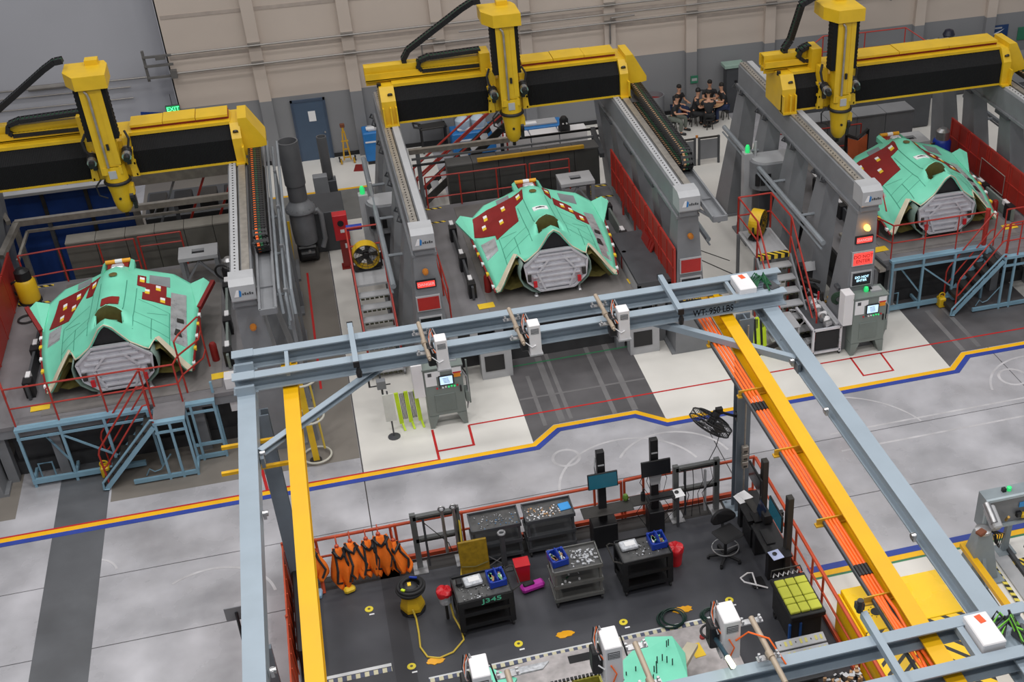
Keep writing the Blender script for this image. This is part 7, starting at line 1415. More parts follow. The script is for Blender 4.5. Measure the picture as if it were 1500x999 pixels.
# rear railings on the beds, red side fences, deck furniture
def rear_rail(label, pts, seg2=None):
    T = thing('guard_rail', label, 'railing', pts[0], 0, 'red guard rails behind the fuselage sections'); railing(T, pts, M['red'], 0.98, 0.32)
    if seg2: railing(T, seg2, M['red'], 0.98, 0.7)
    return T
rear_rail('red guard rail at the rear of the bed in front of the blue curtain', [(-8.3, 32.75, 1.604), (-7.3, 32.85, 1.604), (-6.3, 32.85, 1.604), (-5.4, 32.85, 1.604)], [(-5.3, 32.9, 1.604), (-4.2, 32.9, 1.604)])
rear_rail('red guard rail at the rear of the middle bed before the dark panels', [(2.6, 34.28, 1.604), (3.6, 34.28, 1.604), (4.7, 34.28, 1.604), (5.6, 34.28, 1.604)], [(5.7, 34.28, 1.604), (6.9, 34.28, 1.604)])
rear_rail('red guard rail behind the fuselage beside the orange blanket', [(13.1, 34.0, 1.604), (14.2, 34.0, 1.604), (15.3, 34.0, 1.604), (16.2, 34.0, 1.604)])
def side_fence(label, x, y0, y1, n, z0, z1):
    T = thing('panel_fence', label, 'fence', (x, y1, 1.604), 0, 'red panel fences along the bed edges')
    for k in range(n):
        a = y0 + (y1 - y0) * k / n; c = y0 + (y1 - y0) * (k + 1) / n - 0.04
        MB().span((x - 0.015, a, z0), (x + 0.015, c, z1)).build('fence_panel', mat('translucent_red_mesh', S(160, 46, 36), 0.5, var=0.1), T, world=True)
        b = MB(); b.bar((x, a, z1), (x, c, z1), 0.05, 0.05); o = b.build('panel_frame', M['red'], T, world=True)
        for q in range(3): MB().bar((x - 0.025, a + 0.1 + q * (c - a - 0.2) / 2, z0), (x - 0.025, a + 0.1 + q * (c - a - 0.2) / 2, z1), 0.03, 0.02).build('frame_bar', M['red'], T, world=True)
        MB().bar((x, a, 1.604), (x, a, z1), 0.05, 0.05).build('fence_post', M['red'], T, world=True)
        MB().bar((x - 0.02, a, (z0 + z1) / 2), (x - 0.02, c, (z0 + z1) / 2), 0.03, 0.03).build('frame_bar', M['red'], T, world=True)
    return T
T = side_fence('red panel fence along the middle bed, beside the cable trough gantry rail', 7.98, 26.9, 33.4, 5, 2.0, 3.1)
for k in range(3): MB().box((7.82, 29.3 - 0.14 * k, 2.0), (0.03, 0.6, 0.75), rot=Matrix.Rotation(0.25 + 0.08 * k, 3, 'Y')).build('folded_panel', M['dred'], T, world=True)
T = side_fence('red panel fence along the bed edge beyond the blue drum', 18.86, 25.8, 33.2, 6, 1.66, 2.75)
MB().span((18.8, 29.6, 1.75), (18.83, 31.0, 2.35)).build('red_leaf', M['dred'], T, world=True); MB().path([(18.79, 29.6, 1.75), (18.79, 31.0, 1.75), (18.79, 31.0, 2.35), (18.79, 29.6, 2.35), (18.79, 29.6, 1.75)], 0.015, 4).build('pale_trim', M['rail_steel'], T, world=True)
side_fence('red panel fence on the outer edge of the bed by the blue curtain', -8.5, 27.5, 32.8, 4, 1.62, 2.7)
T = thing('edge_railing', 'thin red rail on the near corner of the middle bed by the front leg', 'railing', (2.15, 29, 1.604)); railing(T, [(2.3, 27.55, 1.604), (2.3, 29.0, 1.604), (2.3, 30.6, 1.604)], M['red'], 1.0, 0.5)
def stand(label, x, y, z0, h, w, d):
    T = thing('work_stand', label, 'stand', (x, y, z0), 0, 'grey work stands with a square opening')
    b = MB()
    for (x0, y0, x1, y1) in ((-w / 2, -d / 2, -0.16, d / 2), (0.16, -d / 2, w / 2, d / 2), (-0.16, -d / 2, 0.16, -0.12), (-0.16, 0.14, 0.16, d / 2)): b.span((x0, y0, h - 0.1), (x1, y1, h))
    b.build('table_top', M['lgrey'], T); MB().span((-0.17, -0.13, h - 0.1), (0.17, 0.15, h - 0.07)).build('opening_floor', M['black'], T)
    for sx in (-1, 1):
        for sy in (-1, 1): MB().bar((sx * (w / 2 - 0.06), sy * (d / 2 - 0.06), 0), (sx * (w / 2 - 0.06), sy * (d / 2 - 0.06), h - 0.08), 0.1, 0.1).build('leg', M['grey'], T)
        MB().bar((sx * (w / 2 - 0.06), -d / 2 + 0.06, 0.1), (0, -d / 2 + 0.06, h - 0.15), 0.06, 0.05).build('brace', M['grey'], T)
stand('grey work stand with square opening behind the white marked fuselage', 6.8, 33.0, 1.604, 0.95, 1.0, 0.75); stand('grey work stand with square opening beside the black vacuum on the far bed', -3.75, 31.85, 1.604, 0.85, 1.0, 0.7); stand('grey work stand with square opening between orange blanket and blue drum', 17.2, 32.6, 1.604, 0.95, 0.95, 0.8)
def vac2(label, x, y, z, m_, s=1.0, topc='black', name='drum_vacuum'):
    T = thing(name, label, 'vacuum', (x, y, z), 0, 'drum vacuums on the beds'); b = MB(); b.lathe([(0.2 * s, 0.03), (0.22 * s, 0.1), (0.22 * s, 0.5 * s), (0.18 * s, 0.56 * s), (0, 0.56 * s)], (0, 0, 0), 16); b.build('drum', m_, T, smooth=True)
    b = MB(); b.lathe([(0.17 * s, 0.55 * s), (0.16 * s, 0.75 * s), (0.08 * s, 0.82 * s), (0, 0.82 * s)], (0, 0, 0), 14); b.build('motor_head', M[topc], T, smooth=True); b = MB(); b.torus((-0.16, -0.05, 0.42), 0.24, 0.028, 22, 6, (0.4, 1, 0.2)); b.build('hose', M['rubber'], T); b = MB(); b.lathe([(0.24 * s, 0), (0.24 * s, 0.05), (0, 0.05)], (0, 0, 0), 14); b.build('dolly', M['black'], T)
    return T
vac2('yellow drum vacuum with black hose on the far bed by the red fence', -8.15, 32.0, 1.604, M['yellow'], 1.2); vac2('black drum vacuum with chrome head behind the far fuselage wing', -3.0, 31.3, 1.604, M['black'], 1.0, 'steel'); vac2('blue drum vacuum with chrome head and black hose by the red fence', 18.35, 32.7, 1.604, M['blue'], 1.3, 'steel'); vac2('yellow drum vacuum beside the red guard rail and orange blanket', 14.9, 33.4, 1.604, M['yellow'], 1.2)
T = thing('hose_ring', 'black hose ring lying on the far bed near the yellow vacuum', 'hose', (-8.15, 31.0, 1.604)); b = MB(); b.torus((0, 0, 0.03), 0.2, 0.025, 24, 6); b.build('hose_loop', M['rubber'], T)
T = thing('covered_chair', 'orange blanket over a black frame behind the tail of the fuselage', 'blanket', (15.75, 33.3, 1.604))
MB().bar((-0.35, 0, 0), (-0.35, 0, 1.0), 0.07, 0.07).build('frame_post', M['black'], T); MB().bar((0.35, 0, 0), (0.35, 0, 1.1), 0.07, 0.07).build('frame_post', M['black'], T); MB().path([(-0.35, 0, 1.0), (0, -0.05, 0.85), (0.35, 0, 1.1)], 0.05, 6).build('black_cover', M['black'], T)
b = MB(); b.add([(-0.32, -0.03, 0.9), (0, -0.1, 0.8), (0.32, -0.03, 0.95), (0.3, -0.12, 0.2), (0, -0.2, 0.15), (-0.3, -0.12, 0.2)], [(0, 1, 4, 5), (1, 2, 3, 4)]); b.build('orange_blanket', mat('rust_orange_cloth', S(190, 92, 50), 0.7), T).modifiers.new('thickness', 'SOLIDIFY').thickness = 0.03
T.name = 'orange_blanket_frame'
# equipment by the gantry with the amber beacon
T = thing('aluminium_cart', 'aluminium frame cart carrying white rollers next to the control cabinet', 'cart', (11.72, 26.35, 0.004)); al = M['alu']
for sx in (-1, 1):
    for sy in (-1, 1): MB().bar((sx * 0.38, sy * 0.75, 0.08), (sx * 0.38, sy * 0.75, 0.85), 0.06, 0.06).build('frame_post', al, T); b = MB(); wheel(b, (sx * 0.38, sy * 0.72, 0.06)); b.build('castor', M['rubber'], T)
    for z in (0.15, 0.83): MB().bar((sx * 0.38, -0.75, z), (sx * 0.38, 0.75, z), 0.06, 0.06).build('side_rail', al, T)
for sy in (-1, 1):
    for z in (0.15, 0.83): MB().bar((-0.38, sy * 0.75, z), (0.38, sy * 0.75, z), 0.06, 0.06).build('end_rail', al, T)
    MB().span((-0.32, sy * 0.75 - 0.01, 0.22), (0.32, sy * 0.75 + 0.01, 0.76)).build('end_panel', M['rubber'], T)
MB().span((-0.36, -0.72, 0.76), (0.36, 0.72, 0.8)).build('deck', M['dgrey'], T)
for k in range(5): MB().box((-0.18, -0.55 + 0.28 * k, 0.22), (0.36, 0.2, 0.12), bev=0.01).build('stored_block', M['lgrey'] if k % 2 else M['rubber'], T)
for k in range(9):
    b = MB(); b.lathe([(0.05, -0.11), (0.09, -0.09), (0.09, 0.09), (0.05, 0.11)], (0.05 + 0.05 * (k % 2), -0.62 + 0.155 * k, 0.9), 12, (0.4, 1, 0.1) if k % 3 else (1, 0.3, 0)); b.build('roller', M['white'] if k % 2 else M['steel'], T, smooth=True)
MB().bar((0.28, -0.7, 0.86), (0.28, 0.7, 0.86), 0.08, 0.1).build('guide_strip', M['lgrey'], T)
T = thing('round_end_table', 'light grey table with rounded end behind the overhead frame', 'table', (10.75, 26.35, 0.004)); MB().box((0, 0, 0.8), (0.75, 0.8, 0.04), bev=0.01).build('table_top', M['lgrey'], T); MB().path([(0.36, -0.4, 0.86), (0.5, -0.3, 0.88), (0.55, 0, 0.88), (0.5, 0.3, 0.88), (0.36, 0.4, 0.86)], 0.02, 6).build('hoop_rail', M['steel'], T)
for sx in (-1, 1):
    for sy in (-1, 1): MB().bar((sx * 0.33, sy * 0.35, 0), (sx * 0.33, sy * 0.35, 0.8), 0.05, 0.05).build('leg', M['lgrey'], T)
MB().box((0, 0, 0.35), (0.66, 0.7, 0.03)).build('lower_shelf', M['lgrey'], T); MB().box((-0.1, -0.1, 0.9), (0.3, 0.26, 0.16), bev=0.02).build('grey_device', M['grey'], T); MB().box((0.0, -0.1, 0.45), (0.5, 0.4, 0.16), bev=0.02).build('stored_case', M['rubber'], T)
T = thing('black_pump_rig', 'black pump rig crowded with fittings beside the stair foot', 'machine', (11.95, 27.95, 0.004)); rnd = random.Random(11)
MB().box((0, 0, 0.5), (0.6, 0.8, 0.9), bev=0.03).build('pump_body', M['black'], T); MB().box((0.05, 0.0, 1.2), (0.35, 0.4, 0.5), bev=0.03).build('control_head', M['rubber'], T); MB().bar((-0.2, -0.3, 0.9), (-0.2, -0.3, 1.6), 0.05, 0.05).build('mast', M['black'], T); MB().box((0.1, -0.2, 1.5), (0.3, 0.02, 0.26), rot=Matrix.Rotation(-0.4, 3, 'X')).build('tilted_plate', M['lgrey'], T)
for k in range(9): MB().tube((rnd.uniform(-.3, .3), -0.41, rnd.uniform(.2, 1.3)), (rnd.uniform(-.3, .3), -0.5, rnd.uniform(.2, 1.3)), rnd.uniform(.02, .05), 7).build('fitting', M['dsteel'] if k % 2 else M['lgrey'], T)
for k in range(4): MB().path([(-0.3 + 0.2 * k, -0.4, 0.9), (-0.35 + 0.25 * k, -0.6, 0.6), (-0.2 + 0.15 * k, -0.5, 0.15)], 0.02, 5).build('hose', M['rubber'], T)
T = thing('hose_reel', 'dark green hose coil hung on the leg of the amber beacon gantry', 'hose reel', (12.25, 26.15, 1.35))
for k in range(4): b = MB(); b.torus((0, -0.02 * k, 0), 0.2 - 0.02 * k, 0.03, 20, 6, (0.3, 1, 0.2)); b.build('hose_turn', mat('dark_green_hose', S(40, 66, 48), 0.5), T)
MB().box((0, 0.1, 0.3), (0.2, 0.24, 0.12), bev=0.03).build('bracket', M['dgrey'], T)
T = thing('brass_valve_stand', 'red and brass valve stand between aluminium cart and control cabinet', 'valve', (12.1, 26.95, 0.004)); MB().tube((0, 0, 0), (0, 0, 1.1), 0.05, 8).build('riser', M['dsteel'], T); MB().bar((-0.1, 0, 0.4), (-0.1, 0, 1.15), 0.05, 0.03).build('red_bar', M['redp'], T)
for k in range(5): MB().tube((-0.12 + 0.07 * k, -0.05, 0.5 + 0.12 * k), (-0.05 + 0.05 * k, -0.12, 0.55 + 0.1 * k), 0.035, 8).build('brass_fitting', mat('brass', S(176, 140, 70), 0.35, 0.6), T)
T = thing('linear_rail', 'grey linear rail on posts leading to the control cabinet top', 'rail', (13.45, 27.0, 0.004)); MB().bar((-0.05, 1.8, 1.75), (0.15, -0.5, 1.75), 0.18, 0.08).build('rail_beam', M['rail_steel'], T); MB().bar((0.08, 1.8, 1.8), (0.28, -0.5, 1.8), 0.06, 0.12).build('cable_duct', M['dgrey'], T)
for y in (-0.3, 1.5): MB().bar((0.05, y, 0), (0.05, y, 1.72), 0.1, 0.1).build('post', M['grey'], T)
# low barrier behind
T = thing('low_barrier', 'low dark barrier of posts and panels in front of the seated people', 'barrier', (11.8, 38.1, 0.004))
for x in (10.6, 11.5, 12.05, 12.2, 12.9): MB().bar((x, 38.1, 0), (x, 38.1, 1.0), 0.07, 0.07).build('post', M['dgrey'], T, world=True)
for k, (a, c) in enumerate(((10.6, 11.5), (11.5, 12.05), (12.2, 12.9))): MB().span((a + 0.04, 38.09, 0.2), (c - 0.04, 38.11, 0.9)).build('barrier_panel', M['grey'], T, world=True); MB().bar((a, 38.1, 0.97), (c, 38.1, 0.97), 0.06, 0.05).build('top_rail', M['dsteel'], T, world=True)
MB().lathe([(0.04, 1.0), (0.05, 1.08), (0, 1.1)], (12.12, 38.1, 0), 8).build('lamp', M['amber'], T, world=True)
tag(MB().box((10.9, 36.2, 0.3), (0.5, 0.4, 0.6), bev=0.03).build('red_box', M['redp']), 'red box on the floor below the end of the middle cable chain', 'box')
T = thing('drum_barrel', 'grey barrel with dark red inside near the back wall', 'barrel', (11.75, 42.1, 0.004)); b = MB(); b.lathe([(0.36, 0), (0.38, 0.4), (0.36, 0.42), (0.38, 0.44), (0.38, 1.1), (0.35, 1.1), (0.34, 0.9)], (0, 0, 0), 20); b.build('barrel_wall', M['grey'], T, smooth=True); MB().lathe([(0.345, 0.9), (0, 0.92)], (0, 0, 0), 20).build('red_contents', M['dred'], T)
T = thing('wall_cabinet', 'grey upright cabinet with pale green top on the back wall by the people', 'cabinet', (14.85, 42.35, 0.004)); MB().box((0, 0, 0.85), (0.6, 0.4, 1.7), bev=0.015).build('cabinet_body', M['dgrey'], T); MB().box((0, -0.02, 1.78), (0.8, 0.5, 0.12), bev=0.01).build('pale_top', mat('pale_green_top', S(150, 176, 164), 0.4), T); MB().box((0.05, -0.21, 1.2), (0.1, 0.02, 0.08)).build('label', M['black'], T)
# signs on the wall (flat)
T = thing('exit_sign', 'glowing green exit sign on the wall corner', 'sign', (-4.67, 42.62, 2.44)); MB().box((0, 0, 0), (0.46, 0.06, 0.26), bev=0.008).build('sign_box', M['dgrey'], T)
text_mesh('exit_text', 'EXIT', 0.2, mat('exit_green', (0.1, 0.9, 0.3), emit=(0.1, 1.0, 0.35), es=1.8), T, at_front(0, -0.035, 0), 1.0); MB().box((0, -0.031, 0), (0.42, 0.004, 0.22)).build('sign_face', mat('exit_face', S(24, 92, 48), 0.4, emit=(0.02, 0.35, 0.1), es=0.8), T); MB().tube((0, 0, 0.13), (0, 0.0, 0.5), 0.012, 5).build('hanger', M['dgrey'], T)
def wall_sign(name, label, x, z, w, h, m_):
    T = thing(name, label, 'sign', (x, 42.72, z)); MB().box((0, 0, 0), (w, 0.03, h)).build('sign_panel', m_, T); return T
T = wall_sign('picture_board', 'blue picture board with pale arrow shape on the grey wall', 25.75, 1.68, 0.95, 0.5, mat('navy_board', S(32, 64, 112), 0.4)); MB().prism([(-0.25, -0.1), (0.1, 0.02), (0.3, 0.1), (0.12, -0.02), (-0.1, -0.1)], 'y', -0.02, -0.016).build('pale_shape', M['paper'], T); MB().prism([(-0.42, 0.12), (0.2, 0.12), (0.2, 0.18), (-0.42, 0.18)], 'y', -0.02, -0.016).build('pale_band', M['lgrey'], T)
wall_sign('wall_notice', 'green notice on the grey wall right of the blue board', 26.95, 1.5, 0.55, 0.5, mat('green_notice', S(54, 124, 96), 0.5))
wall_sign('wall_notice', 'small white notice on the grey wall below the blue board', 25.0, 1.4, 0.3, 0.28, M['paper'])
T = wall_sign('wall_notice', 'small green first aid style notice on the pilaster above the seated people', 13.42, 1.32, 0.28, 0.28, mat('green_notice', S(54, 124, 96), 0.5)); T.location.y = 42.52; T.matrix_basis = Matrix.Translation((13.42, 42.52, 1.32)); MB().box((0, -0.017, 0.0), (0.2, 0.004, 0.1)).build('pale_text_band', M['lgrey'], T)
tag(MB().box((-5.45, 42.9, 1.2), (0.9, 0.05, 2.2), rot=Matrix.Rotation(0.15, 3, 'Y')).build('leaning_board', M['blue_cover']), 'dark blue board leaning in the wall corner under the exit sign', 'board')
# machine with red rails behind the right gantry
T = thing('rear_platform_machine', 'dark machine with red guard rails by the back wall behind the amber beacon gantry', 'machine', (18.6, 39.6, 0.004))
MB().box((0, 0, 1.1), (5.0, 1.8, 2.2), bev=0.05).build('machine_body', M['dgrey'], T); MB().tube((-3.0, -0.2, 2.4), (-1.2, -0.2, 2.4), 0.3, 14).build('black_tank', M['black'], T, smooth=True); MB().box((0.5, -0.3, 2.6), (2.2, 0.8, 0.5), bev=0.04).build('black_cover', M['black'], T)
railing(T, [(16.0, 39.0, 2.1), (16.9, 39.0, 2.72), (18.4, 38.9, 2.72), (19.9, 38.9, 2.72), (20.7, 38.3, 2.2)], M['red'], 0.95, 0.4)
for k in range(3): MB().tube((2.0 + 0.3 * k, -0.8, 2.5), (2.5 + 0.3 * k, -0.2, 2.9), 0.1, 10).build('steel_tube', M['steel'], T, smooth=True)
b = MB(); b.lathe([(0, -0.2), (0.15, -0.15), (0.22, 0), (0.15, 0.15), (0, 0.2)], (3.2, -0.3, 3.1), 14); b.build('dark_ball', mat('navy_ball', S(24, 28, 48), 0.4), T, smooth=True)
T = thing('long_machine', 'long dark low machine against the grey wall below the blue board', 'machine', (25.0, 41.6, 0.004)); MB().box((0, 0, 0.5), (6.5, 1.0, 1.0), bev=0.05).build('machine_body', M['dgrey'], T); MB().tube((-3.2, -0.2, 1.15), (3.2, -0.2, 1.15), 0.2, 12).build('pale_roll', M['grey'], T, smooth=True)
for k in range(4): MB().box((-2.4 + 1.6 * k, -0.52, 0.5), (1.2, 0.04, 0.6), bev=0.01).build('access_panel', M['grey'], T)
# test rig in the bottom corner
T = thing('tool_pedestal', 'grey tapered pedestal carrying a steel tool head on the beige floor', 'pedestal', (11.5, 16.9, 0.012)); pg = mat('pedestal_grey', S(140, 150, 156), 0.4)
b = MB(); b.add([(-.35, -.3, 0), (.35, -.3, 0), (.3, .3, 0), (-.3, .3, 0), (-.15, -.12, 1.15), (.15, -.12, 1.15), (.15, .12, 1.15), (-.15, .12, 1.15)], [(3, 2, 1, 0), (4, 5, 6, 7), (0, 1, 5, 4), (1, 2, 6, 5), (2, 3, 7, 6), (3, 0, 4, 7)]); b.build('column', pg, T)
for p in ([(-.05, -.45), (0.05, -.45), (0.05, -.1), (-.05, -.1)],): MB().add([(-0.04, -0.5, 0), (0.04, -0.5, 0), (0.04, -0.1, 0.8), (-0.04, -0.1, 0.8), (-0.04, -0.1, 0), (0.04, -0.1, 0)], [(0, 1, 2, 3), (0, 4, 5, 1), (0, 3, 4), (1, 5, 2), (2, 5, 4, 3)]).build('gusset', pg, T)
MB().box((0, 0, 0.02), (0.9, 0.85, 0.04)).build('base_plate', pg, T); MB().lathe([(0.17, 0), (0.17, 0.06), (0.1, 0.08), (0, 0.08)], (0, 0, 1.15), 14).build('head_flange', M['steel'], T)
MB().box((0.25, 0.1, 1.35), (0.2, 0.5, 0.22), rot=Matrix.Rotation(0.5, 3, 'X'), bev=0.03).build('tool_head', M['lgrey'], T); MB().tube((0.2, -0.05, 1.35), (0.2, 0.35, 1.55), 0.08, 10).build('tool_spindle', M['steel'], T, smooth=True)
for k in range(5): MB().path([(0.1, 0, 1.2), (0.2 + 0.06 * k, -0.1, 1.05), (0.3, -0.05 - 0.04 * k, 0.8), (0.35, 0.1, 0.95)], 0.014, 5).build('loose_cable', M['rubber'] if k % 2 else M['dsteel'], T)
MB().box((-0.1, -0.1, 1.22), (0.2, 0.16, 0.08), rz=0.4, bev=0.02).build('brown_clamp', mat('rust_brown', S(120, 66, 40), 0.6), T)
T = thing('switch_cabinet', 'open grey switch cabinet on a post with green lamp, behind the tapered pedestal', 'cabinet', (12.25, 17.35, 0.012)); MB().bar((0.15, 0, 0), (0.15, 0, 0.8), 0.12, 0.1).build('post', pg, T); MB().box((0.15, 0, 0.02), (0.4, 0.35, 0.04)).build('base_plate', pg, T)
b = MB(); b.span((-0.5, 0.0, 0.75), (0.55, 0.3, 1.55)); b.build('cabinet_back', pg, T)
for (a0, a1) in (((-0.5, -0.06, 0.75), (-0.44, 0.0, 1.55)), ((0.49, -0.06, 0.75), (0.55, 0.0, 1.55)), ((-0.44, -0.06, 0.75), (0.49, 0.0, 0.82)), ((-0.44, -0.06, 1.49), (0.49, 0.0, 1.55))): MB().span(a0, a1).build('door_frame_bar', mat('pale_pedestal_grey', S(176, 188, 194), 0.4), T)
MB().span((-0.44, -0.01, 0.82), (0.49, 0.0, 1.49)).build('door_panel', M['grey'], T); MB().lathe([(0.05, 1.55), (0.05, 1.63), (0, 1.65)], (0.1, 0.15, 0), 10).build('green_lamp', M['led_g'], T, smooth=True); MB().box((-0.02, 0.15, 1.59), (0.08, 0.08, 0.08)).build('relay', M['black'], T)
MB().box((0.35, -0.03, 1.25), (0.12, 0.02, 0.12)).build('blue_sticker', M['sky'], T); MB().box((0.42, -0.1, 1.02), (0.2, 0.1, 0.12), bev=0.02).build('yellow_plug', M['yellow'], T); MB().box((0.28, -0.08, 1.05), (0.12, 0.1, 0.14), bev=0.02).build('black_plug', M['black'], T); MB().path([(0.5, -0.12, 1.0), (0.62, -0.15, 0.7), (0.55, -0.12, 0.1)], 0.022, 6).build('hanging_cable', M['rubber'], T); MB().tube((0.0, -0.08, 0.95), (0.0, -0.16, 1.1), 0.03, 8).build('brass_valve', mat('brass', S(176, 140, 70), 0.35, 0.6), T)
T = thing('floor_track', 'steel floor track with striped tape leading away from the tapered pedestal', 'track', (12.0, 14.8, 0.006))
MB().bar((0.25, 2.7, 0.02), (0.05, -3.0, 0.02), 0.3, 0.04).build('track_plate', M['lgrey'], T); MB().bar((0.47, 2.6, 0.05), (0.28, -3.0, 0.05), 0.08, 0.1).build('track_edge', M['dgrey'], T); MB().bar((-0.05, 2.3, 0.03), (-0.25, -3.0, 0.03), 0.09, 0.02).build('striped_tape', hazard('zigzag_tape', S(232, 214, 90), S(40, 40, 36), 0.16, 1.2), T); MB().bar((-0.55, 2.2, 0.02), (-0.7, -3.0, 0.02), 0.14, 0.03).build('cable_cover', M['dgrey'], T)
tag(MB().bar((11.28, 17.2, 0.6), (11.25, 13.0, 0.6), 0.14, 0.1).build('yellow_edge_bar', M['beam_yellow']), 'long yellow edge bar beside the pale blue runway beam and tapered pedestal', 'bar')
T = thing('floor_label', 'black and yellow checker label on the beige floor by the striped tape', 'label', (12.55, 16.85, 0.006)); MB().prism([(-0.3, 0.15), (0.25, 0.2), (0.1, -0.35)], 'z', 0, 0.008).build('label_sheet', hazard('checker_label', S(240, 210, 70), S(36, 36, 34), 0.11, 0.5), T)
T = thing('domed_cover', 'pale domed cover at the picture edge beside the floor track', 'cover', (12.85, 16.4, 0.006)); b = MB(); b.lathe([(0.35, 0), (0.36, 0.06), (0.24, 0.28), (0.1, 0.36), (0, 0.37)], (0, 0, 0), 18); b.build('dome', M['lgrey'], T, smooth=True); MB().box((0, -0.5, 0.04), (0.6, 0.5, 0.06)).build('yellow_plate', M['tape_y'], T)
T.__setitem__('label', 'pale domed cover with yellow plate beside the steel floor track')
# ================================================================ people at the back wall
def skin_mesh(name, verts, edges, m_, parent, sub=1, root=0):
    import bmesh
    me = bpy.data.meshes.new(name); bm = bmesh.new(); ly = bm.verts.layers.skin.verify()
    vs = []
    for i, (p, r) in enumerate(verts):
        v = bm.verts.new(p); rr = r if isinstance(r, tuple) else (r, r); v[ly].radius = rr; v[ly].use_root = (i == root); vs.append(v)
    for a, b in edges: bm.edges.new((vs[a], vs[b]))
    bm.to_mesh(me); bm.free(); me.materials.append(m_)
    o = bpy.data.objects.new(name, me); COL.objects.link(o); o.parent = parent
    s = o.modifiers.new('skin', 'SKIN'); s.use_smooth_shade = True
    d = o.modifiers.new('subdivision', 'SUBSURF'); d.levels = sub; d.render_levels = sub
    return o
def seated(label, x, y, rz, shirt, pants, cap, lean=0.12, arm=0.34, spread=0.12):
    T = thing('person', label, 'person', (x, y, 0.004), rz, 'people seated at the back wall')
    L = lean
    V = [((0, 0, 0.52), (0.13, 0.1)), ((0, -L * 0.4, 0.72), (0.13, 0.1)), ((0, -L, 0.95), (0.15, 0.1)), ((0, -L - 0.02, 1.06), 0.06), ((0, -L - 0.04, 1.14), 0.05), ((0, -L - 0.05, 1.22), (0.075, 0.085)), ((0, -L - 0.05, 1.32), (0.072, 0.085))]
    E = [(0, 1), (1, 2), (2, 3), (3, 4), (4, 5), (5, 6)]
    S_, P_ = [], []
    for s in (-1, 1):
        i = len(V); V += [((s * 0.1, -0.02, 0.5), 0.085), ((s * (0.1 + spread), -0.42, 0.5), 0.065), ((s * (0.1 + spread), -0.4, 0.25), 0.052), ((s * (0.1 + spread), -0.38, 0.08), 0.038), ((s * (0.1 + spread), -0.52, 0.045), 0.035)]
        E += [(0, i), (i, i + 1), (i + 1, i + 2), (i + 2, i + 3), (i + 3, i + 4)]
        j = len(V); V += [((s * 0.19, -L, 0.98), 0.055), ((s * 0.26, -L - 0.08, 0.76), 0.042), ((s * 0.16, -L - arm, 0.78), 0.032), ((s * 0.13, -L - arm - 0.07, 0.785), (0.035, 0.018))]
        E += [(2, j), (j, j + 1), (j + 1, j + 2), (j + 2, j + 3)]
        for k in range(4):
            n = len(V); V += [((s * (0.1 + 0.02 * k), -L - arm - 0.12 - 0.008 * (k in (1, 2)), 0.775), 0.009), ((s * (0.1 + 0.02 * k), -L - arm - 0.155 - 0.01 * (k in (1, 2)), 0.76), 0.008)]; E += [(j + 3, n), (n, n + 1)]
        n = len(V); V += [((s * 0.08, -L - arm - 0.07, 0.77), 0.01), ((s * 0.065, -L - arm - 0.1, 0.765), 0.009)]; E += [(j + 2, n), (n, n + 1)]
    body = skin_mesh('body', V, E, M['skin'], T)
    sh = [((0, 0.0, 0.53), (0.165, 0.13)), ((0, -L * 0.4, 0.72), (0.16, 0.13)), ((0, -L, 0.95), (0.175, 0.125)), ((0, -L - 0.02, 1.05), 0.085)]; se = [(0, 1), (1, 2), (2, 3)]
    for s in (-1, 1):
        n = len(sh); sh += [((s * 0.2, -L, 0.98), 0.078), ((s * 0.25, -L - 0.05, 0.84), 0.062)]; se += [(2, n), (n, n + 1)]
    skin_mesh('shirt', sh, se, shirt, T)
    pa = [((0, 0, 0.51), (0.16, 0.13))]; pe = []
    for s in (-1, 1):
        n = len(pa); pa += [((s * 0.1, -0.03, 0.5), 0.11), ((s * (0.1 + spread), -0.42, 0.5), 0.085), ((s * (0.1 + spread), -0.4, 0.25), 0.07), ((s * (0.1 + spread), -0.39, 0.1), 0.062)]; pe += [(0, n), (n, n + 1), (n + 1, n + 2), (n + 2, n + 3)]
    skin_mesh('trousers', pa, pe, pants, T)
    for s in (-1, 1): MB().box((s * (0.1 + spread), -0.47, 0.045), (0.1, 0.27, 0.085), bev=0.03).build('shoe', M['black'], T)
    hz = 1.27; hy = -L - 0.05
    for s in (-1, 1):
        MB().lathe([(0.012, 0), (0.01, 0.008), (0, 0.01)], (s * 0.03, hy - 0.082, hz + 0.01), 8, (0, -1, 0)).build('eye', M['black'], body); MB().box((s * 0.08, hy + 0.005, hz), (0.015, 0.04, 0.055), bev=0.004).build('ear', M['skin'], body)
    MB().prism([(-0.012, -0.025), (0.012, -0.025), (0, 0.02)], 'y', hy - 0.1, hy - 0.075).build('nose', M['skin'], body) if False else MB().add([(-0.012, hy - 0.08, hz - 0.02), (0.012, hy - 0.08, hz - 0.02), (0, hy - 0.105, hz - 0.018), (0, hy - 0.08, hz + 0.02)], [(0, 1, 2), (0, 2, 3), (1, 3, 2), (0, 3, 1)]).build('nose', M['skin'], body)
    MB().box((0, hy - 0.084, hz - 0.045), (0.04, 0.008, 0.01)).build('mouth', mat('lips', S(150, 90, 80), 0.5), body)
    b = MB(); b.lathe([(0.088, hz + 0.0 + 0.02), (0.092, hz + 0.06), (0.075, hz + 0.11), (0.04, hz + 0.135), (0, hz + 0.14)], (0, hy + 0.012, 0), 14); h = b.build('hair', M['hair'], T, smooth=True)
    if cap:
        b = MB(); b.lathe([(0.095, hz + 0.05), (0.095, hz + 0.09), (0.07, hz + 0.14), (0, hz + 0.15)], (0, hy + 0.005, 0), 14); b.box((0, hy - 0.12, hz + 0.055), (0.13, 0.1, 0.012), bev=0.004); b.build('cap', M['black'], T)
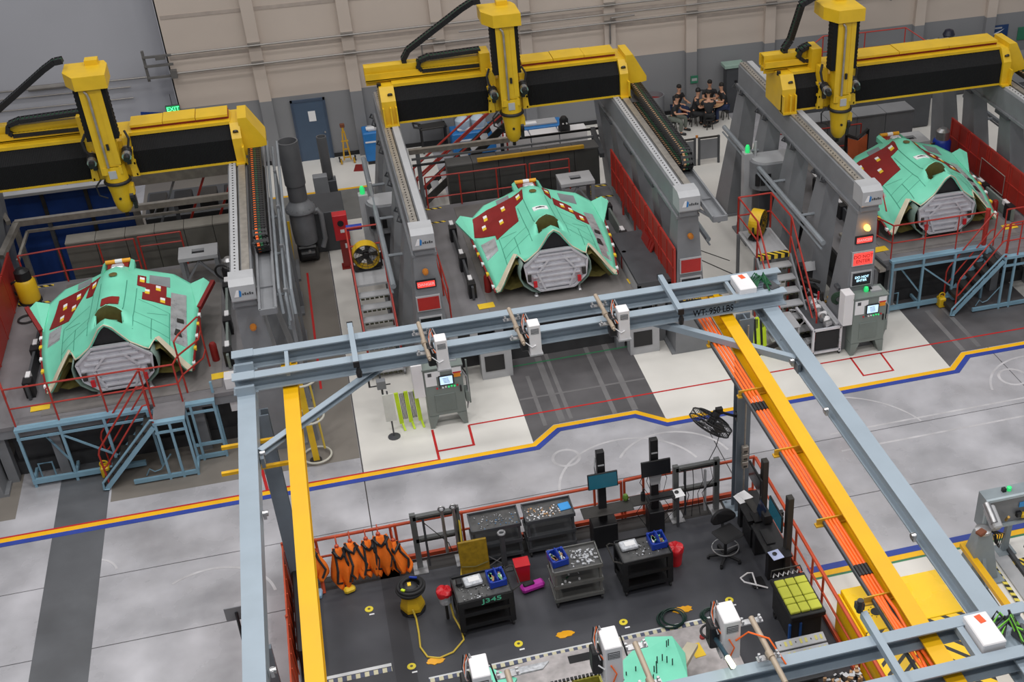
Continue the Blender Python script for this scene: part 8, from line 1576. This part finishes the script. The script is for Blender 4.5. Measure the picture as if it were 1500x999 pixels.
    b = MB(); b.span((-0.2, -0.2, 0.38), (0.2, 0.2, 0.42)); st = None
    return T
def small_stool(label, x, y):
    T = thing('round_stool', label, 'stool', (x, y, 0.004), 0, 'dark stools around the break table'); MB().lathe([(0.17, 0.35), (0.18, 0.37), (0.17, 0.395), (0, 0.4)], (0, 0, 0), 16).build('seat', M['rubber'], T)
    for k in range(4): MB().bar((0.16 * math.cos(k * 1.571 + .8), 0.16 * math.sin(k * 1.571 + .8), 0), (0.1 * math.cos(k * 1.571 + .8), 0.1 * math.sin(k * 1.571 + .8), 0.36), 0.03, 0.03).build('leg', M['dsteel'], T)
for x, y, rz, sh, pa, cap, lb, ls in ((13.05, 41.45, 1.35, M['shirt'], M['shirt'], True, 'person in black shirt and cap sitting sideways at the break table, arms forward', 'dark stool under the person in the cap'),
                                      (13.5, 41.0, 3.0, M['shirt'], M['shirt'], False, 'person in black seen from behind at the break table, leaning forward', 'dark stool under the person seen from behind'),
                                      (13.9, 42.25, -0.15, M['shirt'], M['shirt'], False, 'person in black shirt facing the hall across the break table', 'dark stool at the far side of the break table'),
                                      (14.35, 41.7, -1.5, M['shirt'], M['jeans'], False, 'person in black at the far end of the break table, beside the gantry leg', 'dark stool nearest the gantry leg')):
    seated(lb, x, y, rz, sh, pa, cap); small_stool(ls, x, y)
seated('person in blue jeans sitting half hidden behind the grey barrel', 12.6, 42.15, 0.5, M['shirt'], M['jeans'], False); small_stool('dark stool behind the grey barrel', 12.6, 42.15)
seated('person in grey green trousers sitting behind the middle cable chain', 12.2, 41.2, 0.9, M['shirt'], M['khaki'], False); small_stool('dark stool behind the middle cable chain', 12.2, 41.2)
T = thing('break_table', 'small table with papers between the seated people in black', 'table', (13.75, 41.62, 0.004)); MB().lathe([(0.48, 0.7), (0.5, 0.715), (0.48, 0.73), (0, 0.73)], (0, 0, 0), 24).build('table_top', M['tan'], T); MB().tube((0, 0, 0), (0, 0, 0.7), 0.05, 10).build('pedestal', M['dgrey'], T); MB().lathe([(0.3, 0), (0.28, 0.03), (0.05, 0.06), (0, 0.06)], (0, 0, 0), 16).build('foot', M['dgrey'], T)
for k in range(3): tag(MB().box((13.62 + 0.16 * k, 41.55 + 0.1 * k, 0.742), (0.18, 0.24, 0.006), rz=0.4 * k).build('paper_sheet', M['paper']), ['white sheet on the break table in front of the person in the cap', 'white sheet in the middle of the break table', 'white sheet on the break table by the gantry leg side'][k], 'paper', 'sheets on the break table')
T = thing('dark_backpack', 'dark backpack with red patch on the floor against the pilaster', 'backpack', (12.95, 42.38, 0.004)); b = MB(); b.lathe([(0.16, 0.0), (0.19, 0.1), (0.17, 0.35), (0.08, 0.46), (0, 0.47)], (0, 0, 0), 10); b.build('bag_body', M['rubber'], T, smooth=True); MB().box((0, -0.17, 0.3), (0.12, 0.04, 0.14), bev=0.02).build('red_pocket', M['dred'], T)
